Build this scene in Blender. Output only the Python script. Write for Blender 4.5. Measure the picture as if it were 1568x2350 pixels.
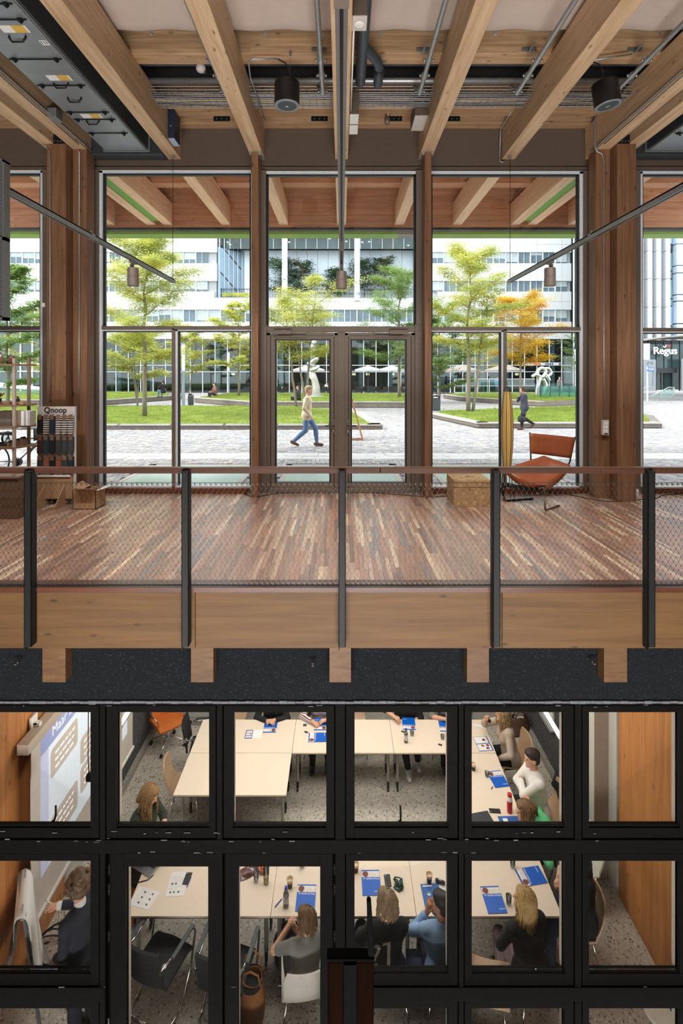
import bpy, math, random
import numpy as np
from mathutils import Vector, Matrix

for _o in list(bpy.data.objects):
    bpy.data.objects.remove(_o)
SC = bpy.context.scene
COL = SC.collection
R = random.Random(7)
PI = math.pi

# ------------------------------------------------------------------ camera
# one-point perspective with a vertical lens shift; eye 1.95 m above the balcony floor (z = 0)
EYE, FPX, CX, CY = 1.95, 1200.0, 784.0, 855.0
cam_d = bpy.data.cameras.new('camera')
cam_d.sensor_width = 36.0
cam_d.lens = 36.0 * FPX / 2350.0
cam_d.shift_y = -(1175.0 - CY) / 2350.0
cam_d.clip_start, cam_d.clip_end = 0.05, 400
cam = bpy.data.objects.new('camera', cam_d)
cam.location = (0, 0, EYE)
cam.rotation_euler = (PI / 2, 0, 0)
COL.objects.link(cam)
SC.camera = cam

# ------------------------------------------------------------------ world, sun, large lights, exposure
SC.view_settings.view_transform = 'Standard'
SC.view_settings.look = 'None'
SC.view_settings.gamma = 1.0
SC.view_settings.use_curve_mapping = False
SC.view_settings.exposure = 0.0
SC.cycles.use_denoising = True
SC.cycles.max_bounces = 9
SC.cycles.diffuse_bounces = 5
SC.cycles.glossy_bounces = 4
SC.cycles.transparent_max_bounces = 24
SC.cycles.caustics_reflective = False
SC.cycles.caustics_refractive = False
SC.cycles.sample_clamp_indirect = 6.0

world = bpy.data.worlds.new('overcast_sky')
SC.world = world
world.use_nodes = True
_bg = world.node_tree.nodes['Background']
_bg.inputs[0].default_value = (0.90, 0.96, 1.0, 1)
_bg.inputs[1].default_value = 3.3


def lamp(name, kind, loc, target, energy, color=(1, 1, 1), size=1.0, size_y=None, angle=None):
    d = bpy.data.lights.new(name, kind)
    d.energy = energy
    d.color = color
    if kind == 'AREA':
        d.shape = 'RECTANGLE'
        d.size = size
        d.size_y = size_y or size
    if angle is not None:
        d.angle = angle
    o = bpy.data.objects.new(name, d)
    o.location = loc
    o.rotation_euler = (Vector(target) - Vector(loc)).to_track_quat('-Z', 'Y').to_euler()
    COL.objects.link(o)
    return o


lamp('sun', 'SUN', (-30, 16, 26), (0, 24, 0), 3.2, (1.0, 0.95, 0.86), angle=math.radians(6))
# unseen fill lamps added in the hall behind the camera
lamp('added_rear_fill', 'AREA', (0, -5.3, -3.3), (0, 8, 3.0), 100, (1.0, 0.98, 0.96), 9, 2.3)  # added low fill, no window known there
lamp('added_floor_fill', 'AREA', (0, -2.6, -4.6), (0, 0.6, 5.4), 2700, (1.0, 0.97, 0.95), 9, 4.4)  # added to brighten the beam undersides from below
for _x in (-5.4, -3.4, -2.0, -0.68, 0.68, 2.0, 3.4, 5.4):
    _o = lamp('added_spot_fill', 'SPOT', (_x, 4.62, 5.3), (_x, 6.0, 0.0), 270, (1.0, 0.98, 0.96))  # added unseen spots that brighten the balcony floor
    _o.data.spot_size = math.radians(105)
    _o.data.spot_blend = 1.0
    _o.data.shadow_soft_size = 0.12
# luminaires on the meeting room ceiling
lamp('meeting_ceiling_light_front', 'AREA', (0, 6.6, -1.02), (0, 6.6, -5), 120, (1.0, 0.94, 0.86), 5.6, 1.2)
lamp('meeting_ceiling_light_back', 'AREA', (0, 8.9, -1.02), (0, 8.9, -5), 100, (1.0, 0.94, 0.86), 5.6, 1.0)


# ------------------------------------------------------------------ helpers
def P(x, y, Y):
    """point at depth Y seen at photo pixel x, y"""
    return Vector(((x - CX) * Y / FPX, Y, EYE - (y - CY) * Y / FPX))


def G(x, y, z):
    """point on the level z seen at photo pixel x, y"""
    Y = FPX * (EYE - z) / (y - CY)
    return Vector(((x - CX) * Y / FPX, Y, z))


class MB:
    def __init__(s):
        s.v, s.f, s.m = [], [], []

    def add(s, vs, fs, m=0):
        b = len(s.v)
        s.v.extend([tuple(v) for v in vs])
        s.f.extend([tuple(b + i for i in f) for f in fs])
        s.m.extend([m] * len(fs))
        return s

    def box(s, x0, x1, y0, y1, z0, z1, m=0):
        if x0 > x1: x0, x1 = x1, x0
        if y0 > y1: y0, y1 = y1, y0
        if z0 > z1: z0, z1 = z1, z0
        return s.add([(x0, y0, z0), (x1, y0, z0), (x1, y1, z0), (x0, y1, z0),
                      (x0, y0, z1), (x1, y0, z1), (x1, y1, z1), (x0, y1, z1)],
                     [(0, 3, 2, 1), (4, 5, 6, 7), (0, 1, 5, 4), (1, 2, 6, 5), (2, 3, 7, 6), (3, 0, 4, 7)], m)

    def obox(s, c, a, b, n, m=0):
        """box about c with half vectors a, b, n"""
        c, a, b, n = Vector(c), Vector(a), Vector(b), Vector(n)
        if a.cross(b).dot(n) < 0: a = -a
        vs = [c - a - b - n, c + a - b - n, c + a + b - n, c - a + b - n,
              c - a - b + n, c + a - b + n, c + a + b + n, c - a + b + n]
        return s.add(vs, [(0, 3, 2, 1), (4, 5, 6, 7), (0, 1, 5, 4), (1, 2, 6, 5), (2, 3, 7, 6), (3, 0, 4, 7)], m)

    def beam(s, p, q, w, h, up=(0, 0, 1), m=0):
        p, q = Vector(p), Vector(q)
        d = q - p
        u = Vector(up)
        r = d.cross(u)
        if r.length < 1e-6: r = d.cross(Vector((1, 0, 0)))
        r.normalize()
        u = r.cross(d).normalized()
        return s.obox((p + q) / 2, d / 2, r * w / 2, u * h / 2, m)

    def cyl(s, p, q, r, r2=None, n=12, caps=True, m=0):
        p, q = Vector(p), Vector(q)
        r2 = r if r2 is None else r2
        d = (q - p).normalized()
        a = d.cross(Vector((0, 0, 1)))
        if a.length < 1e-4: a = Vector((1, 0, 0))
        a.normalize()
        b = d.cross(a)
        vs = []
        for k in range(n):
            t = 2 * PI * k / n
            e = a * math.cos(t) + b * math.sin(t)
            vs += [p + e * r, q + e * r2]
        fs = [(2 * k, (2 * k + 2) % (2 * n), (2 * k + 3) % (2 * n), 2 * k + 1) for k in range(n)]
        if caps:
            fs += [tuple(2 * k for k in range(n))[::-1], tuple(2 * k + 1 for k in range(n))]
        return s.add(vs, fs, m)

    def tube(s, pts, r, n=8, m=0, closed=False):
        pts = [Vector(p) for p in pts]
        N = len(pts)
        rr = r if isinstance(r, (list, tuple)) else [r] * N
        vs, prev = [], None
        for i, p in enumerate(pts):
            if closed:
                d = pts[(i + 1) % N] - pts[i - 1]
            else:
                d = pts[min(i + 1, N - 1)] - pts[max(i - 1, 0)]
            if d.length < 1e-9: d = Vector((0, 0, 1))
            d.normalize()
            if prev is None:
                a = d.cross(Vector((0, 0, 1)))
                if a.length < 1e-3: a = d.cross(Vector((0, 1, 0)))
            else:
                a = prev - d * prev.dot(d)
            a.normalize()
            prev = a
            b = d.cross(a)
            for k in range(n):
                t = 2 * PI * k / n
                vs.append(p + (a * math.cos(t) + b * math.sin(t)) * rr[i])
        fs = []
        for i in range(N if closed else N - 1):
            j = (i + 1) % N
            for k in range(n):
                l = (k + 1) % n
                fs.append((i * n + k, j * n + k, j * n + l, i * n + l))
        if not closed:
            fs += [tuple(range(n)), tuple((N - 1) * n + k for k in range(n))[::-1]]
        return s.add(vs, fs, m)

    def lathe(s, prof, c=(0, 0, 0), n=20, m=0, axis=None, caps=True):
        c = Vector(c)
        q = Vector((0, 0, 1)).rotation_difference(Vector(axis)) if axis else None
        vs = []
        for (r, z) in prof:
            for k in range(n):
                t = 2 * PI * k / n
                e = Vector((r * math.cos(t), r * math.sin(t), z))
                if q: e = q @ e
                vs.append(c + e)
        fs = []
        for i in range(len(prof) - 1):
            for k in range(n):
                l = (k + 1) % n
                fs.append((i * n + k, i * n + l, (i + 1) * n + l, (i + 1) * n + k))
        if caps:
            fs += [tuple(range(n))[::-1], tuple((len(prof) - 1) * n + k for k in range(n))]
        return s.add(vs, fs, m)

    def sheet(s, rows, th=0.0, m=0, closed_u=False):
        """surface through rows of points; th > 0 gives it thickness"""
        nr, nc = len(rows), len(rows[0])
        rows = [[Vector(p) for p in r] for r in rows]
        vs = [p for r in rows for p in r]
        fs = []
        for i in range(nr - 1):
            for j in range(nc - 1):
                fs.append((i * nc + j, i * nc + j + 1, (i + 1) * nc + j + 1, (i + 1) * nc + j))
        if th:
            back = []
            for i in range(nr):
                for j in range(nc):
                    du = rows[i][min(j + 1, nc - 1)] - rows[i][max(j - 1, 0)]
                    dv = rows[min(i + 1, nr - 1)][j] - rows[max(i - 1, 0)][j]
                    nrm = du.cross(dv)
                    if nrm.length > 1e-12: nrm.normalize()
                    back.append(rows[i][j] - nrm * th)
            o = nr * nc
            vs = vs + back
            fs2 = [tuple(o + k for k in f)[::-1] for f in fs]
            rim = [(i * nc, (i + 1) * nc) for i in range(nr - 1)]
            e = []
            for i in range(nr - 1):
                e.append((i * nc, (i + 1) * nc)); e.append(((i + 1) * nc + nc - 1, i * nc + nc - 1))
            for j in range(nc - 1):
                e.append((j + 1, j)); e.append(((nr - 1) * nc + j, (nr - 1) * nc + j + 1))
            fs = fs + fs2 + [(a, b, b + o, a + o) for a, b in e]
        return s.add(vs, fs, m)

    def prism(s, pts, ext, m=0):
        """polygon (list of 3-D points) pushed along vector ext"""
        pts = [Vector(p) for p in pts]
        e = Vector(ext)
        n = len(pts)
        nrm = Vector((0, 0, 0))
        for i in range(n):
            nrm += pts[i].cross(pts[(i + 1) % n])
        if nrm.dot(e) > 0: pts = pts[::-1]
        vs = pts + [p + e for p in pts]
        fs = [tuple(range(n)), tuple(n + k for k in range(n))[::-1]]
        fs += [(k, n + k, n + (k + 1) % n, (k + 1) % n) for k in range(n)]
        return s.add(vs, [f[::-1] if False else f for f in fs], m)

    def mesh(s, name, mats, smooth=False):
        me = bpy.data.meshes.new(name)
        me.from_pydata(s.v, [], s.f)
        mats = mats if isinstance(mats, (list, tuple)) else [mats]
        for mm in mats: me.materials.append(mm)
        if len(mats) > 1: me.polygons.foreach_set('material_index', s.m)
        if smooth: me.polygons.foreach_set('use_smooth', [True] * len(s.f))
        me.update()
        return me

    def build(s, name, mats, parent=None, smooth=False, bevel=0.0, auto=None):
        o = link(name, s.mesh(name, mats, smooth), parent)
        if bevel: add_bevel(o, bevel)
        if auto is not None and smooth:
            o.data.set_sharp_from_angle(angle=math.radians(auto))
        return o


def add_bevel(o, w, seg=2):
    b = o.modifiers.new('bevel', 'BEVEL')
    b.width = w
    b.segments = seg
    b.limit_method = 'ANGLE'
    b.angle_limit = math.radians(40)


def link(name, data, parent=None):
    o = bpy.data.objects.new(name, data)
    COL.objects.link(o)
    if parent is not None:
        o.parent = parent
        if parent.parent is None and parent.type == 'EMPTY':
            o['_w'] = 1
    return o


def tag(o, label=None, cat=None, group=None, kind=None):
    if label: o['label'] = label
    if cat: o['category'] = cat
    if group: o['group'] = group
    if kind: o['kind'] = kind
    return o


def thing(name, label, cat, loc=(0, 0, 0), rz=0.0, group=None):
    o = bpy.data.objects.new(name, None)
    COL.objects.link(o)
    o.location = loc
    o.rotation_euler = (0, 0, rz)
    o.empty_display_size = 0.1
    return tag(o, label, cat, group)


def part(mb, name, mats, root, smooth=False, bevel=0.0, world=True, auto=None):
    """part of root; world=True when its vertices are in world space"""
    o = mb.build(name, mats, root, smooth, bevel, auto)
    if world and root.type == 'EMPTY':
        M = Matrix.LocRotScale(root.location, root.rotation_euler, root.scale)
        o.matrix_parent_inverse = M.inverted()
    return o


def struct(mb, name, mats, smooth=False, bevel=0.0):
    return tag(mb.build(name, mats, None, smooth, bevel), kind='structure')


def copy_tree(o, parent=None):
    c = o.copy()
    COL.objects.link(c)
    if parent is not None:
        mi = o.matrix_parent_inverse.copy()
        c.parent = parent
        c.matrix_parent_inverse = mi
    for ch in list(o.children):
        copy_tree(ch, c)
    return c


# ------------------------------------------------------------------ materials
def lin(r, g=None, b=None):
    if g is None: r, g, b = r
    f = lambda c: (c / 255 / 12.92) if c / 255 <= 0.04045 else ((c / 255 + 0.055) / 1.055) ** 2.4
    return (f(r), f(g), f(b), 1)


def _new(name):
    m = bpy.data.materials.new(name)
    m.use_nodes = True
    nt = m.node_tree
    return m, nt, nt.nodes['Principled BSDF'], nt.nodes['Material Output']


def N(nt, t, **kw):
    n = nt.nodes.new(t)
    for k, v in kw.items():
        if k.startswith('i_'):
            n.inputs[k[2:].replace('_', ' ')].default_value = v
        else:
            setattr(n, k, v)
    return n


def plain(name, c, rough=0.5, metal=0.0, noise=0.06, scale=18, spec=None, bump=0.0):
    """solid colour with a little procedural unevenness"""
    m, nt, b, out = _new(name)
    L = nt.links
    tc = N(nt, 'ShaderNodeTexCoord')
    no = N(nt, 'ShaderNodeTexNoise')
    no.inputs['Scale'].default_value = scale
    no.inputs['Detail'].default_value = 4
    L.new(tc.outputs['Object'], no.inputs['Vector'])
    hs = N(nt, 'ShaderNodeHueSaturation')
    hs.inputs['Color'].default_value = lin(c)
    mr = N(nt, 'ShaderNodeMapRange')
    mr.inputs['To Min'].default_value = 1 - noise * 2
    mr.inputs['To Max'].default_value = 1 + noise * 2
    L.new(no.outputs['Fac'], mr.inputs['Value'])
    L.new(mr.outputs['Result'], hs.inputs['Value'])
    L.new(hs.outputs['Color'], b.inputs['Base Color'])
    b.inputs['Roughness'].default_value = rough
    b.inputs['Metallic'].default_value = metal
    if spec is not None: b.inputs['Specular IOR Level'].default_value = spec
    if bump:
        bp = N(nt, 'ShaderNodeBump')
        bp.inputs['Strength'].default_value = bump
        L.new(no.outputs['Fac'], bp.inputs['Height'])
        L.new(bp.outputs['Normal'], b.inputs['Normal'])
    return m


def wood(name, c1, c2, axis=0, fine=9.0, along=0.5, knots=True, rough=0.55, vary=0.10, lam=0.0):
    """planed timber with grain along an axis (0 x, 1 y, 2 z), knots, per-object tone"""
    m, nt, b, out = _new(name)
    L = nt.links
    tc = N(nt, 'ShaderNodeTexCoord')
    oi = N(nt, 'ShaderNodeObjectInfo')
    mp = N(nt, 'ShaderNodeMapping')
    sc = [fine] * 3
    sc[axis] = along
    mp.inputs['Scale'].default_value = sc
    L.new(tc.outputs['Object'], mp.inputs['Vector'])
    vm = N(nt, 'ShaderNodeVectorMath', operation='SCALE')
    vm.inputs[0].default_value = (37, 51, 23)
    L.new(oi.outputs['Random'], vm.inputs['Scale'])
    va = N(nt, 'ShaderNodeVectorMath', operation='ADD')
    L.new(mp.outputs[0], va.inputs[0])
    L.new(vm.outputs[0], va.inputs[1])
    n1 = N(nt, 'ShaderNodeTexNoise')
    n1.inputs['Scale'].default_value = 2.2
    n1.inputs['Detail'].default_value = 7
    n1.inputs['Roughness'].default_value = 0.62
    n1.inputs['Distortion'].default_value = 0.6
    L.new(va.outputs[0], n1.inputs['Vector'])
    cr = N(nt, 'ShaderNodeValToRGB')
    cr.color_ramp.elements[0].position = 0.3
    cr.color_ramp.elements[0].color = lin(c2)
    cr.color_ramp.elements[1].position = 0.68
    cr.color_ramp.elements[1].color = lin(c1)
    L.new(n1.outputs['Fac'], cr.inputs['Fac'])
    col = cr.outputs['Color']
    if knots:
        mk = N(nt, 'ShaderNodeMapping')
        sk = [7.5] * 3
        sk[axis] = 3.0
        mk.inputs['Scale'].default_value = sk
        L.new(tc.outputs['Object'], mk.inputs['Vector'])
        vo = N(nt, 'ShaderNodeTexVoronoi')
        vo.inputs['Scale'].default_value = 1.0
        vo.inputs['Randomness'].default_value = 1.0
        L.new(mk.outputs[0], vo.inputs['Vector'])
        kr = N(nt, 'ShaderNodeValToRGB')
        kr.color_ramp.elements[0].position = 0.05
        kr.color_ramp.elements[0].color = (1, 1, 1, 1)
        kr.color_ramp.elements[1].position = 0.15
        kr.color_ramp.elements[1].color = (0, 0, 0, 1)
        L.new(vo.outputs['Distance'], kr.inputs['Fac'])
        mx = N(nt, 'ShaderNodeMix', data_type='RGBA')
        mx.inputs[7].default_value = [v * 0.28 for v in lin(c2)[:3]] + [1]
        sc_ = N(nt, 'ShaderNodeMath', operation='MULTIPLY')
        sc_.inputs[1].default_value = 0.75
        L.new(kr.outputs['Color'], sc_.inputs[0])
        L.new(sc_.outputs[0], mx.inputs[0])
        L.new(col, mx.inputs[6])
        col = mx.outputs[2]
    hs = N(nt, 'ShaderNodeHueSaturation')
    mr = N(nt, 'ShaderNodeMapRange')
    mr.inputs['To Min'].default_value = 1 - vary
    mr.inputs['To Max'].default_value = 1 + vary
    L.new(oi.outputs['Random'], mr.inputs['Value'])
    L.new(mr.outputs['Result'], hs.inputs['Value'])
    L.new(col, hs.inputs['Color'])
    L.new(hs.outputs['Color'], b.inputs['Base Color'])
    b.inputs['Roughness'].default_value = rough
    bp = N(nt, 'ShaderNodeBump')
    bp.inputs['Strength'].default_value = 0.12
    bp.inputs['Distance'].default_value = 0.01
    L.new(n1.outputs['Fac'], bp.inputs['Height'])
    L.new(bp.outputs['Normal'], b.inputs['Normal'])
    return m


def speckle(name, c, cd, cl, s1=60, rough=0.4, amount=0.5, mottle=2.0):
    """terrazzo, felt, granite: base with dark and light chips"""
    m, nt, b, out = _new(name)
    L = nt.links
    tc = N(nt, 'ShaderNodeTexCoord')
    v1 = N(nt, 'ShaderNodeTexVoronoi')
    v1.inputs['Scale'].default_value = s1
    L.new(tc.outputs['Object'], v1.inputs['Vector'])
    sep = N(nt, 'ShaderNodeSeparateColor')
    L.new(v1.outputs['Color'], sep.inputs[0])
    cr = N(nt, 'ShaderNodeValToRGB')
    e = cr.color_ramp.elements
    e[0].position = 0.0; e[0].color = lin(cd)
    e[1].position = 1.0; e[1].color = lin(cl)
    a = e.new(0.10 + 0.12 * amount); a.color = lin(c)
    a2 = e.new(1 - 0.08 - 0.1 * amount); a2.color = lin(c)
    L.new(sep.outputs[0], cr.inputs['Fac'])
    no = N(nt, 'ShaderNodeTexNoise')
    no.inputs['Scale'].default_value = mottle
    no.inputs['Detail'].default_value = 5
    L.new(tc.outputs['Object'], no.inputs['Vector'])
    mr = N(nt, 'ShaderNodeMapRange')
    mr.inputs['To Min'].default_value = 0.8
    mr.inputs['To Max'].default_value = 1.2
    L.new(no.outputs['Fac'], mr.inputs['Value'])
    hs = N(nt, 'ShaderNodeHueSaturation')
    L.new(cr.outputs['Color'], hs.inputs['Color'])
    L.new(mr.outputs['Result'], hs.inputs['Value'])
    L.new(hs.outputs['Color'], b.inputs['Base Color'])
    b.inputs['Roughness'].default_value = rough
    return m


def glass(name, tint=(1, 1, 1), refl=0.9, rough=0.0, ior=1.45, haze=0.0, hazec=(200, 215, 220)):
    """clear pane: transparent with a Fresnel mirror coat"""
    m, nt, b, out = _new(name)
    nt.nodes.remove(b)
    L = nt.links
    t = N(nt, 'ShaderNodeBsdfTransparent')
    t.inputs[0].default_value = (*tint, 1)
    g = N(nt, 'ShaderNodeBsdfGlossy')
    g.inputs['Roughness'].default_value = rough
    fr = N(nt, 'ShaderNodeFresnel')
    fr.inputs[0].default_value = ior
    mu = N(nt, 'ShaderNodeMath', operation='MULTIPLY')
    mu.inputs[1].default_value = refl
    L.new(fr.outputs[0], mu.inputs[0])
    mx = N(nt, 'ShaderNodeMixShader')
    L.new(mu.outputs[0], mx.inputs[0])
    L.new(t.outputs[0], mx.inputs[1])
    L.new(g.outputs[0], mx.inputs[2])
    res = mx.outputs[0]
    if haze:
        d = N(nt, 'ShaderNodeBsdfDiffuse')
        d.inputs[0].default_value = lin(hazec)
        m2 = N(nt, 'ShaderNodeMixShader')
        m2.inputs[0].default_value = haze
        L.new(res, m2.inputs[1])
        L.new(d.outputs[0], m2.inputs[2])
        res = m2.outputs[0]
    L.new(res, out.inputs['Surface'])
    return m


def emit(name, c, strength):
    m, nt, b, out = _new(name)
    nt.nodes.remove(b)
    e = N(nt, 'ShaderNodeEmission')
    e.inputs[0].default_value = lin(c)
    e.inputs[1].default_value = strength
    nt.links.new(e.outputs[0], out.inputs['Surface'])
    return m


def leafmat(name, ca, cb, cc, scale=1.6):
    m, nt, b, out = _new(name)
    nt.nodes.remove(b)
    L = nt.links
    tc = N(nt, 'ShaderNodeTexCoord')
    no = N(nt, 'ShaderNodeTexNoise')
    no.inputs['Scale'].default_value = scale
    no.inputs['Detail'].default_value = 6
    no.inputs['Roughness'].default_value = 0.75
    L.new(tc.outputs['Object'], no.inputs['Vector'])
    cr = N(nt, 'ShaderNodeValToRGB')
    e = cr.color_ramp.elements
    e[0].position = 0.32; e[0].color = lin(ca)
    e[1].position = 0.7; e[1].color = lin(cc)
    k = e.new(0.5); k.color = lin(cb)
    L.new(no.outputs['Fac'], cr.inputs['Fac'])
    d = N(nt, 'ShaderNodeBsdfDiffuse')
    t = N(nt, 'ShaderNodeBsdfTranslucent')
    L.new(cr.outputs['Color'], d.inputs[0])
    L.new(cr.outputs['Color'], t.inputs[0])
    mx = N(nt, 'ShaderNodeMixShader')
    mx.inputs[0].default_value = 0.45
    L.new(d.outputs[0], mx.inputs[1])
    L.new(t.outputs[0], mx.inputs[2])
    L.new(mx.outputs[0], out.inputs['Surface'])
    return m


def stripes(name, c1, c2, axis=2, freq=30, rough=0.8):
    m, nt, b, out = _new(name)
    L = nt.links
    tc = N(nt, 'ShaderNodeTexCoord')
    w = N(nt, 'ShaderNodeTexWave', bands_direction='XYZ'[axis])
    w.inputs['Scale'].default_value = freq
    L.new(tc.outputs['Object'], w.inputs['Vector'])
    cr = N(nt, 'ShaderNodeValToRGB')
    cr.color_ramp.interpolation = 'CONSTANT'
    cr.color_ramp.elements[0].color = lin(c1)
    cr.color_ramp.elements[1].position = 0.5
    cr.color_ramp.elements[1].color = lin(c2)
    L.new(w.outputs['Fac'], cr.inputs['Fac'])
    L.new(cr.outputs['Color'], b.inputs['Base Color'])
    b.inputs['Roughness'].default_value = rough
    return m


# flat lettering, made while the scene is still small
_text_cache = {}


def text_mesh(s, size=1.0, mat=None, align='CENTER', extrude=0.0, mirror=False, bold=0.0):
    key = (s, size, mat.name if mat else '', align, extrude, mirror)
    if key in _text_cache: return _text_cache[key]
    cu = bpy.data.curves.new('lettering', 'FONT')
    cu.body = s
    cu.size = size
    cu.align_x = align
    cu.align_y = 'CENTER'
    cu.extrude = extrude
    cu.offset = bold * size
    cu.resolution_u = 3
    o = bpy.data.objects.new('lettering', cu)
    COL.objects.link(o)
    dg = bpy.context.evaluated_depsgraph_get()
    me = bpy.data.meshes.new_from_object(o.evaluated_get(dg))
    bpy.data.objects.remove(o)
    bpy.data.curves.remove(cu)
    if mirror:
        me.transform(Matrix.Scale(-1, 4, (1, 0, 0)))
        me.flip_normals()
    me.materials.clear()
    if mat: me.materials.append(mat)
    me.name = 'lettering'
    _text_cache[key] = me
    return me


def place_text(me, root, pos, xdir, ydir, name='lettering', world=True):
    """lettering part of root at pos, reading along xdir with its top towards ydir"""
    o = link(name, me, root)
    x = Vector(xdir).normalized()
    y = Vector(ydir)
    y = (y - x * y.dot(x)).normalized()
    z = x.cross(y)
    Mw = Matrix((x, y, z)).transposed().to_4x4()
    Mw.translation = Vector(pos)
    if root is not None and world and root.type == 'EMPTY':
        o.matrix_parent_inverse = Matrix.LocRotScale(root.location, root.rotation_euler, root.scale).inverted()
    o.matrix_basis = Mw
    return o
# ------------------------------------------------------------------ shared materials
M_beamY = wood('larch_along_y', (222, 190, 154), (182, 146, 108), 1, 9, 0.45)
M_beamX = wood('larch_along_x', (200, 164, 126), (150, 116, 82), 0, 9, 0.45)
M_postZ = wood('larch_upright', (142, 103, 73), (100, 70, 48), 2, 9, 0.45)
M_fascia = wood('fascia_larch', (130, 93, 50), (102, 70, 34), 0, 7, 0.35, True, 0.6, 0.03)
M_joistend = wood('joist_end', (128, 92, 54), (98, 66, 36), 0, 8, 1.5)
M_canopyX = wood('canopy_boards_wood', (206, 150, 112), (168, 114, 80), 0, 9, 0.5)
M_canopyY = wood('canopy_beam_wood', (238, 198, 162), (206, 160, 124), 1, 9, 0.45)
M_sill = wood('oiled_sill', (120, 68, 42), (82, 44, 28), 0, 9, 0.5, False, 0.4)
M_rail = wood('oiled_rail', (98, 62, 46), (70, 43, 31), 0, 9, 0.4, False, 0.35)
M_taupe = plain('taupe_panel', (98, 84, 73), 0.6)
M_alu = plain('bronze_aluminium', (122, 111, 100), 0.45, 0.3)
M_alulight = plain('light_aluminium', (226, 232, 236), 0.4)
M_gasket = plain('dark_gasket', (34, 40, 46), 0.5)
M_felt = speckle('charcoal_felt', (15, 19, 24), (6, 8, 10), (44, 50, 58), 90, 0.95, 0.4)
M_feltdark = speckle('black_felt', (30, 33, 36), (14, 16, 18), (52, 56, 60), 90, 0.95, 0.5)
M_black = plain('black_steel', (15, 18, 19), 0.55, 0.2)
M_blackpl = plain('black_plastic', (22, 22, 23), 0.4)
M_galv = plain('galvanised_steel', (172, 176, 178), 0.42, 0.75, 0.12, 30)
M_ductgrey = plain('duct_sheet_metal', (150, 158, 164), 0.42, 0.5, 0.08, 5)
M_ductdark = plain('duct_side_metal', (74, 80, 82), 0.5, 0.5)
M_chrome = plain('chrome', (214, 214, 212), 0.12, 1.0, 0.0)
M_white = plain('white_enamel', (232, 230, 226), 0.45)
M_offwhite = plain('offwhite_plastic', (206, 200, 192), 0.5)
M_fabric = plain('ceiling_fabric', (196, 180, 168), 0.9, 0, 0.05, 3)
M_pvc = plain('slate_pvc_pipe', (58, 66, 74), 0.45)
M_yellow = plain('yellow_sticker', (222, 182, 84), 0.6)
M_paper = plain('white_paper', (236, 236, 234), 0.7, 0, 0.02)
M_glass = glass('facade_glass', (0.97, 0.985, 0.98), 0.75)
M_roomglass = glass('room_glass', (0.97, 0.97, 0.96), 0.28)
M_trackalu = plain('grey_track_aluminium', (120, 120, 118), 0.4, 0.6)
M_lampbody = plain('taupe_lamp_body', (120, 108, 98), 0.5, 0.3)
M_green = plain('green_panel', (104, 158, 62), 0.5)
M_card = plain('brown_cardboard', (176, 136, 100), 0.85, 0, 0.06, 6)
M_concrete = speckle('grey_concrete', (150, 146, 140), (120, 116, 110), (178, 174, 168), 40, 0.8, 0.4)

# lettering made while the scene is small
M_ink = plain('black_lettering', (24, 24, 26), 0.6)
M_signwhite = plain('white_lettering', (250, 250, 250), 0.5)
M_signgrey = plain('grey_lettering', (96, 102, 108), 0.5)
T_sock = text_mesh('Qnoop', 0.115, M_ink, bold=0.022)
T_decalL = text_mesh('ABN AMRO', 0.062, M_ink, mirror=True)
T_decalR = text_mesh('INITIATIEF VAN', 0.062, M_ink, mirror=True)
T_regus = text_mesh('Regus', 0.76, M_signwhite, extrude=0.04, bold=0.012)
T_two = text_mesh('2', 0.62, M_signgrey)
T_dent = text_mesh('> DENTONS BOEKEL', 0.34, M_signgrey)
T_par = text_mesh('PAR', 0.3, M_signwhite)
T_lead = text_mesh('leiderschap', 0.034, M_signwhite, 'RIGHT')
T_slide1 = text_mesh('Maar laten', 0.165, M_signwhite)
T_slide2 = text_mesh('nou', 0.15, M_signwhite)
T_q = text_mesh('[?]', 0.36, M_offwhite)
T_parnassus = text_mesh('Parnassusweg', 0.2, M_signgrey)

# ------------------------------------------------------------------ room shell of the hall
YF = 8.5                       # inner face of the street facade
ROOM_Z = -4.75                 # floor of the meeting room and of the hall
BS = 1.353                     # beam spacing
BZ0, BZ1 = EYE + 3.46, EYE + 3.96

m = MB(); m.box(-9.6, 9.6, -6.2, 4.7, ROOM_Z - 0.2, ROOM_Z)
struct(m, 'floor', plain('dark_hall_floor', (30, 28, 26), 0.8))
m = MB(); m.box(-9.6, 9.6, -6.4, -6.2, ROOM_Z, 6.6)
struct(m, 'wall_back', plain('hall_plaster', (150, 138, 126), 0.9))
for nm, x in (('wall_left', -9.6), ('wall_right', 9.6)):
    m = MB(); m.box(x - 0.1, x + 0.1, -6.4, 8.7, ROOM_Z, 6.6)
    struct(m, nm, M_taupe)
m = MB(); m.box(-9.6, 9.6, -6.4, 12.6, 6.38, 6.6)
struct(m, 'ceiling', M_feltdark)

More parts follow.
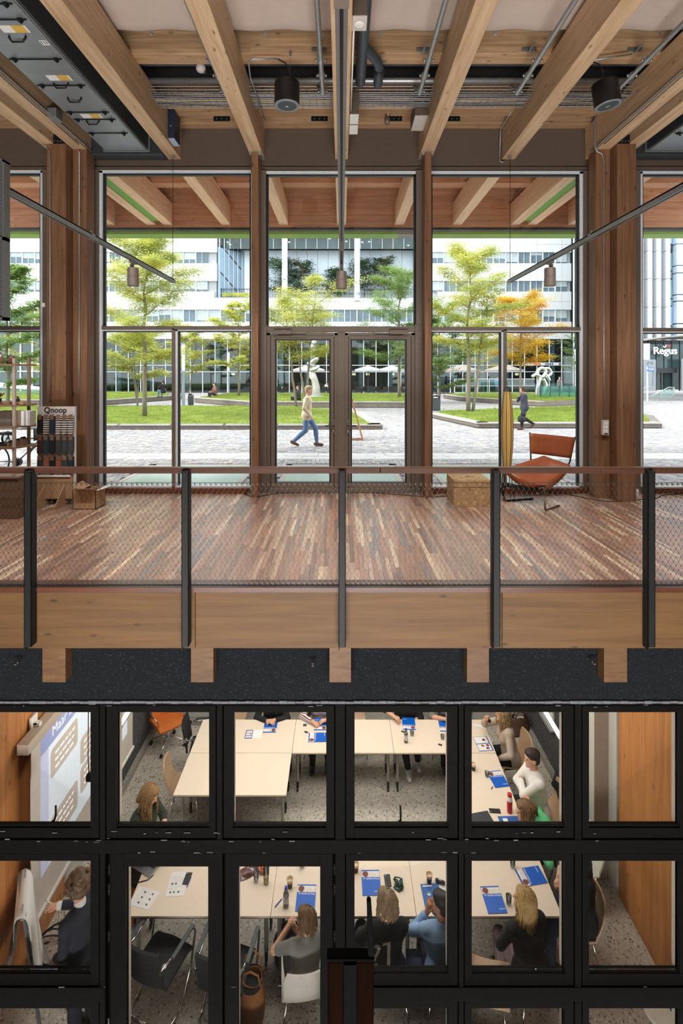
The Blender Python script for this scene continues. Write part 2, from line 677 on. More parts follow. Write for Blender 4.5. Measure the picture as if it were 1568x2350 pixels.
# balcony slab, planks
m = MB(); m.box(-9.5, 9.5, 4.78, 8.6, -0.30, -0.02)
slab = struct(m, 'floor', plain('slab_under_planks', (50, 36, 28), 0.8))
plank_cols = [(166, 128, 108), (178, 140, 116), (140, 106, 90), (212, 184, 152), (138, 122, 116), (174, 126, 102), (194, 160, 134), (152, 118, 100)]
plank_w = [6, 5, 3, 2, 1.5, 3, 3, 4]
M_pl = [wood('plank_%s' % w, c, tuple(int(v * 0.84) for v in c), 1, 16, 1.6, False, 0.34, 0.12) for w, c in
        zip(('brown', 'tan', 'umber', 'straw', 'grey', 'russet', 'fawn', 'walnut'), plank_cols)]
PW = 0.045
allp = []
nx = int(12.6 / PW)
for i in range(nx):
    x0 = -6.3 + i * PW
    y = 4.92 - R.random() * 0.4
    while y < 8.47:
        ln = R.choice((0.4, 0.55, 0.7, 0.9, 1.1))
        a, b = max(y, 4.92), min(y + ln, 8.47)
        if b - a > 0.02 and abs(x0) < 0.70 * b + 0.3:
            allp.append((a, x0, b, R.choices(range(8), plank_w)[0]))
        y += ln
allp.sort(key=lambda t: t[0])
near = [p for p in allp if abs(p[1]) < 0.655 * p[0]]
ids = set(id(p) for p in near[:296])
rest = MB()
for p in allp:
    a, x0, b, k = p
    dz = R.uniform(-0.0012, 0.0012)
    if id(p) in ids:
        q = MB(); q.box(x0 + 0.0008, x0 + PW - 0.0008, a + 0.0008, b - 0.0008, -0.02, dz)
        q.build('plank', M_pl[k], slab)
    else:
        rest.box(x0 + 0.0008, x0 + PW - 0.0008, a + 0.0008, b - 0.0008, -0.02, dz, k)
tag(rest.build('planks', M_pl, slab), kind='stuff')
m = MB(); m.box(-9.5, 9.5, 4.80, 4.918, -0.02, 0.001)
struct(m, 'trim_1', M_rail)
m = MB(); m.box(-9.5, 9.5, 4.742, 4.80, -0.045, -0.002)
struct(m, 'trim_2', M_sill)

# fascia beam in lengths, joist ends, felt wall
fx = [-9.4, -4.30, -1.33, 1.46, 4.32, 9.4]
nms = ['outer left', 'left', 'middle', 'right', 'outer right']
for i in range(5):
    m = MB(); m.box(fx[i] + 0.002, fx[i + 1] - 0.002, 4.75, 4.83, -0.555, -0.046)
    tag(m.build('edge_beam', M_fascia, None, bevel=0.004), 'knotty larch edge beam below the balcony floor, %s length' % nms[i], 'beam', 'edge beam lengths')
for i, x in enumerate((-4.62, -3.93, -2.59, -1.27, 0.0, 1.235, 2.475, 3.7)):
    pass
for i, (xa, xb) in enumerate(((97, 150), (438, 490), (756, 806), (1072, 1123), (1387, 1440))):
    m = MB()
    Yj = 4.80
    m.box((xa - CX) * Yj / FPX, (xb - CX) * Yj / FPX, Yj, 4.96, -0.895, -0.5)
    tag(m.build('joist', M_joistend, None, bevel=0.003), 'square larch joist end against the black felt, %s from the left' % ('first', 'second', 'third', 'fourth', 'fifth')[i], 'beam', 'joist ends under the balcony')
m = MB(); m.box(-9.5, 9.5, 4.92, 5.0, -1.15, -0.3)
struct(m, 'wall_front', M_felt)
m = MB()
for k in range(240):
    x = -9.4 + k * 0.078
    m.box(x, x + 0.075, 4.902, 4.93, -1.152 - R.random() * 0.006, -1.137 + R.random() * 0.007)
tag(m.build('trim_3', plain('ragged_plaster_line', (120, 126, 132), 0.9, 0, 0.3, 40)), kind='structure')

# sprinkler heads / little fixings on the felt wall
for i, (x, y, wd) in enumerate(((47, 1507, 'left'), (719, 1510, 'middle'), (1356, 1506, 'right'))):
    p = P(x, y, 4.92)
    t = thing('sprinkler', 'small chrome sprinkler head on the black felt, %s one' % wd, 'sprinkler', p, 0, 'sprinklers on the felt')
    m = MB(); m.cyl((0, 0, 0), (0.02 if x < 500 else -0.02 if x > 1000 else 0, -0.06, -0.02), 0.014); part(m, 'stem', M_chrome, t, True, world=False, auto=40)
    m = MB(); m.lathe([(0.004, 0), (0.022, 0.004), (0.02, 0.012), (0.004, 0.016)], (0, -0.07, -0.034), 12); part(m, 'deflector', M_chrome, t, True, world=False, auto=40)

# ------------------------------------------------------------------ railing
rl = thing('railing', 'balcony railing with a wooden handrail, black steel posts and wire net', 'railing', (0, 4.7, 0))
m = MB()
hx = [-9.4, -3.6, 0.35, 2.35, 5.2, 9.4]
for i in range(5):
    m.box(hx[i] + 0.001, hx[i + 1] - 0.001, 4.715, 4.785, 1.038, 1.092)
part(m, 'handrail', M_rail, rl, bevel=0.006)
PX = (63.5, 425, 786, 1141, 1497)
posts = [(p - CX) * 4.66 / FPX for p in PX]
posts = [posts[0] - 1.4] + posts + [posts[-1] + 1.4]
for x in posts:
    m = MB()
    m.box(x - 0.034, x + 0.030, 4.66, 4.672, -0.50, 1.062)
    m.box(x - 0.034, x - 0.026, 4.66, 4.752, -0.53, 1.085)
    m.box(x + 0.022, x + 0.030, 4.66, 4.752, -0.50, 1.062)
    m.box(x - 0.034, x + 0.030, 4.66, 4.715, 1.062, 1.068)
    part(m, 'post', M_black, rl, bevel=0.002)
zt, zb = 0.945, 0.018
for i in range(len(posts) - 1):
    xa, xb = posts[i] + 0.03, posts[i + 1] - 0.034
    m = MB(); Yn = 4.765
    m.tube([(xa, Yn, zt), (xb, Yn, zt)], 0.0028, 5)
    m.tube([(xa, Yn, zb), (xb, Yn, zb)], 0.0028, 5)
    n = round((xb - xa) / 0.047)
    dx = (xb - xa) / n
    rows = 23
    dz = (zt - zb - 0.03) / rows
    for k in range(n):
        for s in (0, 1):
            xc = xa + (k + 0.5) * dx
            pts = []
            for r_ in range(rows + 1):
                off = (0.25 if (r_ % 2 == 0) else 0.0) * dx
                if s: off = -off
                pts.append((xc + (off if r_ % 2 == 0 else (0.5 - 0.25) * 0), r_))
    # zigzag wires: each wire swings between two columns of ferrules
    for k in range(2 * n + 1):
        x0 = xa + k * dx / 2
        side = 1 if k % 2 == 0 else -1
        pts = []
        for r_ in range(rows + 1):
            z = zb + 0.015 + r_ * dz
            q = dx / 4 * (0.93 if (r_ % 2 == 0) else -0.93) * side
            pts.append((min(max(x0 + q, xa), xb), Yn, z))
        m.tube(pts, 0.0011, 3)
        for r_ in range(rows + 1):
            if (r_ % 2 == 0) == (side == 1) and k < 2 * n:
                xm, z = x0 + dx / 4, zb + 0.015 + r_ * dz
                m.box(xm - 0.0026, xm + 0.0026, Yn - 0.0025, Yn + 0.0025, z - 0.005, z + 0.005)
    for k in range(n):
        for z0, z1 in ((zt, zt - 0.024), (zb, zb + 0.024)):
            x = xa + (k + 0.5) * dx
            m.box(x - 0.003, x + 0.003, Yn - 0.003, Yn + 0.003, z0, z1)
    o = part(m, 'wire_net', plain('dull_steel_wire', (96, 88, 80), 0.45, 0.6), rl) if i == 0 else part(m, 'wire_net', bpy.data.materials['dull_steel_wire'], rl)
    tag(o, kind='stuff')
m = MB()
hk = P(1483, 1097, 4.74)
m.tube([hk + Vector((0.02, 0, 0.05)), hk + Vector((-0.02, 0, 0.035)), hk + Vector((-0.025, 0, -0.01)), hk + Vector((0.02, 0, -0.03))], 0.006, 6)
part(m, 'hook', M_black, rl, True)

# ------------------------------------------------------------------ ceiling beams inside
ordn = {-2: 'second', -1: 'first', 1: 'first', 2: 'second'}
for k, x in ((-2, -2 * BS), (-1, -BS), (0, 0.0), (1, BS), (2, 2 * BS)):
    m = MB(); m.box(x - 0.105, x + 0.105, -5.6, 8.49, BZ0, BZ1)
    lab = 'larch ceiling beam above the middle lighting track' if k == 0 else '%s larch ceiling beam to the %s of the middle track' % (ordn[k], 'left' if k < 0 else 'right')
    tag(m.build('ceiling_beam', M_beamY, None, bevel=0.006), lab, 'beam', 'ceiling beams towards the street')
for s, sd in ((-1, 'left'), (1, 'right')):
    for x, wd in ((4.06, 'inner'), (4.46, 'outer')):
        m = MB(); m.box(s * x - 0.105, s * x + 0.105, -5.6, 8.3 if wd == 'outer' else 8.49, BZ0, BZ1)
        tag(m.build('ceiling_beam', M_beamY, None, bevel=0.006), '%s beam of the pair on the %s column' % (wd, sd), 'beam', 'ceiling beams towards the street')
    m = MB(); m.box(s * 4.165, s * 4.355, -5.6, 8.4, BZ0 + 0.16, BZ0 + 0.2)
    tag(m.build('ceiling_panel', plain('bluegrey_panel' + sd, (122, 130, 140), 0.6)), 'blue grey strip panel between the paired beams on the %s' % sd, 'panel', 'strips between paired beams')
for y0, y1, wd in ((6.49, 6.72, 'nearest'), (7.85, 8.08, 'middle'), (8.31, 8.49, 'farthest')):
    m = MB(); m.box(-9.4, 9.4, y0, y1, BZ1, BZ1 + 0.4)
    tag(m.build('cross_beam', M_beamX, None, bevel=0.006), '%s of the three cross beams lying over the ceiling beams' % wd, 'beam', 'cross beams under the roof')
for j, (x, wd) in enumerate(((-1.9, 'left'), (-0.35, 'middle left'), (0.83, 'middle'), (1.75, 'middle right'), (2.9, 'right'))):
    t = thing('steel_bracket', 'bolted black steel bracket on the farthest cross beam, %s' % wd, 'bracket', (x, 8.30, BZ1), 0, 'brackets over the header')
    m = MB(); m.box(-0.13, 0.13, -0.012, 0.0, 0.03, 0.10); part(m, 'plate', M_black, t, world=False)
    for q in (-0.08, 0, 0.08):
        m = MB(); m.cyl((q, -0.012, 0.06), (q, -0.024, 0.06), 0.01, n=6); part(m, 'bolt', M_galv, t, world=False)

# fabric ceiling panels with studs
edges = [-9.4, -4.6, -2 * BS, -BS, 0, BS, 2 * BS, 4.6, 9.4]
for i in range(8):
    a, b = edges[i] + 0.01, edges[i + 1] - 0.01
    t = thing('ceiling_fabric', 'stretched beige ceiling fabric, bay %s from the left' % ('one', 'two', 'three', 'four', 'five', 'six', 'seven', 'eight')[i], 'fabric', ((a + b) / 2, 6.0, BZ1 + 0.09), 0, 'fabric bays under the roof')
    rows = []
    nc = max(6, int((b - a) / 0.12))
    for y, z in ((2.0, 0.06), (3.5, 0.07), (5.0, 0.07), (5.6, 0.065), (5.86, 0.06), (6.0, 0.05), (6.10, 0.045), (6.155, 0.07), (6.165, 0.10)):
        rows.append([(a + (b - a) * k / nc, y, BZ1 + z + 0.012 * math.cos(2 * PI * (k / nc) * max(1, round((b - a) / 0.62))) * (1 if 5.5 < y < 6.16 else 0.3)) for k in range(nc + 1)])
    m = MB(); m.sheet(rows, 0.004); part(m, 'cloth', M_fabric, t, True)
    for q in range(max(1, round((b - a) / 0.62))):
        x = a + (b - a) * (q + 0.5) / max(1, round((b - a) / 0.62))
        m = MB(); m.cyl((x, 5.9, BZ1 + 0.044), (x, 5.9, BZ1 + 0.085), 0.016); part(m, 'stud', M_gasket, t)
        m = MB(); m.box(x + 0.1, x + 0.135, 6.15, 6.175, BZ1 + 0.02, BZ1 + 0.05); part(m, 'clip', M_galv, t)

# header over the glass, facade frame
m = MB(); m.box(-9.5, 9.5, 8.5, 8.66, EYE + 3.285, 6.4)
struct(m, 'wall_facade', M_taupe)
m = MB(); m.box(-9.5, 9.5, 8.462, 8.5, EYE + 3.285, EYE + 3.33)
struct(m, 'trim_4', M_taupe)


def fpx(mb, x0, x1, y0, y1, ya=8.44, yb=8.60, mm=0):
    """frame member given by its outline in the facade plane"""
    a, b = P(x0, y0, YF), P(x1, y1, YF)
    mb.box(a.x, b.x, ya, yb, b.z, a.z, mm)


FM = [M_alu, M_alulight, M_gasket]


def window(n, label, x0, x1, ytop, ytr, ybot, mulls, frameL, frameR):
    """street window: frame, transom, mullion, panes"""
    w = thing('window_%d' % n, label, None, P((x0 + x1) / 2, ybot, YF)); w['kind'] = 'structure'
    m = MB()
    fpx(m, x0 - frameL, x0 - 10, ytop - 8, ybot + 4)
    fpx(m, x0 - 10, x0 - 3, ytop - 7, ybot + 2, 8.47, 8.56, 1)
    fpx(m, x0 - 3, x0 + 1, ytop - 2, ybot, 8.50, 8.56, 2)
    fpx(m, x1 + 10, x1 + frameR, ytop - 8, ybot + 4)
    fpx(m, x1 + 3, x1 + 10, ytop - 7, ybot + 2, 8.47, 8.56, 1)
    fpx(m, x1 - 1, x1 + 3, ytop - 2, ybot, 8.50, 8.56, 2)
    fpx(m, x0 - 10, x1 + 10, ytop - 8, ytop - 2, 8.47, 8.56, 1)
    fpx(m, x0 - 3, x1 + 3, ytop - 2, ytop + 2, 8.50, 8.56, 2)
    fpx(m, x0 - 10, x1 + 10, ybot, ybot + 5, 8.47, 8.58, 1)
    part(m, 'frame', FM, w)
    ys = [ytop] + ([ytr] if ytr else []) + [ybot]
    if ytr:
        m = MB()
        fpx(m, x0 - 3, x1 + 3, ytr - 6, ytr + 2)
        fpx(m, x0 - 3, x1 + 3, ytr + 2, ytr + 5, 8.47, 8.56, 1)
        fpx(m, x0 - 3, x1 + 3, ytr + 5, ytr + 7, 8.50, 8.56, 2)
        part(m, 'transom', FM, w)
    for mx, side in mulls:
        m = MB()
        fpx(m, mx - 6, mx + 1, ytr, ybot)
        fpx(m, mx + 1 if side > 0 else mx - 10, mx + 6 if side > 0 else mx - 6, ytr, ybot, 8.47, 8.56, 1)
        fpx(m, mx + 6 if side > 0 else mx - 13, mx + 9 if side > 0 else mx - 10, ytr, ybot, 8.50, 8.56, 2)
        part(m, 'mullion', FM, w)
    if ytr:
        m = MB(); fpx(m, x0, x1, ytop, ytr - 5, 8.535, 8.541); part(m, 'pane', M_glass, w)
        xs = [x0] + [q for q, _ in mulls] + [x1]
        for a, b in zip(xs, xs[1:]):
            m = MB(); fpx(m, a + (3 if a != x0 else 0), b - (5 if b != x1 else 0), ytr + 4, ybot, 8.535, 8.541); part(m, 'pane', M_glass, w)
    else:
        m = MB(); fpx(m, x0, x1, ytop, ybot, 8.535, 8.541); part(m, 'pane', M_glass, w)
    return w


window(1, 'tall street window left of the left column', -300, 92, 400, 755, 1114, [(-110, 1)], 14, 24)
window(2, 'tall street window of the left bay', 240, 574, 400, 755, 1114, [(403, 1)], 36, 16)
w3 = window(3, 'street window over the double doors', 615, 951, 402, None, 749, [], 16, 16)
window(4, 'tall street window of the right bay', 992, 1326, 402, 757, 1115, [(1160, -1)], 16, 36)
window(5, 'tall street window right of the right column', 1476, 1870, 402, 759, 1116, [(1690, -1)], 24, 14)
# decal on the window over the doors, printed to be read from the street
M_shield = plain('green_shield', (0, 122, 104), 0.5)
place_text(T_decalL, w3, P(746, 673.5, 8.545), (1, 0, 0), (0, 0, 1))
place_text(T_decalR, w3, P(826, 674.5, 8.545), (1, 0, 0), (0, 0, 1))
m = MB(); c = P(779, 676, 8.545)
m.prism([c + Vector((-0.035, 0, 0.045)), c + Vector((0.035, 0, 0.045)), c + Vector((0.035, 0, -0.01)), c + Vector((0, 0, -0.05)), c + Vector((-0.035, 0, -0.01))], (0, 0.003, 0))
part(m, 'decal_shield', M_shield, w3)
m = MB(); c = P(779, 678, 8.5435)
m.prism([c + Vector((-0.004, 0, 0.03)), c + Vector((0.02, 0, 0.0)), c + Vector((0, 0, -0.035)), c + Vector((-0.016, 0, -0.006))], (0, 0.002, 0))
part(m, 'decal_mark', plain('yellow_mark', (226, 178, 74), 0.5), w3)

# frame of the doorway and two door leaves
m = MB()
fpx(m, 594, 613.5, 745.2, 1128, 8.43); fpx(m, 951.5, 974, 745.2, 1128, 8.43)
fpx(m, 594, 612, 394, 745, 8.42); fpx(m, 954, 974, 394, 745, 8.42)
fpx(m, 613.7, 951.3, 750, 762, 8.435); fpx(m, 775, 792, 762.2, 1119, 8.46, 8.60); fpx(m, 613.7, 951.3, 1120, 1129, 8.45)
struct(m, 'trim_5', M_alu, bevel=0.004)
for n, (a, b, gl, gr, side) in enumerate(((613, 776, 634, 757, 1), (791, 952, 807, 931, -1))):
    d = thing('door_%d' % (n + 1), 'glazed %s leaf of the street double doors' % ('left', 'right')[n], None, P((a + b) / 2, 1128, YF)); d['kind'] = 'structure'
    m = MB()
    fpx(m, a, a + 8, 764, 1128, 8.47, 8.58); fpx(m, b - 8, b, 764, 1128, 8.47, 8.58); fpx(m, a, b, 764, 770, 8.47, 8.58)
    fpx(m, a + 10, gl - 2, 771, 1122, 8.455, 8.56); fpx(m, gr + 2, b - 10, 771, 1122, 8.455, 8.56)
    fpx(m, gl - 2, gr + 2, 771, 779, 8.455, 8.56); fpx(m, gl - 2, gr + 2, 1108, 1122, 8.455, 8.56)
    fpx(m, a + 7, a + 11, 771, 1122, 8.50, 8.565); fpx(m, b - 11, b - 7, 771, 1122, 8.50, 8.565); fpx(m, a + 7, b - 7, 1119, 1127, 8.50, 8.565)
    part(m, 'leaf', M_alu, d, bevel=0.003)
    m = MB()
    fpx(m, gl - 2, gl + 1, 779, 1108, 8.47, 8.56); fpx(m, gr - 1, gr + 2, 779, 1108, 8.47, 8.56)
    fpx(m, gl, gr, 779, 781, 8.47, 8.56); fpx(m, gl, gr, 1106, 1108, 8.47, 8.56)
    part(m, 'glazing_bead', M_gasket, d)
    m = MB(); fpx(m, gl, gr, 780, 1107, 8.51, 8.518); part(m, 'pane', M_glass, d)
    m = MB(); cx = 630 if side > 0 else 893
    fpx(m, cx, cx + 41, 759, 768, 8.37, 8.46); cl = part(m, 'closer', M_alu, d, bevel=0.004)
    m = MB(); q = 639 if side > 0 else 860
    fpx(m, q, q + 65, 770.5, 773.5, 8.42, 8.455); m.build('closer_arm', M_alu, cl)
    hx_ = 765.5 if side > 0 else 798.5
    m = MB(); fpx(m, hx_ - 2.6, hx_ + 2.6, 962, 995, 8.445, 8.456); hd = part(m, 'handle_plate', M_alu, d, bevel=0.003)
    m = MB(); p = P(hx_, 976.5, 8.445)
    m.tube([p, p + Vector((0, -0.05, 0)), p + Vector((-side * 0.012, -0.058, 0)), p + Vector((-side * 0.135, -0.058, 0))], 0.0095, 8)
    m.build('lever', plain('dark_bronze%d' % n, (72, 66, 58), 0.35, 0.7), hd, True)
    m = MB(); p = P(hx_, 989, 8.445); m.cyl(p, p + Vector((0, -0.012, 0)), 0.011); m.build('lock_cylinder', M_chrome, hd)

# sill boards under the windows
for n, (a, b) in enumerate(((-330, 100), (218, 577), (990, 1352), (1466, 1900))):
    m = MB(); fpx(m, a, b, 1117.5, 1129, 8.40, 8.50)
    struct(m, 'trim_%d' % (6 + n), M_sill, bevel=0.003)

# posts and columns
COLUMNS = []
for s, wd in ((-1, 'left'), (1, 'right')):
    m = MB(); x = s * 1.353
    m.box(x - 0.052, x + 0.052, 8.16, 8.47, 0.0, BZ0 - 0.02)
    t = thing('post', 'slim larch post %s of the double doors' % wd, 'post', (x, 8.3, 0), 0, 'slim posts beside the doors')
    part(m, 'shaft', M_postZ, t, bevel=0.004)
    m = MB(); m.box(x - 0.09, x + 0.09, 8.175, 8.46, BZ0 - 0.022, BZ0 - 0.004); m.box(x - 0.09, x + 0.09, 8.185, 8.20, BZ0 - 0.05, BZ0 - 0.004)
    part(m, 'cap_plate', M_galv, t)
    t = thing('column', 'laminated larch column carrying the paired beams on the %s' % wd, 'column', (s * 4.26, 8.1, 0), 0, 'main columns')
    COLUMNS.append(t)
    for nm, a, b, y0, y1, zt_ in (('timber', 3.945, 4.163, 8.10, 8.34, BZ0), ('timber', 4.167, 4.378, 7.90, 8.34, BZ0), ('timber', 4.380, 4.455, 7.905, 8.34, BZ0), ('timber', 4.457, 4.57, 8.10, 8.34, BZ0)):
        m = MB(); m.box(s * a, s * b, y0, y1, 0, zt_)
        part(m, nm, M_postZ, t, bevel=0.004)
    m = MB(); m.box(s * 4.169, s * 4.353, 7.893, 8.2, BZ0 + 0.002, BZ0 + 0.13); br = part(m, 'steel_shoe', M_black, t)
    for q in range(4):
        x = s * (4.19 + q * 0.047)
        m = MB(); m.cyl((x, 7.893, BZ0 + 0.03), (x, 7.883, BZ0 + 0.03), 0.009, n=6); m.build('bolt', M_galv, br)
# ------------------------------------------------------------------ ceiling services
H = lambda h: EYE + h
# air ducts beside the paired beams
for s, wd in ((-1, 'left'), (1, 'right')):
    t = thing('air_duct', 'flat sheet metal air duct with latched access covers, %s side of the ceiling' % wd, 'duct', (s * 3.37 if s < 0 else 5.3, 4, H(3.485)), 0, 'flat air ducts')
    xa, xb = (-3.72, -3.03) if s < 0 else (4.79, 5.7)
    m = MB(); m.box(xa, xb, -5.4, 8.2, H(3.50), H(4.0))
    part(m, 'duct_body', M_ductdark, t)
    xr = xb if s < 0 else xa
    m = MB()
    for q in (0.012, 0.035):
        m.box(xr - 0.008 - (q if s < 0 else -q), xr + 0.004 - (q if s < 0 else -q), -5.4, 8.2, H(3.468), H(3.50))
    part(m, 'edge_rail', M_galv, t)
    m = MB(); m.box(xa - 0.02, xb + 0.02, 8.2, 8.23, H(3.47), H(4.0)); part(m, 'end_flange', M_galv, t)
    ys = [8.2]
    for y in ((339, 285, 238, 169, 115, 43) if s < 0 else (300, 250, 200, 140, 80, 20)):
        ys.append(FPX * 3.485 / (855 - y))
    ys = [8.19, 7.58, 7.17, 6.97, 6.32, 5.79, 5.14, 4.92, 4.05, 3.2, 2.2, 1.0, -5.3]
    for i in range(len(ys) - 1):
        y1, y0 = ys[i], ys[i + 1]
        m = MB(); m.box(xa + 0.02, xb - 0.05 if s < 0 else xb - 0.02, y0 + 0.006, y1 - 0.006, H(3.478), H(3.5))
        cv = part(m, 'access_cover', M_ductgrey, t, bevel=0.004)
        yb = y0 + 0.03
        if i >= 7: continue
        m = MB(); m.tube([(xa + 0.04, y0, H(3.468)), (xb - 0.07, y0, H(3.468))], 0.007, 6)
        rod = m.build('latch_rod', M_black, cv)
        for q in (xa + 0.1, xb - 0.13):
            m = MB(); m.box(q - 0.022, q + 0.022, y0 - 0.02, y0 + 0.02, H(3.452), H(3.478)); m.cyl((q + 0.015, y0, H(3.465)), (q + 0.015, y0 - 0.01, H(3.43)), 0.012, n=6)
            m.build('latch', M_black, cv)
    for (px, py, lw) in (((40, 82, 1), (140, 190, 1), (171, 223, 0), (213, 275, 1)) if s < 0 else ()):
        c = G(px, py, H(3.478))
        m = MB()
        z = c.z
        m.tube([(c.x - 0.085, c.y, z), (c.x - 0.085, c.y, z - 0.02), (c.x - 0.055, c.y, z - 0.062), (c.x + 0.055, c.y, z - 0.062), (c.x + 0.085, c.y, z - 0.02), (c.x + 0.085, c.y, z)], 0.011, 6)
        part(m, 'handle', M_black, t, True)
        if lw:
            m = MB(); m.box(c.x - 0.10, c.x + 0.02, c.y - 0.16, c.y - 0.05, z - 0.002, z, 0); m.box(c.x + 0.02, c.x + 0.15, c.y - 0.16, c.y - 0.05, z - 0.002, z, 1)
            m.box(c.x + 0.15, c.x + 0.17, c.y - 0.16, c.y - 0.05, z - 0.002, z, 0)
            part(m, 'type_label', [M_paper, M_yellow], t)
    if s < 0:
        c = G(100, 98, H(3.476)); m = MB(); m.box(c.x - 0.03, c.x + 0.05, c.y - 0.04, c.y + 0.04, c.z - 0.002, c.z); part(m, 'number_sticker', M_paper, t)
        for q in (-0.02, 0.008, 0.03):
            m = MB(); m.box(c.x + q, c.x + q + 0.008, c.y - 0.03, c.y + 0.02, c.z - 0.004, c.z - 0.002); part(m, 'sticker_print', M_ink, t)
    m = MB(); m.box(-4.0 if s < 0 else 4.6, -2.82 if s < 0 else 6.5, 8.26, 8.48, H(3.44), H(3.9))
    tag(m.build('duct_collar', M_ductdark, None, bevel=0.01), 'dark sheet metal box between duct end and header, %s side' % wd, 'duct', 'duct ends at the header')
# conduit on the left inner paired beam
for s, wd in ((-1, 'left'), (1, 'right')):
    m = MB(); x = s * 3.94
    m.tube([(x, 2.0, H(3.49)), (x, 8.0, H(3.49)), (x - s * 0.02, 8.2, H(3.47))], 0.011, 8); m.tube([(x + s * 0.03, 2.0, H(3.452)), (x + s * 0.03, 7.9, H(3.452))], 0.009, 8)
    tag(m.build('conduit', M_galv, None, True), 'pair of thin steel conduits along the inner %s paired beam' % wd, 'conduit', 'conduits along beams')
m = MB(); m.box(-3.95, -3.82, 7.0, 7.16, H(3.42), H(3.55)); tag(m.build('junction_box', M_galv, None, bevel=0.004), 'small steel box on the inner left paired beam beside the duct', 'box')
# conduits dropping down the columns
pts = [(1372, 255, 8.0), (1366, 275, 8.02), (1366, 335, 8.06), (1370, 347, 8.07), (1382, 353, 8.08), (1386, 368, 8.09), (1386, 700, 8.09), (1387, 962, 8.09)]
m = MB(); m.tube([P(*p) for p in pts], 0.011, 8)
part(m, 'conduit', M_galv, COLUMNS[1], True)
m = MB(); m.tube([P(180, 345, 8.04), P(182, 352, 8.08), P(182, 700, 8.09), P(181, 962, 8.09)], 0.010, 8)
part(m, 'conduit', M_galv, COLUMNS[0], True)
m = MB(); m.tube([P(95, 333, 7.86), P(103, 338, 7.87), P(114, 345, 7.89), P(115, 370, 7.885), P(115, 920, 7.885)], 0.009, 8)
part(m, 'conduit', M_galv, COLUMNS[0], True)
m = MB(); m.tube([P(1173, 258, 7.96), P(1149, 297, 8.46), P(1147, 368, 8.46), P(1150, 372, 8.46), P(1160, 371, 8.45)], 0.011, 8)
tag(m.build('conduit', M_galv, None, True), 'bent conduit wrapping the end of the second beam on the right', 'conduit')
# socket box on the right column
t = thing('socket_box', 'beige surface socket box on the right column', 'socket', P(1387, 980, 8.08))
m = MB(); m.box(-0.05, 0.05, -0.05, 0.012, -0.12, 0.11); part(m, 'case', M_offwhite, t, bevel=0.006, world=False)
for z in (-0.06, 0.0, 0.06):
    m = MB(); m.box(-0.032, 0.036, -0.054, -0.048, z - 0.024, z + 0.024); c_ = part(m, 'socket_plate', M_white, t, bevel=0.003, world=False)
m = MB(); m.box(-0.02, 0.03, -0.056, -0.05, -0.105, -0.09); part(m, 'port', M_blackpl, t, world=False)
m = MB(); m.box(-0.03, 0.0, -0.03, 0.01, -0.03, 0.03)
o = tag(m.build('wall_clip', M_white, None, bevel=0.004), 'small white sensor on the left edge of the left column', 'sensor'); o.location = P(104, 700, 7.89)

# sprinkler pipes, cross pipe, drain
pipe_x = [(-2.86, 'far left'), (-1.56, 'left'), (-0.25, 'middle left'), (1.05, 'middle right'), (2.355, 'right'), (3.67, 'far right')]
for x, wd in pipe_x:
    t = thing('sprinkler_pipe', 'galvanised sprinkler pipe hung from the nearest cross beam, %s one' % wd, 'pipe', (x, 6.4, H(3.75)), 0, 'sprinkler pipes')
    m = MB(); m.cyl((x, 1.0, H(3.75)), (x, 7.0, H(3.75)), 0.03, n=12); part(m, 'pipe', M_galv, t, True, auto=40)
    for y in (6.28, 6.6, 6.98):
        m = MB(); m.cyl((x, y - 0.025, H(3.75)), (x, y + 0.025, H(3.75)), 0.042, n=12); cp = part(m, 'coupling', M_galv, t, True, auto=40)
        for q in (-0.055, 0.055):
            m = MB(); m.lathe([(0.006, -0.018), (0.016, -0.01), (0.016, 0.01), (0.006, 0.018)], (x + q, y, H(3.75)), 8); m.build('bolt', M_chrome, cp, True)
    m = MB(); m.cyl((x - 0.04, 6.3, H(3.76)), (x - 0.04, 6.3, H(3.96)), 0.005, n=6); m.box(x - 0.12, x + 0.06, 6.47, 6.49, H(3.98), H(4.02)); m.box(x - 0.05, x - 0.03, 6.29, 6.48, H(3.955), H(3.965))
    part(m, 'hanger', M_galv, t)
    m = MB(); m.tube([(x, 6.98, H(3.75)), (x - 0.05, 7.02, H(3.80)), (x - 0.07, 7.04, H(3.86))], 0.02, 8); part(m, 'elbow', M_galv, t, True)
m = MB(); m.cyl((-2.98, 7.12, H(3.975)), (4.7, 7.12, H(3.975)), 0.042, n=14)
tag(m.build('cross_pipe', M_galv, None, True), 'long galvanised pipe across the ceiling behind the sprinkler pipes', 'pipe')
t = thing('drain_pipe', 'slate grey drain pipe with a side branch beside the middle beam', 'pipe', (0.245, 5, H(3.8)))
m = MB(); m.cyl((0.245, 0.5, H(3.80)), (0.245, 6.85, H(3.80)), 0.066, n=18); part(m, 'main_pipe', M_pvc, t, True, auto=40)
m = MB(); m.tube([(0.27, 6.15, H(3.82)), (0.36, 6.3, H(3.83)), (0.44, 6.42, H(3.82)), (0.475, 6.56, H(3.80)), (0.475, 6.86, H(3.78))], 0.06, 14); part(m, 'branch', M_pvc, t, True, auto=40)
m = MB(); m.cyl((0.475, 6.53, H(3.80)), (0.475, 6.60, H(3.80)), 0.066, n=16); part(m, 'collar', M_blackpl, t, True, auto=40)
m = MB(); m.box(-9.3, 9.3, 6.75, 7.0, H(4.10), H(4.14))
tag(m.build('ventilation_strip', plain('dark_blue_strip', (70, 80, 88), 0.6), None), 'dark grey metal strip above the long cross pipe', 'panel')

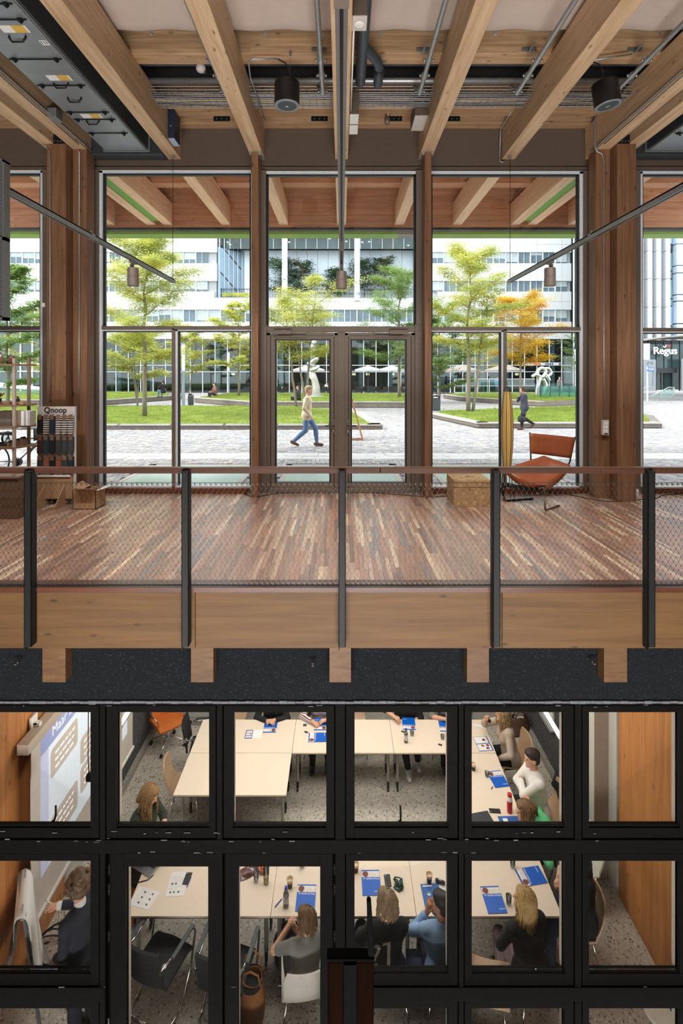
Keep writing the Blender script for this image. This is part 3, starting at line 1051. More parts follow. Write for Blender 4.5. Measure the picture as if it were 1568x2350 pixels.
# cable tray
t = thing('cable_tray', 'wire mesh cable tray spanning the ceiling in front of the middle cross beam', 'cable tray', (0, 7.3, H(3.8)))
m = MB()
for y in [7.10 + 0.05 * k for k in range(9)]:
    m.tube([(-2.98, y, H(3.80)), (4.7, y, H(3.80))], 0.0035, 4)
for z in (3.84, 3.885):
    for y in (7.10, 7.50): m.tube([(-2.98, y, H(z)), (4.7, y, H(z))], 0.0035, 4)
part(m, 'wires', M_galv, t)
m = MB()
for k in range(77):
    x = -2.95 + 0.1 * k
    m.tube([(x, 7.10, H(3.89)), (x, 7.10, H(3.797)), (x, 7.50, H(3.797)), (x, 7.50, H(3.89))], 0.0028, 4)
part(m, 'cross_wires', M_galv, t)
cabc = [M_blackpl, plain('grey_cable', (130, 130, 132), 0.5), plain('yellow_cable', (170, 150, 80), 0.5), plain('violet_cable', (90, 80, 104), 0.5)]
for k in range(9):
    y = 7.14 + 0.04 * k
    m = MB(); m.tube([(x, y + 0.02 * math.sin(x * 1.7 + k * 2), H(3.815 + 0.008 * math.sin(x * 2.3 + k))) for x in [-2.9 + 0.3 * q for q in range(26)]], 0.009, 5)
    tag(part(m, 'cable', cabc[(0, 1, 0, 3, 1, 2, 0, 1, 0)[k]], t, True), None)

# loudspeakers
for x, y, hz, wd, yaw in ((659, 225, 3.36, 'left', 0), (1396, 225, 3.36, 'right', 0.1)):
    Ys = 6.35
    X = (x - CX) * Ys / FPX
    t = thing('pendant_speaker', 'black round pendant loudspeaker hanging on the %s' % wd, 'loudspeaker', (X, Ys, H(3.24)), 0, 'pendant loudspeakers')
    if wd == 'right': t.rotation_euler = (0, -0.16, 0)
    m = MB(); m.lathe([(0.148, 0.0), (0.152, 0.02), (0.152, 0.27), (0.14, 0.285)], n=36); part(m, 'case', M_blackpl, t, True, world=False, auto=40)
    m = MB(); m.lathe([(0.118, -0.004), (0.126, -0.008), (0.146, -0.008), (0.151, 0.004)], n=36, caps=False); part(m, 'rim', plain('grey_rim', (130, 134, 138), 0.5) if wd == 'left' else bpy.data.materials['grey_rim'], t, True, world=False)
    m = MB(); m.lathe([(0.0, -0.001), (0.119, -0.003)], n=36, caps=False); part(m, 'grille', plain('slate_grille', (66, 76, 80), 0.7) if wd == 'left' else bpy.data.materials['slate_grille'], t, world=False)
    m = MB(); m.obox((0, 0.01, -0.006), (0.014, 0.012 if wd == 'left' else -0.012, 0), (-0.003, 0.003, 0), (0, 0, 0.003)); part(m, 'badge', M_white, t, world=False)
    m = MB(); m.tube([(0.02, 0, 0.285), (0.02, 0.0, 0.42), (-0.02, 0.02, 0.53), (-0.12, 0.05, 0.60)], 0.008, 6); part(m, 'cable', M_blackpl, t, True, world=False)
    m = MB(); m.tube([(0.03, 0.03, 0.28), (0.03, 0.1, 0.72)], 0.002, 4); m.cyl((0.03, 0.1, 0.66), (0.03, 0.1, 0.72), 0.012, n=8); part(m, 'suspension_wire', M_galv, t, world=False)
    q = 1 if wd == 'left' else -1
    m = MB(); z = 0.60
    if wd == 'left':
        m.tube([(-0.12, 0.05, 0.60), (-0.42, 0.05, 0.60), (-0.48, 0.06, 0.57), (-0.50, 0.3, 0.52), (-0.48, 1.4, 0.52)], 0.010, 6)
    else:
        m.tube([(-0.12, 0.05, 0.60), (0.42, 0.05, 0.60)], 0.010, 6)
    part(m, 'conduit', M_galv, t, True, world=False)

# little devices on and between the beams
t = thing('detector', 'white square detector box with a round face beside the middle beam', 'detector', (0.2, 5.25, H(3.5)))
m = MB(); m.box(0.115, 0.255, 5.15, 5.33, H(3.52), H(3.72)); part(m, 'bracket', M_taupe, t, bevel=0.004)
m = MB(); m.box(0.105, 0.255, 5.15, 5.36, H(3.50), H(3.52)); part(m, 'plate', M_offwhite, t, bevel=0.004)
m = MB(); m.lathe([(0.06, 0), (0.056, -0.012), (0.03, -0.018), (0.0, -0.018)], (0.18, 5.26, H(3.50)), 20); part(m, 'face', M_white, t, True)
t = thing('junction_box', 'tall taupe box with a white underside on the middle beam', 'box', (0.15, 7.2, H(3.5)))
m = MB(); m.box(0.11, 0.235, 7.02, 7.62, H(3.475), H(3.77)); part(m, 'case', M_taupe, t, bevel=0.004)
for y in (7.03, 7.34):
    m = MB(); m.box(0.112, 0.233, y, y + 0.27, H(3.466), H(3.475)); part(m, 'lid', M_white, t, bevel=0.003)
m = MB(); m.tube([(0.125, 5.4, H(3.53)), (0.125, 7.05, H(3.50))], 0.011, 6); tag(m.build('conduit', M_white, None, True), 'white conduit on the side of the middle beam', 'conduit')
t = thing('junction_box', 'square taupe box with its lit underside coloured paler left of the first right beam', 'box', (1.15, 7.7, H(3.7)))
m = MB(); m.box(1.05, 1.246, 7.48, 7.95, H(3.68), H(3.89)); part(m, 'case', M_taupe, t, bevel=0.004)
m = MB(); m.box(1.055, 1.242, 7.485, 7.945, H(3.672), H(3.682)); part(m, 'lid', M_offwhite, t)  # paler plate puts the light on the underside into its colour
t = thing('movement_sensor', 'small taupe sensor on a short rod between middle and first right beam', 'sensor', P(889, 278, 7.95))
m = MB(); m.cyl((0.005, 0, 0.05), (0.012, 0, EYE + 3.955 - P(889, 278, 7.95).z), 0.01); part(m, 'rod', M_offwhite, t, True, world=False, auto=40)
m = MB(); m.lathe([(0.0, -0.05), (0.03, -0.045), (0.045, -0.01), (0.045, 0.05), (0.0, 0.055)], n=18); part(m, 'case', M_lampbody, t, True, world=False)
t = thing('smoke_detector', 'round beige smoke detector under the dark strip left of the first left beam', 'detector', P(461, 160, 6.9))
m = MB(); m.lathe([(0.0, -0.03), (0.04, -0.028), (0.062, 0.0), (0.062, 0.035), (0.05, 0.07), (0.0, 0.07)], n=24); part(m, 'case', M_offwhite, t, True, world=False, auto=50)
m = MB(); m.cyl((0.02, 0, 0.05), (0.06, -0.02, -0.06), 0.006); part(m, 'test_wire', M_galv, t, world=False)
t = thing('wall_device', 'navy blue box on the right side of the second left beam', 'device', (-2.55, 7.9, H(3.7)))
m = MB(); m.box(-2.60, -2.50, 7.82, 8.10, H(3.51), H(3.93)); part(m, 'case', plain('navy_case', (38, 46, 66), 0.5), t, bevel=0.006)
m = MB(); m.box(-2.595, -2.505, 7.83, 8.09, H(3.50), H(3.512)); part(m, 'grille', plain('light_grille', (168, 184, 206), 0.5), t)
m = MB(); m.box(-2.57, -2.54, 7.815, 7.82, H(3.68), H(3.70)); part(m, 'badge', M_galv, t)
m = MB(); m.tube([(-2.55, 7.9, H(3.92)), (-2.57, 7.8, H(4.0))], 0.012, 6); part(m, 'bracket', M_galv, t, True)

# ------------------------------------------------------------------ lighting tracks
TZ = EYE + 1.43
for x, wd in ((-2.68, 'left'), (0.0, 'middle'), (2.68, 'right')):
    t = thing('lighting_track', 'suspended grey lighting track, %s one' % wd, 'light track', (x, 8.3, TZ), 0, 'lighting tracks')
    m = MB()
    m.box(x - 0.026, x - 0.008, 1.2, 8.28, TZ, TZ + 0.05); m.box(x + 0.008, x + 0.026, 1.2, 8.28, TZ, TZ + 0.05); m.box(x - 0.026, x + 0.026, 1.2, 8.28, TZ + 0.038, TZ + 0.052)
    part(m, 'rail', M_trackalu, t)
    m = MB(); m.box(x - 0.008, x + 0.008, 1.2, 8.28, TZ + 0.012, TZ + 0.04); part(m, 'slot', M_blackpl, t)
    m = MB(); m.box(x - 0.027, x + 0.027, 8.27, 8.36, TZ - 0.002, TZ + 0.054); part(m, 'end_cap', M_trackalu, t)
    if x:
        m = MB(); m.tube([(x, 8.31, TZ + 0.05), (x, 8.31, BZ0)], 0.004, 5); part(m, 'suspension_wire', M_black, t)
        m = MB(); m.cyl((x, 8.31, BZ0 - 0.05), (x, 8.31, BZ0), 0.025); part(m, 'ceiling_cup', M_galv, t, True, auto=40)
        yj = 5.6
        m = MB(); m.box(x - 0.029, x + 0.029, yj - 0.03, yj + 0.03, TZ - 0.004, TZ + 0.056); m.cyl((x, yj, TZ + 0.05), (x, yj, TZ + 0.09), 0.006); part(m, 'joint', M_trackalu, t)
    else:
        m = MB(); m.box(x - 0.03, x + 0.03, 1.95, 2.05, TZ - 0.004, TZ + 0.056); part(m, 'joint', M_lampbody, t)
        m = MB(); m.box(x - 0.028, x + 0.028, 5.72, 6.1, TZ - 0.012, TZ + 0.054); part(m, 'feed_box', M_trackalu, t)
    ys = 6.72 if x else 6.95
    s = thing('track_spotlight', 'taupe cylinder spotlight on the %s lighting track' % wd, 'spotlight', (x, ys, TZ), 0, 'track spotlights')
    m = MB(); m.box(-0.02, 0.02, -0.08, 0.08, -0.03, 0.0); part(m, 'adaptor', M_lampbody, s, bevel=0.004, world=False)
    sx = 0.05 if x < 0 else -0.05 if x > 0 else 0
    m = MB(); m.box(sx - 0.012 - (0.075 if x < 0 else -0.075 if x > 0 else 0), sx + 0.012 - (0.075 if x < 0 else -0.075 if x > 0 else 0), -0.015, 0.015, -0.2, -0.03)
    m.cyl((0, 0, -0.10), (0, 0, -0.03), 0.014); part(m, 'stem', M_lampbody, s, world=False)
    m = MB(); m.lathe([(0.0, -0.085), (0.066, -0.088), (0.07, -0.1), (0.07, -0.195), (0.067, -0.198), (0.067, -0.204), (0.071, -0.207), (0.071, -0.315), (0.066, -0.318), (0.062, -0.30)], n=28, caps=False); part(m, 'body', M_lampbody, s, True, world=False, auto=35)
    m = MB(); m.lathe([(0.0, -0.296), (0.062, -0.298)], n=24, caps=False); part(m, 'lens', plain('lens_' + wd, (214, 200, 186), 0.3), s, world=False)
    for q in range(3):
        pass

# perforated panel hanging at the left edge
t = thing('hanging_panel', 'dark perforated panel in a light frame hanging at the left edge', 'panel', P(0, 550, 3.4))
Yp = 3.4
m = MB(); a, b = P(-60, 352, Yp), P(12, 735, Yp)
m.box(a.x, b.x - 0.012, Yp, Yp + 0.03, b.z + 0.02, a.z - 0.03)
part(m, 'mesh', stripes('perforated_mesh', (30, 32, 34), (96, 98, 100), 2, 26), t)
m = MB(); m.box(b.x - 0.014, b.x, Yp - 0.01, Yp + 0.05, b.z, a.z - 0.04); m.box(a.x, b.x, Yp - 0.01, Yp + 0.05, b.z, b.z + 0.02); m.prism([(a.x, Yp - 0.01, a.z + 0.03), (b.x, Yp - 0.01, a.z - 0.045), (b.x, Yp - 0.01, a.z - 0.06), (a.x, Yp - 0.01, a.z + 0.0)], (0, 0.06, 0))
mid = P(0, 548, Yp).z; m.box(a.x, b.x, Yp - 0.01, Yp + 0.05, mid - 0.012, mid + 0.012)
part(m, 'frame', M_trackalu, t)
m = MB(); m.tube([(a.x + 0.02, Yp + 0.02, a.z), (a.x + 0.02, Yp + 0.02, 6.3)], 0.004, 5); part(m, 'suspension_wire', M_black, t)

# ------------------------------------------------------------------ shop shelf, sock stand, boxes at the left
t = thing('display_shelf', 'open display shelf of thin posts and boards at the left window', 'shelf', (-4.9, 7.6, 0))
Ysh = 7.12
M_shelfw = wood('shelf_board', (150, 118, 92), (112, 84, 64), 0, 9, 0.6, False)
xl, xr = -5.6, P(36, 900, Ysh).x
for x, y in ((xr - 0.02, Ysh), (xr - 0.06, Ysh + 0.40), (xl, Ysh), (xl, Ysh + 0.42)):
    m = MB(); m.box(x - 0.018, x + 0.018, y - 0.018, y + 0.018, 0.0, P(0, 822 if y == Ysh else 820, Ysh).z); part(m, 'post', plain('shelf_post', (178, 160, 146), 0.5) if 'shelf_post' not in bpy.data.materials else bpy.data.materials['shelf_post'], t, bevel=0.003)
shz = [P(0, q, Ysh).z for q in (837, 931, 980, 1028)]
for z in shz:
    m = MB()
    m.prism([(xl - 0.1, Ysh - 0.05, z - 0.012), (xr - 0.02, Ysh - 0.05, z - 0.012), (xr + 0.12, Ysh + 0.28, z - 0.012), (xr + 0.04, Ysh + 0.42, z - 0.012), (xl - 0.1, Ysh + 0.42, z - 0.012)], (0, 0, 0.024))
    part(m, 'shelf_board', M_shelfw, t)


def onshelf(px, z, dy=0.1):
    Y = Ysh + dy
    return Vector(((px - CX) * Y / FPX, Y, z + 0.0125))


o = thing('toy_car', 'small wooden toy truck on the top board of the display shelf', 'toy', onshelf(26, shz[0]))
m = MB(); m.box(-0.05, 0.04, -0.03, 0.03, 0.012, 0.075); m.box(-0.02, 0.04, -0.03, 0.03, 0.075, 0.11); part(m, 'body', M_shelfw, o, bevel=0.004, world=False)
for q in (-0.035, 0.03):
    m = MB(); m.cyl((q, -0.034, 0.018), (q, 0.034, 0.018), 0.018); part(m, 'wheel', M_gasket, o, world=False)
m = MB(); m.box(-0.04, -0.02, -0.025, 0.025, 0.075, 0.12); part(m, 'cab', M_gasket, o, world=False)
o = thing('picture_block', 'leaning dark wooden board on the top of the display shelf', 'board', onshelf(-6, shz[0]))
m = MB(); m.obox((0, 0, 0.07), (0.07, 0, 0.03), (0, 0.012, 0), (-0.03, 0, 0.06)); part(m, 'board', M_shelfw, o, world=False)
m = MB(); m.obox((0.03, -0.014, 0.09), (0.03, 0, 0.035), (0, 0.003, 0), (-0.008, 0, 0.006)); part(m, 'edge', M_white, o, world=False)
for px, wd in ((10, 'left'), (42, 'right')):
    o = thing('wooden_tray', 'flat wooden box on the second shelf board, %s one' % wd, 'tray', onshelf(px, shz[1]), 0, 'flat boxes on the shelf')
    m = MB(); m.box(-0.1, 0.09, -0.04, 0.04, 0, 0.036); part(m, 'base', M_card, o, bevel=0.003, world=False)
    m = MB(); m.box(-0.102, 0.0, -0.042, -0.038, 0, 0.036); part(m, 'front_label', M_shelfw, o, world=False)
o = thing('posy_vase', 'little dark pot with white flowers on the right flat box', 'vase', onshelf(41, shz[1]) + Vector((0, 0, 0.038)))
m = MB(); m.lathe([(0.02, 0), (0.026, 0.01), (0.024, 0.04), (0.018, 0.046)], n=12); part(m, 'pot', M_gasket, o, True, world=False)
m = MB()
for k in range(14):
    a = R.uniform(0, 6.28); r = R.uniform(0.01, 0.05); z = R.uniform(0.06, 0.15)
    m.lathe([(0.0, -0.012), (0.014, 0), (0.0, 0.012)], (r * math.cos(a), r * math.sin(a), z), 6)
part(m, 'blossoms', plain('pale_blossom', (232, 216, 196), 0.8), o, world=False)
m = MB()
for k in range(6): m.tube([(0, 0, 0.03), (0.02 * math.cos(k), 0.02 * math.sin(k), 0.08)], 0.003, 4)
part(m, 'stems', plain('stem_green', (84, 110, 60), 0.8), o, world=False)
o = thing('red_plant', 'dark red leafy sprig in a pot on the second shelf board', 'plant', onshelf(-2, shz[1]) + Vector((0, 0, 0.037)))
m = MB()
for k in range(10):
    a = k * 0.63; d = Vector((math.cos(a), math.sin(a), 0.9)).normalized(); s_ = d.cross(Vector((0, 0, 1))).normalized()
    c = d * 0.05 + Vector((0, 0, 0.05))
    m.prism([c - d * 0.05, c + s_ * 0.018, c + d * 0.06, c - s_ * 0.018], (0, 0, 0.002))
part(m, 'leaves', plain('wine_leaf', (112, 40, 48), 0.7), o, world=False)
m = MB(); m.lathe([(0.028, 0), (0.034, 0.05), (0.03, 0.05)], n=12); part(m, 'pot', M_gasket, o, True, world=False)
bc = [(118, 108, 98), (124, 114, 104), (112, 104, 96), (196, 190, 184), (150, 136, 120), (232, 230, 226), (160, 160, 164), (224, 224, 224), (176, 168, 160)]
px = -6.0
for k, (w, c) in enumerate(zip((18, 13, 9, 4, 10, 7, 4, 5, 5), bc)):
    a = onshelf(px, shz[2], 0.06); wd = w * (Ysh + 0.06) / FPX
    o = thing('book', 'upright %s on the third shelf board, %s from the left' % (('tan book', 'brown book', 'umber book', 'slim pale book', 'khaki book', 'white book', 'slim grey book', 'slim white book', 'sand book')[k], ('first', 'second', 'third', 'fourth', 'fifth', 'sixth', 'seventh', 'eighth', 'last')[k]), 'book', a, 0, 'books on the display shelf')
    hh = 0.20
    m = MB(); m.box(0.001, wd - 0.001, 0, 0.14, 0, hh); part(m, 'cover', plain('cover%d' % k, c, 0.7), o, bevel=0.002, world=False)
    m = MB(); m.box(0.003, wd - 0.003, 0.004, 0.137, hh - 0.002, hh + 0.001); part(m, 'pages', M_paper, o, world=False)
    px += w
px = 15
for k in range(5):
    w, hh = (6, 6, 8, 8, 10)[k], (0.07, 0.075, 0.09, 0.095, 0.115)[k]
    a = onshelf(px, shz[3], 0.06 + 0.02 * k); wd = w * (Ysh + 0.1) / FPX
    o = thing('toy_house', 'small wooden house block with a dark roof, number %s of the row' % ('one', 'two', 'three', 'four', 'five')[k], 'toy', a, 0, 'house blocks on the lowest board')
    m = MB(); m.prism([(0.001, 0, 0), (wd - 0.001, 0, 0), (wd - 0.001, 0, hh * 0.75), (wd / 2, 0, hh), (0.001, 0, hh * 0.75)], (0, 0.09, 0)); part(m, 'block', M_shelfw, o, world=False)
    m = MB(); m.obox((wd * 0.75, 0.045, hh * 0.885), (wd * 0.27, 0, -hh * 0.135), (0, 0.048, 0), (0.001, 0, 0.002)); m.obox((wd * 0.25, 0.045, hh * 0.885), (wd * 0.27, 0, hh * 0.135), (0, 0.048, 0), (-0.001, 0, 0.002)); part(m, 'roof', M_gasket, o, world=False)
    px += w
o = thing('glass_jar', 'round clear glass jar on the lowest shelf board', 'jar', onshelf(18, shz[3], 0.3))
m = MB(); m.lathe([(0.04, 0), (0.075, 0.04), (0.085, 0.09), (0.07, 0.14), (0.045, 0.16)], n=20, caps=False); part(m, 'jar', glass('jar_glass', (0.9, 0.92, 0.93), 1, haze=0.12), o, True, world=False)
m = MB(); m.lathe([(0.047, 0.158), (0.05, 0.165), (0.0, 0.185)], n=20); part(m, 'lid', M_white, o, True, world=False)
o = thing('dark_basket', 'low dark tray of trinkets at the left end of the lowest board', 'tray', onshelf(2, shz[3], 0.12))
m = MB(); m.box(-0.1, 0.09, -0.04, 0.06, 0, 0.02); part(m, 'tray', M_gasket, o, bevel=0.004, world=False)
for k in range(6):
    m = MB(); m.lathe([(0.0, 0), (0.022, 0.012), (0.018, 0.03), (0.0, 0.036)], (-0.07 + k * 0.028, 0, 0.02), 8); part(m, 'trinket', (M_gasket, M_shelfw, M_galv)[k % 3], o, True, world=False)

# wooden chest behind the railing at far left
t = thing('wooden_chest', 'dark wooden cabinet under the display shelf at the left edge', 'cabinet', (-4.75, 7.0, 0))
m = MB(); m.box(-5.6, P(47, 1100, 7.0).x, 6.95, 7.25, 0.0, 0.54); part(m, 'body', wood('chest_wood', (112, 84, 60), (82, 60, 42), 0, 9, 0.5, False), t, bevel=0.006)
m = MB(); m.box(-5.62, P(48, 1100, 7.0).x + 0.01, 6.93, 7.26, 0.54, 0.57); part(m, 'top', M_shelfw, t, bevel=0.004)

# sock stand
t = thing('sock_stand', 'freestanding cardboard sock display with a printed header', 'display stand', (-4.2, 7.72, 0))
Yk = 7.7
xa, xb = P(86, 0, Yk).x, P(170, 0, Yk).x
zt_ = P(0, 933, Yk).z
M_stand = plain('pale_display_board', (214, 204, 198), 0.7)
m = MB(); m.box(xa, xb, Yk, Yk + 0.03, 0.1, zt_); part(m, 'board', M_stand, t)
m = MB(); m.box(xb - 0.006, xb + 0.004, Yk - 0.002, Yk + 0.06, 0.1, zt_); part(m, 'edge_strip', M_white, t)
m = MB(); m.box(xa, xb - 0.01, Yk - 0.03, Yk, 0.1, P(0, 1092, Yk).z); part(m, 'base_box', M_card, t)
m = MB(); m.box(xa, xb - 0.03, Yk - 0.05, Yk, P(0, 1093, Yk).z, P(0, 1090, Yk).z + 0.01); part(m, 'ledge', M_paper, t)
for px in (104, 150):
    x = P(px, 0, Yk).x
    m = MB(); m.prism([(x, Yk - 0.30, 0.0), (x, Yk, 0.0), (x, Yk, 0.34), (x, Yk - 0.04, 0.30), (x, Yk - 0.31, 0.04)], (0.012, 0, 0)); part(m, 'foot', M_card, t)
place_text(T_sock, t, P(127, 941.5, Yk - 0.003), (1, 0, 0), (0, 0, 1))
sc = {'k': plain('sock_black', (34, 36, 40), 0.9), 'n': plain('sock_navy', (42, 48, 66), 0.9), 'w': plain('sock_wine', (84, 50, 54), 0.9), 'g': plain('sock_green', (44, 66, 66), 0.9), 'c': plain('sock_charcoal', (72, 70, 70), 0.9), 'r': plain('sock_rust', (164, 98, 80), 0.9), 's': stripes('sock_stripe', (30, 28, 30), (232, 224, 216), 2, 9.5), 'd': stripes('sock_dark_stripe', (30, 32, 36), (86, 90, 98), 0, 14)}
scn = {'k': 'black', 'n': 'navy', 'w': 'wine red', 'g': 'bottle green', 'c': 'charcoal', 'r': 'rust', 's': 'black and white striped', 'd': 'dark pinstriped'}
for r_, (row, y0, y1) in enumerate(((('k', 's', 'n', 's', 's', 's'), 955, 996), (('w', 'g', 'k', 'c', 'd', 'c'), 1002, 1042), (('c', 'r', 'k', 'r', 'd', 'n'), 1048, 1072))):
    for k, ch in enumerate(row):
        pxx = 92 + k * 14.2
        p = P(pxx, y0, Yk - 0.035)
        hgt = (min(y1, 1072) - y0) * Yk / FPX if r_ < 2 else 0.26
        o = thing('sock_pair', '%s sock pair, %s row of the sock stand, place %s' % (scn[ch], ('top', 'middle', 'lowest')[r_], ('one', 'two', 'three', 'four', 'five', 'six')[k]), 'socks', p, 0, 'socks on the stand')
        m = MB()
        prof = [(-0.034, 0), (0.034, 0), (0.034, -hgt * 0.72), (0.026, -hgt * 0.98), (-0.026, -hgt), (-0.04, -hgt * 0.9), (-0.036, -hgt * 0.6)]
        m.prism([(x, -0.02, z) for x, z in prof], (0, 0.02, 0)); part(m, 'sock', sc[ch], o, bevel=0.004, world=False)
        m = MB(); m.prism([(x * 0.92 + 0.012, -0.001, z * 0.96) for x, z in prof], (0, 0.016, 0)); part(m, 'sock', sc[ch], o, world=False)
        m = MB(); m.box(-0.025, 0.028, -0.024, -0.019, -0.05, 0.022); part(m, 'card_tag', M_shelfw, o, world=False)
        m = MB(); m.tube([(0, -0.03, 0.02), (0, 0.034, 0.02)], 0.003, 4); part(m, 'hook', M_galv, o, world=False)

# open carton
t = thing('carton', 'open brown cardboard carton beside the sock stand', 'box', P(200, 1150, 7.6) * 1.0)
t.location = (P(194, 0, 7.45).x, 7.6, 0)
m = MB(); xa, xb = -0.165, 0.16
m.box(xa, xb, -0.15, -0.142, 0, 0.27); m.box(xa, xb, 0.152, 0.16, 0, 0.27); m.box(xa, xa + 0.008, -0.15, 0.16, 0, 0.27); m.box(xb - 0.008, xb, -0.15, 0.16, 0, 0.27); m.box(xa, xb, -0.15, 0.16, 0, 0.008)
part(m, 'walls', M_card, t, world=False)
m = MB(); m.obox((0.03, -0.21, 0.30), (0.15, 0, 0), (0, -0.065, 0.022), (0, 0.001, 0.003)); part(m, 'flap', M_card, t, world=False)
m = MB(); m.obox((xb + 0.07, 0.0, 0.285), (0.075, 0, 0.02), (0, 0.15, 0), (-0.001, 0, 0.004)); part(m, 'flap', M_paper, t, world=False)
m = MB(); m.obox((xa + 0.05, 0.0, 0.31), (0.06, 0, -0.035), (0, 0.15, 0), (0.001, 0, 0.004)); part(m, 'flap', M_card, t, world=False)
m = MB(); m.box(-0.14, 0.12, -0.12, 0.13, 0.2, 0.235); tag(part(m, 'contents', M_gasket, t, world=False), 'dark contents')

# ------------------------------------------------------------------ lamp, sling chair, cork box, floor cable at the right
t = thing('floor_lamp', 'slender spindle floor lamp with an amber shade by the right window', 'lamp', ((1164 - CX) * 8.05 / FPX, 8.05, 0))
m = MB(); Yl = 8.05
zz = [P(0, q, Yl).z for q in (1070, 985, 899)]
hw = [9 * Yl / FPX, 14.0 * Yl / FPX, 8 * Yl / FPX]
M_shade = plain('amber_parchment', (214, 178, 104), 0.6, 0, 0.04, 8)
nseg = 8
for k in range(nseg):
    a0, a1 = 2 * PI * (k + 0.5) / nseg, 2 * PI * (k + 1.5) / nseg
    rows = []
    for u in range(9):
        f = u / 8
        z = zz[0] + (zz[2] - zz[0]) * f
        w = hw[0] + (hw[1] - hw[0]) * math.sin(PI / 2 * min(1, f / 0.5)) if f <= 0.5 else hw[2] + (hw[1] - hw[2]) * math.cos(PI / 2 * (f - 0.5) / 0.5)
        rows.append([(w * math.cos(a0), w * math.sin(a0), z), (w * math.cos((a0 + a1) / 2) * 0.965, w * math.sin((a0 + a1) / 2) * 0.965, z), (w * math.cos(a1), w * math.sin(a1), z)])
    m = MB(); m.sheet(rows, 0.003); part(m, 'shade_panel', M_shade, t, world=False)
    m = MB(); m.tube([r[0] for r in rows], 0.004, 5); part(m, 'rib', M_blackpl, t, world=False)
m = MB(); m.tube([(-0.05, 0, zz[2]), (-0.045, 0, zz[2] + 0.05), (0, 0, zz[2] + 0.075), (0.045, 0, zz[2] + 0.05), (0.05, 0, zz[2])], 0.006, 6); part(m, 'top_loop', M_blackpl, t, True, world=False)
for k in range(4):
    a = PI / 4 + k * PI / 2
    m = MB(); m.tube([(0.055 * math.cos(a), 0.055 * math.sin(a), zz[0]), (0.085 * math.cos(a), 0.085 * math.sin(a), 0.25), (0.12 * math.cos(a), 0.12 * math.sin(a), 0.0)], 0.006, 6); part(m, 'leg', M_blackpl, t, world=False)

t = thing('cork_box', 'square tan cork chest with a lid standing on the balcony floor', 'box', (G(1083, 1163, 0).x, 7.75, 0))
M_cork = speckle('cork_block', (176, 140, 96), (132, 98, 62), (206, 176, 132), 26, 0.85, 0.6)
a, b = G(1042, 1163, 0), G(1126, 1163, 0)
yb_ = 8.12
Lx = (a.x - t.location.x, b.x - t.location.x)
y0 = a.y - 7.75
m = MB(); m.box(Lx[0], Lx[1], y0, 0.36, 0, 0.275); part(m, 'body', M_cork, t, bevel=0.006, world=False)
m = MB(); m.box(Lx[0] - 0.002, Lx[1] + 0.002, y0 - 0.002, 0.362, 0.28, 0.385); part(m, 'lid', M_cork, t, bevel=0.008, world=False)
m = MB(); m.box(-0.03, 0.05, 0.1, 0.14, 0.383, 0.388); part(m, 'grip', M_gasket, t, world=False)

# leather sling chair
M_leather = plain('cognac_leather', (172, 98, 64), 0.38, 0, 0.10, 9)
ch = thing('sling_chair', 'low cognac leather sling chair on steel runners by the right window', 'chair', (3.1, 7.75, 0))
Yb = 8.15
bl, br_, brb, blb = P(1217, 994, 8.05), P(1321, 1004, 8.35), P(1311, 1052, 8.30), P(1218, 1041, 8.02)
def lerp(a, b, t): return a + (b - a) * t
rows = []
for u in range(6):
    f = u / 5
    L_, R_ = lerp(bl, blb, f), lerp(br_, brb, f)
    rows.append([lerp(L_, R_, k / 10) + Vector((0, 0.05 * math.sin(PI * k / 10), 0)) for k in range(11)])
m = MB(); m.sheet(rows, 0.006); part(m, 'backrest', M_leather, ch, True)
# seat sling: four corners pulled up, belly hanging low
sl, sb, sr, sf = P(1158, 1075, 7.75), P(1248, 1046, 8.15), P(1310, 1068, 8.10), P(1251, 1113, 7.55)
rows = []
n = 14
for i in range(n + 1):
    u = i / n
    row = []
    for j in range(n + 1):
        v = j / n
        p = (1 - u) * (1 - v) * sl + (1 - u) * v * sb + u * v * sr + u * (1 - v) * sf
        sag = 0.17 * (math.sin(PI * u) * math.sin(PI * v)) ** 0.8
        edge = 0.075 * math.sin(PI * u) * (1 - v) ** 3
        p = p + Vector((0, 0, -sag - edge * 0.6))
        row.append(p)
    rows.append(row)
m = MB(); m.sheet(rows, 0.006); part(m, 'seat_sling', M_leather, ch, True)
# outer belly: folded leather under the front
rows = []
fr0, fr1, fr2 = sl + Vector((0, -0.01, -0.01)), P(1222, 1107, 7.5), sf
for i in range(9):
    u = i / 8
    top = (1 - u) ** 2 * fr0 + 2 * u * (1 - u) * P(1200, 1108, 7.55) + u * u * sf
    rows.append([top, top + Vector((0.02, 0.10, -0.05 - 0.07 * math.sin(PI * u))), top + Vector((0.10, 0.24, -0.06 - 0.10 * math.sin(PI * u)))])
m = MB(); m.sheet(rows, 0.005); part(m, 'under_sling', M_leather, ch, True)
rows = []
for i in range(9):
    u = i / 8
    top = lerp(sf, sr, u)
    rows.append([top, top + Vector((-0.03, 0.02, -0.10 - 0.05 * math.sin(PI * u))), top + Vector((-0.12, 0.08, -0.17))])
m = MB(); m.sheet(rows, 0.005); part(m, 'under_sling', M_leather, ch, True)
m = MB(); m.beam(sl + Vector((-0.02, 0.02, -0.24)), P(1250, 1128, 7.62), 0.03, 0.06); part(m, 'cross_bar', M_black, ch)
f1, f2 = G(1252, 1171, 0.012), G(1284, 1160, 0.012)
m = MB(); m.tube([sf + Vector((0, 0, -0.01)), Vector((f1.x - 0.005, f1.y, 0.06)), Vector((f1.x, f1.y, 0.025)), f1 + (f2 - f1) * 0.06, f2], 0.014, 8); part(m, 'runner', plain('aged_steel', (118, 92, 74), 0.35, 0.7), ch, True)
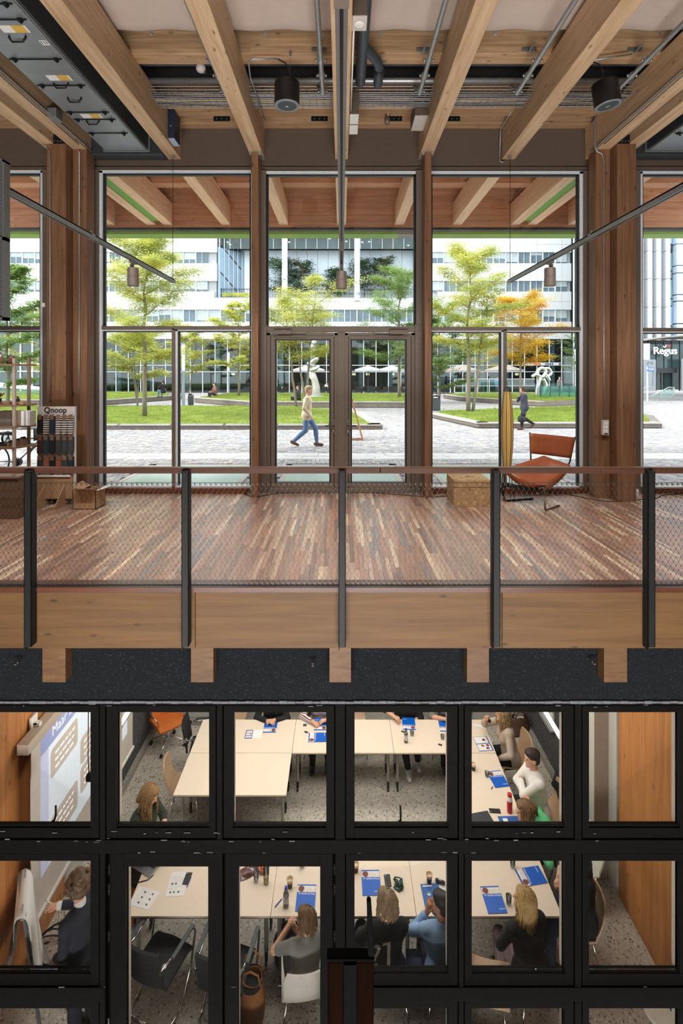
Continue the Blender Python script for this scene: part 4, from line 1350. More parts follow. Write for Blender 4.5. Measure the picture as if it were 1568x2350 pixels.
f1, f2 = G(1160, 1149, 0.012), G(1224, 1144, 0.012)
m = MB(); m.tube([sl + Vector((-0.02, 0.02, -0.22)), Vector((f1.x - 0.035, f1.y + 0.03, 0.12)), Vector((f1.x - 0.015, f1.y, 0.04)), f1, f2], 0.014, 8); part(m, 'runner', M_black, ch, True)
m = MB(); m.tube([bl + Vector((0, 0.01, 0.01)), P(1219, 1060, 8.05)], 0.011, 8); part(m, 'back_post', M_black, ch, True)
m = MB(); m.tube([br_ + Vector((0, 0.01, 0.01)), P(1308, 1060, 8.3), P(1303, 1070, 8.2), P(1296, 1073, 8.1)], 0.013, 8); part(m, 'back_post', M_black, ch, True)

# cable along the floor at the foot of the facade
m = MB()
pts = []
for x, y in ((560, 1133), (575, 1139), (590, 1141), (606, 1137), (640, 1132), (720, 1129), (860, 1131), (930, 1136), (985, 1141), (1030, 1138), (1100, 1135)):
    pts.append(G(x, y, 0.008))
m.tube(pts, 0.006, 6)
tag(m.build('floor_cable', M_blackpl, None, True), 'thin black cable lying along the foot of the doors', 'cable')
m = MB()
pts = [G(x, y, 0.008) for x, y in ((1240, 1130), (1300, 1133), (1345, 1143), (1395, 1151), (1450, 1149), (1478, 1145), (1505, 1144), (1522, 1136), (1568, 1133))]
m.tube(pts, 0.006, 6)
tag(m.build('floor_cable', M_blackpl, None, True), 'thin black cable lying around the foot of the right column', 'cable')
# cables clipped along the left facade base
m = MB(); m.tube([G(545, 1134, 0.008), G(555, 1138, 0.008), G(580, 1142, 0.008)], 0.005, 5)

# stair rail end in the near foreground
M_matte = plain('matt_black_steel', (9, 9, 10), 0.9, 0, 0.1, 20, 0.05)
_dk = wood('dark_rail_wood', (24, 12, 8), (15, 8, 5), 2, 9, 0.9, False)
_dk.node_tree.nodes['Principled BSDF'].inputs['Specular IOR Level'].default_value = 0.0
t = thing('stair_rail_end', 'out of focus dark handrail end with an upright steel bracket in the near foreground', 'railing', P(800, 2300, 1.75))
Yr = 1.75
m = MB(); a, b = P(752, 2205, Yr), P(858, 2700, Yr)
m.box(a.x, b.x, Yr, Yr + 0.03, b.z, a.z); part(m, 'timber', _dk, t, bevel=0.01)
m = MB(); m.box(a.x - 0.003, b.x + 0.003, Yr - 0.006, Yr + 0.032, a.z, P(0, 2197, Yr).z); part(m, 'cap', M_matte, t, bevel=0.006)
m = MB(); a, b = P(842, 2068, Yr), P(859, 2202, Yr)
m.prism([(a.x, Yr, a.z), (P(852, 0, Yr).x, Yr, a.z), (b.x + 0.003, Yr, b.z), (P(845, 0, Yr).x, Yr, b.z)], (0, 0.02, 0)); part(m, 'bracket', M_matte, t, bevel=0.006)
m = MB(); m.box(P(790, 0, Yr).x, P(818, 0, Yr).x, Yr - 0.012, Yr, P(0, 2700, Yr).z, P(0, 2206, Yr).z); part(m, 'flat_bar', M_matte, t)
# ------------------------------------------------------------------ outside: ground, lawns
ZG = -0.15
M_pave = speckle('pale_paving', (160, 155, 156), (120, 113, 114), (187, 183, 183), 7, 0.8, 0.7, 0.6)
M_band = speckle('light_band_paving', (198, 194, 192), (180, 174, 172), (212, 208, 208), 9, 0.8, 0.4, 0.8)
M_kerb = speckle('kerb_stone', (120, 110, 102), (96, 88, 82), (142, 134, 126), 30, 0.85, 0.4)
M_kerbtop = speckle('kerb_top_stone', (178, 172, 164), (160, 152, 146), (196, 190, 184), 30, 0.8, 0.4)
M_grass = leafmat('lawn_grass', (122, 140, 66), (150, 166, 82), (178, 190, 106), 1.2)
M_floorglass = plain('walk_on_glass', (168, 188, 184), 0.25)
m = MB(); m.box(-70, 70, 8.66, 80, ZG - 0.3, ZG - 0.03); tag(m.build('ground', M_pave), kind='structure')
m = MB(); m.box(-9.5, 9.5, 8.60, 9.2, ZG - 0.02, -0.02); tag(m.build('trim_10', M_concrete), kind='structure')
pv = MB(); pvm = [M_pave, M_band, speckle('warm_paver', (171, 163, 159), (138, 130, 126), (188, 182, 180), 12, 0.8, 0.5), speckle('cool_paver', (151, 149, 155), (116, 114, 120), (178, 176, 182), 12, 0.8, 0.5)]
y = 9.2
row = 0
near_pav = []
while y < 19.2:
    band = 12.6 < y < 13.5
    d = 0.22 if y < 12.6 else 0.45 if band else 0.2
    w = 0.11 if y < 12.6 else 0.9 if band else 0.2
    xlim = 0.68 * (y + d)
    x = -xlim - (w / 2 if row % 2 else 0)
    while x < xlim:
        ww = w * R.uniform(0.86, 1.14)
        k = 1 if band else R.choices((0, 2, 3), (5, 3, 3))[0]
        skip = y + d > 9.55 and y < 11.9 and any(a < x + ww and x < b for a, b in ((-4.3, -1.9), (-1.22, 1.18), (1.9, 4.3)))
        if not skip:
            z = ZG + R.uniform(-0.004, 0.004)
            b = (x + 0.004, x + ww - 0.004, y + 0.004, y + d - 0.004, ZG - 0.04, z)
            if band or (abs(x) < 0.6 * y and 11.92 < y < 12.6 and len(near_pav) < 200): near_pav.append((b, k))
            else: pv.box(*b, k)
        x += ww
    y += d
    row += 1
g = thing('plaza_paving', 'pale stone paving of the plaza in front of the windows', 'paving', (0, 9.2, ZG))
tag(part(pv, 'pavers', pvm, g), kind='stuff')
for b, k in near_pav[:300]:
    m = MB(); m.box(*b); part(m, 'paver', pvm[k], g)
for i, (a, b) in enumerate(((-4.3, -1.9), (-1.22, 1.18), (1.9, 4.3))):
    t = thing('floor_skylight', 'walk on glass roof light in the paving, %s one' % ('left', 'middle', 'right')[i], 'skylight', ((a + b) / 2, 10.7, ZG), 0, 'roof lights in the paving')
    m = MB()
    m.box(a, b, 9.6, 9.72, ZG - 0.05, ZG + 0.01); m.box(a, b, 11.78, 11.9, ZG - 0.05, ZG + 0.01); m.box(a, a + 0.1, 9.6, 11.9, ZG - 0.05, ZG + 0.01); m.box(b - 0.1, b, 9.6, 11.9, ZG - 0.05, ZG + 0.01)
    part(m, 'frame', M_kerbtop, t)
    m = MB(); m.box(a + 0.1, b - 0.1, 9.72, 11.78, ZG - 0.05, ZG + 0.005); part(m, 'pane', M_floorglass, t)


def lawn(name_label, px_poly, ztop, kerb_edges, lip=0.5, seed=1):
    """raised lawn: kerb stones along the given edges, turf inside; polygon given on the ground plan"""
    pts = [Vector((p[0], p[1], 0)) for p in px_poly]
    c = sum(pts, Vector()) / len(pts)
    t = thing('raised_lawn', name_label, 'lawn', (c.x, c.y, ZG), 0, 'raised lawns of the plaza')
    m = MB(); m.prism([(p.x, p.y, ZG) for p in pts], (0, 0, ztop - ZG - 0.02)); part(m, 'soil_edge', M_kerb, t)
    cnt = 0
    for i in range(len(pts)):
        a, b = pts[i], pts[(i + 1) % len(pts)]
        if i not in kerb_edges: continue
        d = b - a
        n = max(1, int(d.length / 1.9))
        inw = Vector((0, 0, 1)).cross(d).normalized()
        if (c - a).dot(inw) < 0: inw = -inw
        for k in range(n):
            p, q = a + d * (k / n + 0.002), a + d * ((k + 1) / n - 0.002)
            m = MB(); m.prism([p - inw * 0.03, q - inw * 0.03, q + inw * lip, p + inw * lip], (0, 0, 0.05))
            m.v = [(x, y_, z + ztop - 0.03) for x, y_, z in m.v]
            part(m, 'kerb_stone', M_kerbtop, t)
    rr = random.Random(seed)
    ins = []
    for p in pts:
        v = (c - p); ins.append(p + v.normalized() * min(lip * 0.9, v.length * 0.2))
    m = MB(); m.prism([(p.x, p.y, ztop - 0.05) for p in ins], (0, 0, 0.09)); part(m, 'turf', M_grass, t)
    # grass blades, denser close by
    m = MB()
    xs = [p.x for p in ins]; ys = [p.y for p in ins]
    cnt = 0
    for _ in range(26000):
        x, y_ = rr.uniform(min(xs), max(xs)), rr.uniform(min(ys), max(ys))
        if abs(x) > 0.68 * y_: continue
        inside = False
        j = len(ins) - 1
        for i in range(len(ins)):
            if (ins[i].y > y_) != (ins[j].y > y_) and x < (ins[j].x - ins[i].x) * (y_ - ins[i].y) / (ins[j].y - ins[i].y) + ins[i].x: inside = not inside
            j = i
        if not inside: continue
        h = rr.uniform(0.03, 0.10); a = rr.uniform(0, 6.28)
        dx, dy = 0.02 * math.cos(a), 0.02 * math.sin(a)
        m.add([(x - dx, y_ - dy, ztop + 0.03), (x + dx, y_ + dy, ztop + 0.03), (x + dy, y_ + dx, ztop + 0.04 + h)], [(0, 1, 2)])
        cnt += 1
        if cnt > 9000: break
    tag(part(m, 'grass_blades', M_grass, t), kind='stuff')
    return t


def gp(x, y, z=None):
    q = G(x, y, ZG if z is None else z)
    return (q.x, q.y)


lawn('long raised lawn in front at the left with a stone kerb', [gp(-700, 975, 0.02), gp(878, 975, 0.02), gp(827, 944, 0.02), gp(690, 932, 0.02), gp(-500, 932, 0.02)], 0.02, (0, 1), 0.55, 1)
lawn('slanting raised lawn behind the left one', [gp(-300, 928), gp(241, 929), gp(397, 917), gp(392, 908), gp(-100, 905)], 0.16, (0, 1), 0.4, 2)
lawn('raised lawn behind the doors with a dark kerb', [gp(446, 923), gp(574, 934), gp(955, 935), gp(958, 912), gp(520, 911)], 0.17, (0, 1), 0.4, 3)
lawn('raised lawn in front at the right with an angled kerb', [gp(1097, 971, 0.02), gp(1520, 971, 0.02), gp(1500, 952, 0.02), gp(1330, 932, 0.02), gp(990, 944, 0.02), gp(985, 948, 0.02)], 0.02, (0, 5), 0.5, 4)
lawn('raised lawn farther back at the right', [gp(1018, 913), gp(1060, 920), gp(1240, 932), gp(1420, 925), gp(1400, 911), gp(1080, 910)], 0.14, (0, 1), 0.4, 5)

# ------------------------------------------------------------------ canopy outside
for k, (x, wd) in enumerate(((-5.41, 'fifth from the middle, left'), (-4.06, 'third from the middle, left'), (-2 * BS, 'second from the middle, left'), (-BS, 'first left of the middle'), (0, 'in the middle'), (BS, 'first right of the middle'), (2 * BS, 'second from the middle, right'), (4.06, 'third from the middle, right'), (5.41, 'fifth from the middle, right'))):
    m = MB(); m.box(x - 0.105, x + 0.105, 8.68, 12.27, BZ0, BZ1)
    tag(m.build('canopy_beam', M_canopyY, None, bevel=0.006), 'larch canopy beam outside the glass, %s' % wd, 'beam', 'canopy beams outside')
for s, wd in ((-1, 'left'), (1, 'right')):
    m = MB(); m.box(s * 4.168, s * 4.352, 8.68, 12.0, BZ0 + 0.02, BZ0 + 0.05)
    tag(m.build('green_panel', M_green), 'green strip between the paired canopy beams on the %s' % wd, 'panel', 'green strips under the canopy')
    m = MB(); m.box(s * 4.46 - 0.105, s * 4.46 + 0.105, 8.68, 12.27, BZ0, BZ1)
    tag(m.build('canopy_beam', M_canopyY, None, bevel=0.006), 'larch canopy beam, fourth from the middle, %s' % wd, 'beam', 'canopy beams outside')
m = MB(); m.box(-9.4, 9.4, 10.92, 11.2, BZ1 + 0.001, BZ1 + 0.29)
tag(m.build('canopy_cross_beam', M_canopyX, None), 'cross beam above the canopy beams outside', 'beam')
can = thing('canopy_fascia', 'deep boarded larch edge of the canopy', 'canopy', (0, 12.3, BZ0))
for k in range(6):
    xs = [-9.4, -6.1, -3.4, -1.1, 1.9, 4.4, 7.2, 9.4]
    for j in range(7):
        m = MB(); z0 = BZ0 - 0.06 + k * 0.15
        o = (k % 2) * 0.9
        m.box(min(xs[j] + (o if j else 0), 9.4), min(xs[j + 1] + (o if j < 6 else 0), 9.4), 12.28, 12.40, z0 + 0.002, z0 + 0.148)
        part(m, 'board', M_canopyX, can)
for k in range(13):
    m = MB(); y0 = 8.7 + k * 0.28
    m.box(-9.4, 9.4, y0 + 0.003, y0 + 0.277, BZ1 + 0.30, BZ1 + 0.33); part(m, 'soffit_board', M_canopyX, can)
m = MB(); m.box(-9.4, 9.4, 12.26, 12.42, BZ0 - 0.11, BZ0 - 0.06); part(m, 'drip_edge', M_gasket, can)
m = MB(); m.box(-9.4, 1.35, 12.5, 12.9, BZ0 - 0.15, BZ0 - 0.05, 0); m.box(1.35, 2.2, 12.5, 12.9, BZ0 - 0.15, BZ0 - 0.05, 1); m.box(2.2, 9.4, 12.5, 12.9, BZ0 - 0.15, BZ0 - 0.05, 0)
part(m, 'green_reflection_strip', [plain('reflected_green', (136, 168, 84), 0.6), M_concrete], can)  # added strip, green reflections under the canopy edge put into its colour

# ------------------------------------------------------------------ white office building
YB = 55.0
KB = YB / FPX
bx = lambda p: (p - CX) * KB
bz = lambda p: EYE - (p - CY) * KB
M_panel = plain('white_cladding', (216, 218, 222), 0.55, 0, 0.015, 2)
M_seam = plain('panel_gap', (170, 172, 176), 0.7)
M_win = plain('office_glass', (104, 120, 132), 0.2, 0.0, 0.25, 0.5, 0.25)
M_blind = plain('window_blind', (176, 186, 190), 0.7, 0, 0.12, 0.7)
M_winframe = plain('window_frame_white', (230, 232, 234), 0.5)
M_bluewall = plain('blue_glass_wall', (150, 178, 206), 0.25, 0, 0.15, 0.6, 0.25)
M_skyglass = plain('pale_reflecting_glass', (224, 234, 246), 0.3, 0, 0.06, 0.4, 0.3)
M_darkglass = plain('dark_teal_glass', (60, 78, 80), 0.10, 0, 0.45, 0.5)
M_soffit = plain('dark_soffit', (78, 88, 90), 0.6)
bd = thing('office_building', 'long white clad office building across the plaza with a recessed terrace', 'building', (0, YB, ZG))


def inrec(x0, x1): return x1 > 498 and x0 < 985


m = MB()
m.box(bx(-420), bx(496), YB + 0.3, YB + 9, bz(779), bz(380)); m.box(bx(962), bx(1312), YB + 0.3, YB + 9, bz(779), bz(380)); m.box(bx(496), bx(962), YB + 0.3, YB + 9, bz(779), bz(684))
m.box(bx(496), bx(962), YB + 6, YB + 9, bz(684), bz(380))
part(m, 'core_wall', M_seam, bd)
px0 = [-420 + 57 * k for k in range(31)]
for (y0, y1) in ((400, 470), (470, 520), (520, 561), (561, 579), (604, 645), (669, 692), (692, 711), (738, 778)):
    for x0 in px0:
        x1 = min(x0 + 57, 1312)
        if x0 >= 1312: continue
        a, b = x0, x1
        ya_ = y0
        if y0 < 683 < y1 and inrec(a, b): ya_ = 683.6
        elif y1 <= 684 and inrec(a, b):
            if a < 498 < b: b = 498
            elif a < 962 < b: a = 962
            else: continue
        if b - a < 3: continue
        m = MB(); m.box(bx(a + 0.25), bx(b - 0.25), YB, YB + 0.3, bz(y1 - 0.25), bz(ya_ + 0.25)); part(m, 'cladding_panel', M_panel, bd)
wm, wb, wf = {}, {}, {}
cnt = 0
for (y0, y1) in ((579, 604), (645, 669), (711, 738)):
    k = 0
    x = -406.0
    while x < 1300:
        x1 = x + 28.5
        if not (y0 < 690 and x1 > 488 and x < 990) and x > -130:
            if not (96 < x1 and x < 226) or True:
                w = thing  # windows are parts of the building
                m = MB(); m.box(bx(x + 1), bx(x1 - 1), YB + 0.16, YB + 0.2, bz(y1), bz(y0))
                wo = part(m, 'window', M_win, bd)
                if R.random() < 0.55:
                    f = R.uniform(0.25, 0.95)
                    m = MB(); m.box(bx(x + 1.6), bx(x1 - 1.6), YB + 0.13, YB + 0.16, bz(y0 + (y1 - y0) * f), bz(y0 + 0.5)); m.build('blind', M_blind, wo)
                m = MB(); m.box(bx(x - 1), bx(x + 1), YB + 0.05, YB + 0.2, bz(y1), bz(y0)); m.box(bx(x + 13.5), bx(x + 14.1), YB + 0.11, YB + 0.2, bz(y1), bz(y0)); m.build('window_frame', M_winframe, wo)
                cnt += 1
        x = x1
# recessed terrace: glazed back wall, soffit, columns, blue glass wall
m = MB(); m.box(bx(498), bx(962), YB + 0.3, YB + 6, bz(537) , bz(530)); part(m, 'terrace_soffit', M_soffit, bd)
m = MB(); m.box(bx(498), bx(962), YB + 0.0, YB + 6, bz(683.5), bz(682)); part(m, 'terrace_floor', M_concrete, bd)
x = 498.0; k = 0
while x < 958:
    x1 = min(x + 25.4, 960)
    m = MB(); m.box(bx(x + 0.4), bx(x1 - 0.4), YB + 1.0, YB + 1.06, bz(566), bz(538)); part(m, 'pane', M_darkglass, bd)
    mt = M_bluewall if x < 545 else M_skyglass
    m = MB(); m.box(bx(x + 0.3), bx(x1 - 0.3), YB + 2.9, YB + 3.0, bz(683), bz(560)); part(m, 'terrace_pane', mt, bd)
    m = MB(); m.box(bx(x - 0.5), bx(x + 0.5), YB + 0.94, YB + 1.1, bz(566), bz(538)); part(m, 'mullion', M_winframe, bd)
    x = x1; k += 1
for k in range(9):
    m = MB(); c = (R.uniform(510, 950), R.uniform(543, 560)); m.lathe([(0.0, 0), (0.11, 0.02), (0.11, 0.06)], (bx(c[0]), YB + 0.9, bz(c[1])), 10); part(m, 'soffit_light', emit('soffit_lamp', (255, 250, 240), 4) if k == 0 else bpy.data.materials['soffit_lamp'], bd)
m = MB(); m.prism([(bx(499), YB + 0.2, bz(683)), (bx(499), YB + 0.2, bz(566)), (bx(540), YB + 2.8, bz(566)), (bx(540), YB + 2.8, bz(683))], (0.1, 0, 0)); part(m, 'blue_glass_wall', M_bluewall, bd)
for k in range(6):
    f = k / 5
    m = MB(); q = Vector((bx(499) + 0.15 + (bx(540) - bx(499)) * f, YB + 0.2 + 2.5 * f, 0)); m.box(q.x, q.x + 0.1, q.y, q.y + 0.1, bz(683), bz(538)); part(m, 'fin', M_galv, bd)
for k in range(2):
    m = MB(); z0 = bz(556 + 64 * k); m.beam((bx(501), YB + 0.25, z0), (bx(541), YB + 2.75, z0 - 2.3), 0.1, 0.12); part(m, 'brace', M_gasket, bd)
for x in (654, 820):
    m = MB(); m.cyl((bx(x), YB - 0.1, bz(690)), (bx(x), YB - 0.1, bz(534)), 0.3, n=20); part(m, 'terrace_column', M_panel, bd, True, auto=40)
m = MB()
for k in range(78):
    x = 500 + k * 5.93
    m.box(bx(x), bx(x) + 0.03, YB + 0.4, YB + 0.43, bz(683), bz(662))
for z in (661, 663): m.box(bx(499), bx(960), YB + 0.38, YB + 0.45, bz(z + 0.8), bz(z))
part(m, 'terrace_railing', M_gasket, bd)
m = MB()
for k in range(5):
    z = 560 + k * 23
    m.box(bx(935), bx(948), YB + 3, YB + 3.1, bz(z + 1), bz(z))
m.box(bx(936), bx(937), YB + 3, YB + 3.1, bz(683), bz(560)); m.box(bx(946), bx(947), YB + 3, YB + 3.1, bz(683), bz(560))
part(m, 'ladder_mast', M_gasket, bd)
# ground floor glazing
zb_, zt2 = bz(905), bz(778)
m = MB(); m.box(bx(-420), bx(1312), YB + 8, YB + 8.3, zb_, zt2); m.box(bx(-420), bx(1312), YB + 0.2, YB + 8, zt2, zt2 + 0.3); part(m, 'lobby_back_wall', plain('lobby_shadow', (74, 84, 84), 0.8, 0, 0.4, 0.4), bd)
m = MB(); m.box(bx(-420), bx(1312), YB + 0.2, YB + 8, zb_ - 0.2, zb_ + 0.02); part(m, 'lobby_floor', plain('lobby_floor', (120, 118, 112), 0.5), bd)
M_lobbyglass = glass('lobby_glass', (0.62, 0.74, 0.74), 1.6, 0.03, 1.5)
x = -134.0; k = 0
while x < 1310:
    x1 = x + 28.5
    for (y0, y1) in ((778, 838), (838, 853), (853, 905)):
        m = MB(); m.box(bx(x + 0.4), bx(x1 - 0.4), YB + 0.2, YB + 0.24, bz(y1), bz(y0)); part(m, 'lobby_pane', M_lobbyglass, bd)
    m = MB(); m.box(bx(x - 0.7), bx(x + 0.7), YB + 0.1, YB + 0.34, zb_, zt2); part(m, 'mullion', M_winframe, bd)
    x = x1; k += 1
for y in (838, 853):
    m = MB(); m.box(bx(-134), bx(1312), YB + 0.1, YB + 0.34, bz(y + 0.8), bz(y - 0.4)); part(m, 'transom', M_winframe, bd)
for x in (250, 330, 415, 488, 640, 700, 830, 900, 1050, 1120, 1180, 1290):
    m = MB(); m.cyl((bx(x), YB + 2.5, zb_), (bx(x), YB + 2.5, zt2), 0.26, n=14); part(m, 'lobby_column', M_panel, bd, True, auto=40)
for k in range(26):
    x = R.uniform(-100, 1300); h = R.uniform(0.7, 1.3)
    m = MB(); m.box(bx(x) - R.uniform(0.3, 1.1), bx(x) + R.uniform(0.3, 1.1), YB + 3 + R.random() * 3, YB + 6.3, zb_, zb_ + h); part(m, 'lobby_furniture', (M_gasket, M_shelfw, M_blind, M_ductdark)[k % 4], bd)
for k in range(12):
    m = MB(); m.lathe([(0.0, 0), (0.22, 0.03), (0.2, 0.25), (0.0, 0.28)], (bx(R.uniform(-100, 1300)), YB + 3 + R.random() * 3, bz(862)), 10); part(m, 'lobby_lamp', emit('lobby_lamp', (255, 226, 180), 2.2) if k == 0 else bpy.data.materials['lobby_lamp'], bd)
m = MB(); m.box(bx(1312), bx(1330), YB + 1.5, YB + 9, zb_, bz(380)); part(m, 'side_wall', M_darkglass, bd)
m = MB(); m.box(bx(1198), bx(1283), YB - 0.4, YB - 0.2, bz(839), bz(832)); part(m, 'sign_board', M_panel, bd)
m = MB(); m.box(bx(1222), bx(1238), YB - 0.44, YB - 0.4, bz(838), bz(833)); part(m, 'sign_letters', plain('orange_letters', (222, 122, 60), 0.6), bd)
m = MB()
for q in (1248, 1253, 1258, 1263, 1279): m.box(bx(q), bx(q + 3), YB - 0.44, YB - 0.4, bz(838), bz(833))
part(m, 'sign_letters', M_signgrey, bd)

# ------------------------------------------------------------------ tower with fins and its entrance, right
YT = 44.0
KT = YT / FPX
tx = lambda p: (p - CX) * KT
tz = lambda p: EYE - (p - CY) * KT
tw = thing('glass_tower', 'office tower with white vertical fins and blue glass at the right', 'building', (tx(1515), YT, ZG))
m = MB(); m.box(tx(1440), tx(1558), YT + 1, YT + 10, tz(790), tz(200)); m.box(tx(1558), tx(1900), YT + 1, YT + 10, tz(790), tz(200)); part(m, 'core', M_ductdark, tw)
fins = [(1436, 1448), (1465, 1473), (1484, 1492.5), (1504, 1513), (1525.5, 1534)]
for a, b in fins:
    zs = [790, 705, 641, 577, 513, 440]
    for q in range(5):
        m = MB(); m.box(tx(a), tx(b), YT - 0.3, YT + 0.9, tz(zs[q]) + 0.02, tz(zs[q + 1]) - 0.02); part(m, 'fin_panel', M_panel, tw)
gaps = [(1448, 1465), (1473, 1484), (1492.5, 1504), (1513, 1525.5), (1534, 1556)]
for a, b in gaps:
    ys = [800, 763, 746, 700, 683, 637, 618, 575, 556, 520, 500, 440]
    for q in range(11):
        m = MB(); m.box(tx(a), tx(b), YT + 0.7, YT + 0.8, tz(ys[q]) + 0.05, tz(ys[q + 1]) - 0.05); part(m, 'pane', (M_bluewall, M_win)[q % 2] if R.random() < 0.5 else M_darkglass if R.random() < 0.35 else plain('tower_glass', (112, 146, 152), 0.25, 0, 0.3, 0.5, 0.2) if 'tower_glass' not in bpy.data.materials else bpy.data.materials['tower_glass'], tw)
    m = MB(); m.box(tx((a + b) / 2) - 0.04, tx((a + b) / 2) + 0.04, YT + 0.62, YT + 0.72, tz(800), tz(440)); part(m, 'mullion', M_gasket, tw)
zs = [800, 758, 742, 690, 675, 625, 608, 558, 541, 500, 440]
for q in range(10):
    for k, (a, b) in enumerate(((1557, 1600), (1600, 1660), (1660, 1720))):
        m = MB(); m.box(tx(a) + 0.02, tx(b) - 0.02, YT + 0.2, YT + 0.9, tz(zs[q]) + 0.05, tz(zs[q + 1]) - 0.05); part(m, 'pane', M_skyglass, tw)
# entrance pavilion
en = thing('tower_entrance', 'glazed entrance hall with a curved grey canopy at the foot of the tower', 'building', (tx(1515), YT - 2, ZG))
YE = 40.0
KE = YE / FPX
ex = lambda p: (p - CX) * KE
ez = lambda p: EYE - (p - CY) * KE
rows = []
for k in range(13):
    f = k / 12
    x = 1440 + 190 * f
    y = 788 - 16 * math.sin(PI / 2 * min(1, f * 1.3))
    rows.append([Vector((ex(x), YE - 0.5, ez(y))), Vector((ex(x), YE - 0.5, ez(y - 3))), Vector((ex(x), YE + 3, ez(y - 3)))])
m = MB(); m.sheet(rows, 0.0)
rows2 = [[r[0], Vector((r[0].x, YE + 3, r[0].z - 0.05))] for r in rows]
m.sheet(rows2, 0.0); part(m, 'canopy', M_concrete, en)
m = MB(); m.box(ex(1440), ex(1640), YE + 3, YE + 3.2, ez(897), ez(775)); part(m, 'hall_back_wall', M_ductdark, en)
for k in range(10):
    a = 1452 + 18 * k
    m = MB(); m.box(ex(a + 0.4), ex(a + 17.6), YE, YE + 0.06, ez(845), ez(790)); part(m, 'pane', M_darkglass, en)
    m = MB(); m.box(ex(a - 0.4), ex(a + 0.4), YE - 0.06, YE + 0.08, ez(897), ez(783)); part(m, 'mullion', M_gasket, en)
for k in range(6):
    a = 1492 + 9.4 * k
    m = MB(); m.box(ex(a + 0.5), ex(a + 8.9), YE + 0.2, YE + 0.25, ez(895), ez(855)); part(m, 'door_pane', M_darkglass, en)
m = MB(); m.box(ex(1490), ex(1549), YE - 0.3, YE + 0.4, ez(856), ez(845)); part(m, 'door_drum', M_gasket, en)
place_text(T_regus, en, Vector((ex(1517), YE - 0.55, ez(806))), (1, 0, 0), (0, 0, 1))
m = MB(); m.lathe([(0.0, -0.03), (0.085, -0.03), (0.085, 0.03), (0.0, 0.03)], (ex(1524.5), YE - 0.55, ez(795)), 14, axis=(0, 1, 0)); part(m, 'sign_dot', plain('red_dot', (222, 50, 70), 0.5), en)
m = MB(); c = Vector((ex(1516), YE - 0.55, ez(796)))
m.tube([c + Vector((-0.12, 0, 0.05)), c + Vector((-0.05, 0, -0.06)), c + Vector((0.05, 0, -0.03)), c + Vector((0.12, 0, 0.12))], [0.02, 0.04, 0.04, 0.03], 6); part(m, 'sign_swoosh', M_signwhite, en)
for nm, a, b, yt in (('left', 1455, 1489.5, 826), ('right', 1548.5, 1585, 824)):
    m = MB(); m.box(ex(a), ex(b), YE - 0.9, YE - 0.75, ez(896), ez(yt)); part(m, 'sign_slab', plain('silver_slab_' + nm, (140, 146, 152), 0.5, 0.2), en)
place_text(T_two, en, Vector((ex(1477), YE - 0.91, ez(834))), (0, 0, 1), (-1, 0, 0))
place_text(T_dent, en, Vector((ex(1558), YE - 0.91, ez(862))), (0, 0, 1), (-1, 0, 0))
place_text(T_parnassus, en, Vector((ex(1482.5), YE - 0.91, ez(868))), (0, 0, 1), (-1, 0, 0))
m = MB(); m.box(ex(1444), ex(1484), YE - 0.45, YE + 0.4, ez(826), ez(789)); part(m, 'light_box', M_skyglass, en)
sg = thing('parking_sign', 'blue sign on a white pole before the entrance', 'sign', P(1486, 915, 37.5))
m = MB(); zz_ = sg.location.z; m.cyl((0, 0, ZG - zz_), (0, 0, P(0, 842, 37.5).z - zz_), 0.05, n=12); part(m, 'pole', M_white, sg, True, world=False, auto=40)
m = MB(); m.box(-0.06, 0.42, -0.09, -0.03, P(0, 852, 37.5).z - zz_, P(0, 842.5, 37.5).z - zz_); part(m, 'plate', plain('sign_blue', (30, 96, 196), 0.5), sg, world=False)
place_text(T_par, sg, Vector((0.15, -0.095, P(0, 847.4, 37.5).z - zz_)), (1, 0, 0), (0, 0, 1), world=False)
hr = thing('ramp_railing', 'steel ramp railing with glass infill before the entrance', 'railing', (tx(1520), 37, ZG))
Yq = 36.5
pts = [P(1468, 908, Yq), P(1481, 896, Yq), P(1496, 893, Yq)]
m = MB(); m.tube([P(1466, 900, Yq), P(1484, 888, Yq), P(1496, 887, Yq)], 0.035, 8); m.tube([P(1493, 911, Yq), P(1535, 889, Yq), P(1548, 889, Yq), P(1546, 913, Yq)], 0.035, 8); part(m, 'handrail', M_galv, hr, True)
for x in (1517, 1546):
    m = MB(); m.cyl(P(x, 914, Yq), P(x, 890 if x > 1530 else 899, Yq), 0.03); part(m, 'post', M_galv, hr)
m = MB(); m.prism([P(1496, 913, Yq), P(1546, 913, Yq), P(1546, 892, Yq), P(1536, 892, Yq), P(1496, 911, Yq)], (0, 0.02, 0)); part(m, 'infill', glass('green_infill', (0.75, 0.9, 0.86), 1, haze=0.15), hr)

# far left glazed pavilion seen through the outer left bay
m = MB()
lp = thing('glass_pavilion', 'low glazed block with a white sloping ramp edge at the far left', 'building', (-28, 50, ZG))
for k in range(7):
    a = -60 + 27 * k
    m = MB(); m.box((a - CX) * 50 / FPX + 0.05, (a + 27 - CX) * 50 / FPX - 0.05, 50, 50.06, ZG, EYE + 5.0); part(m, 'pane', M_lobbyglass, lp)
    m = MB(); m.box((a - CX) * 50 / FPX - 0.06, (a - CX) * 50 / FPX + 0.06, 49.9, 50.1, ZG, EYE + 5.0); part(m, 'mullion', M_winframe, lp)
for y in (835, 852):
    m = MB(); a, b = P(-60, y, 49.9), P(129, y, 49.9); m.box(a.x, b.x, 49.85, 50.05, a.z - 0.05, a.z + 0.05); part(m, 'transom', M_winframe, lp)
m = MB(); m.box((-60 - CX) * 50 / FPX, (129 - CX) * 50 / FPX, 52, 52.2, ZG, EYE + 5); part(m, 'back_wall', M_ductdark, lp)
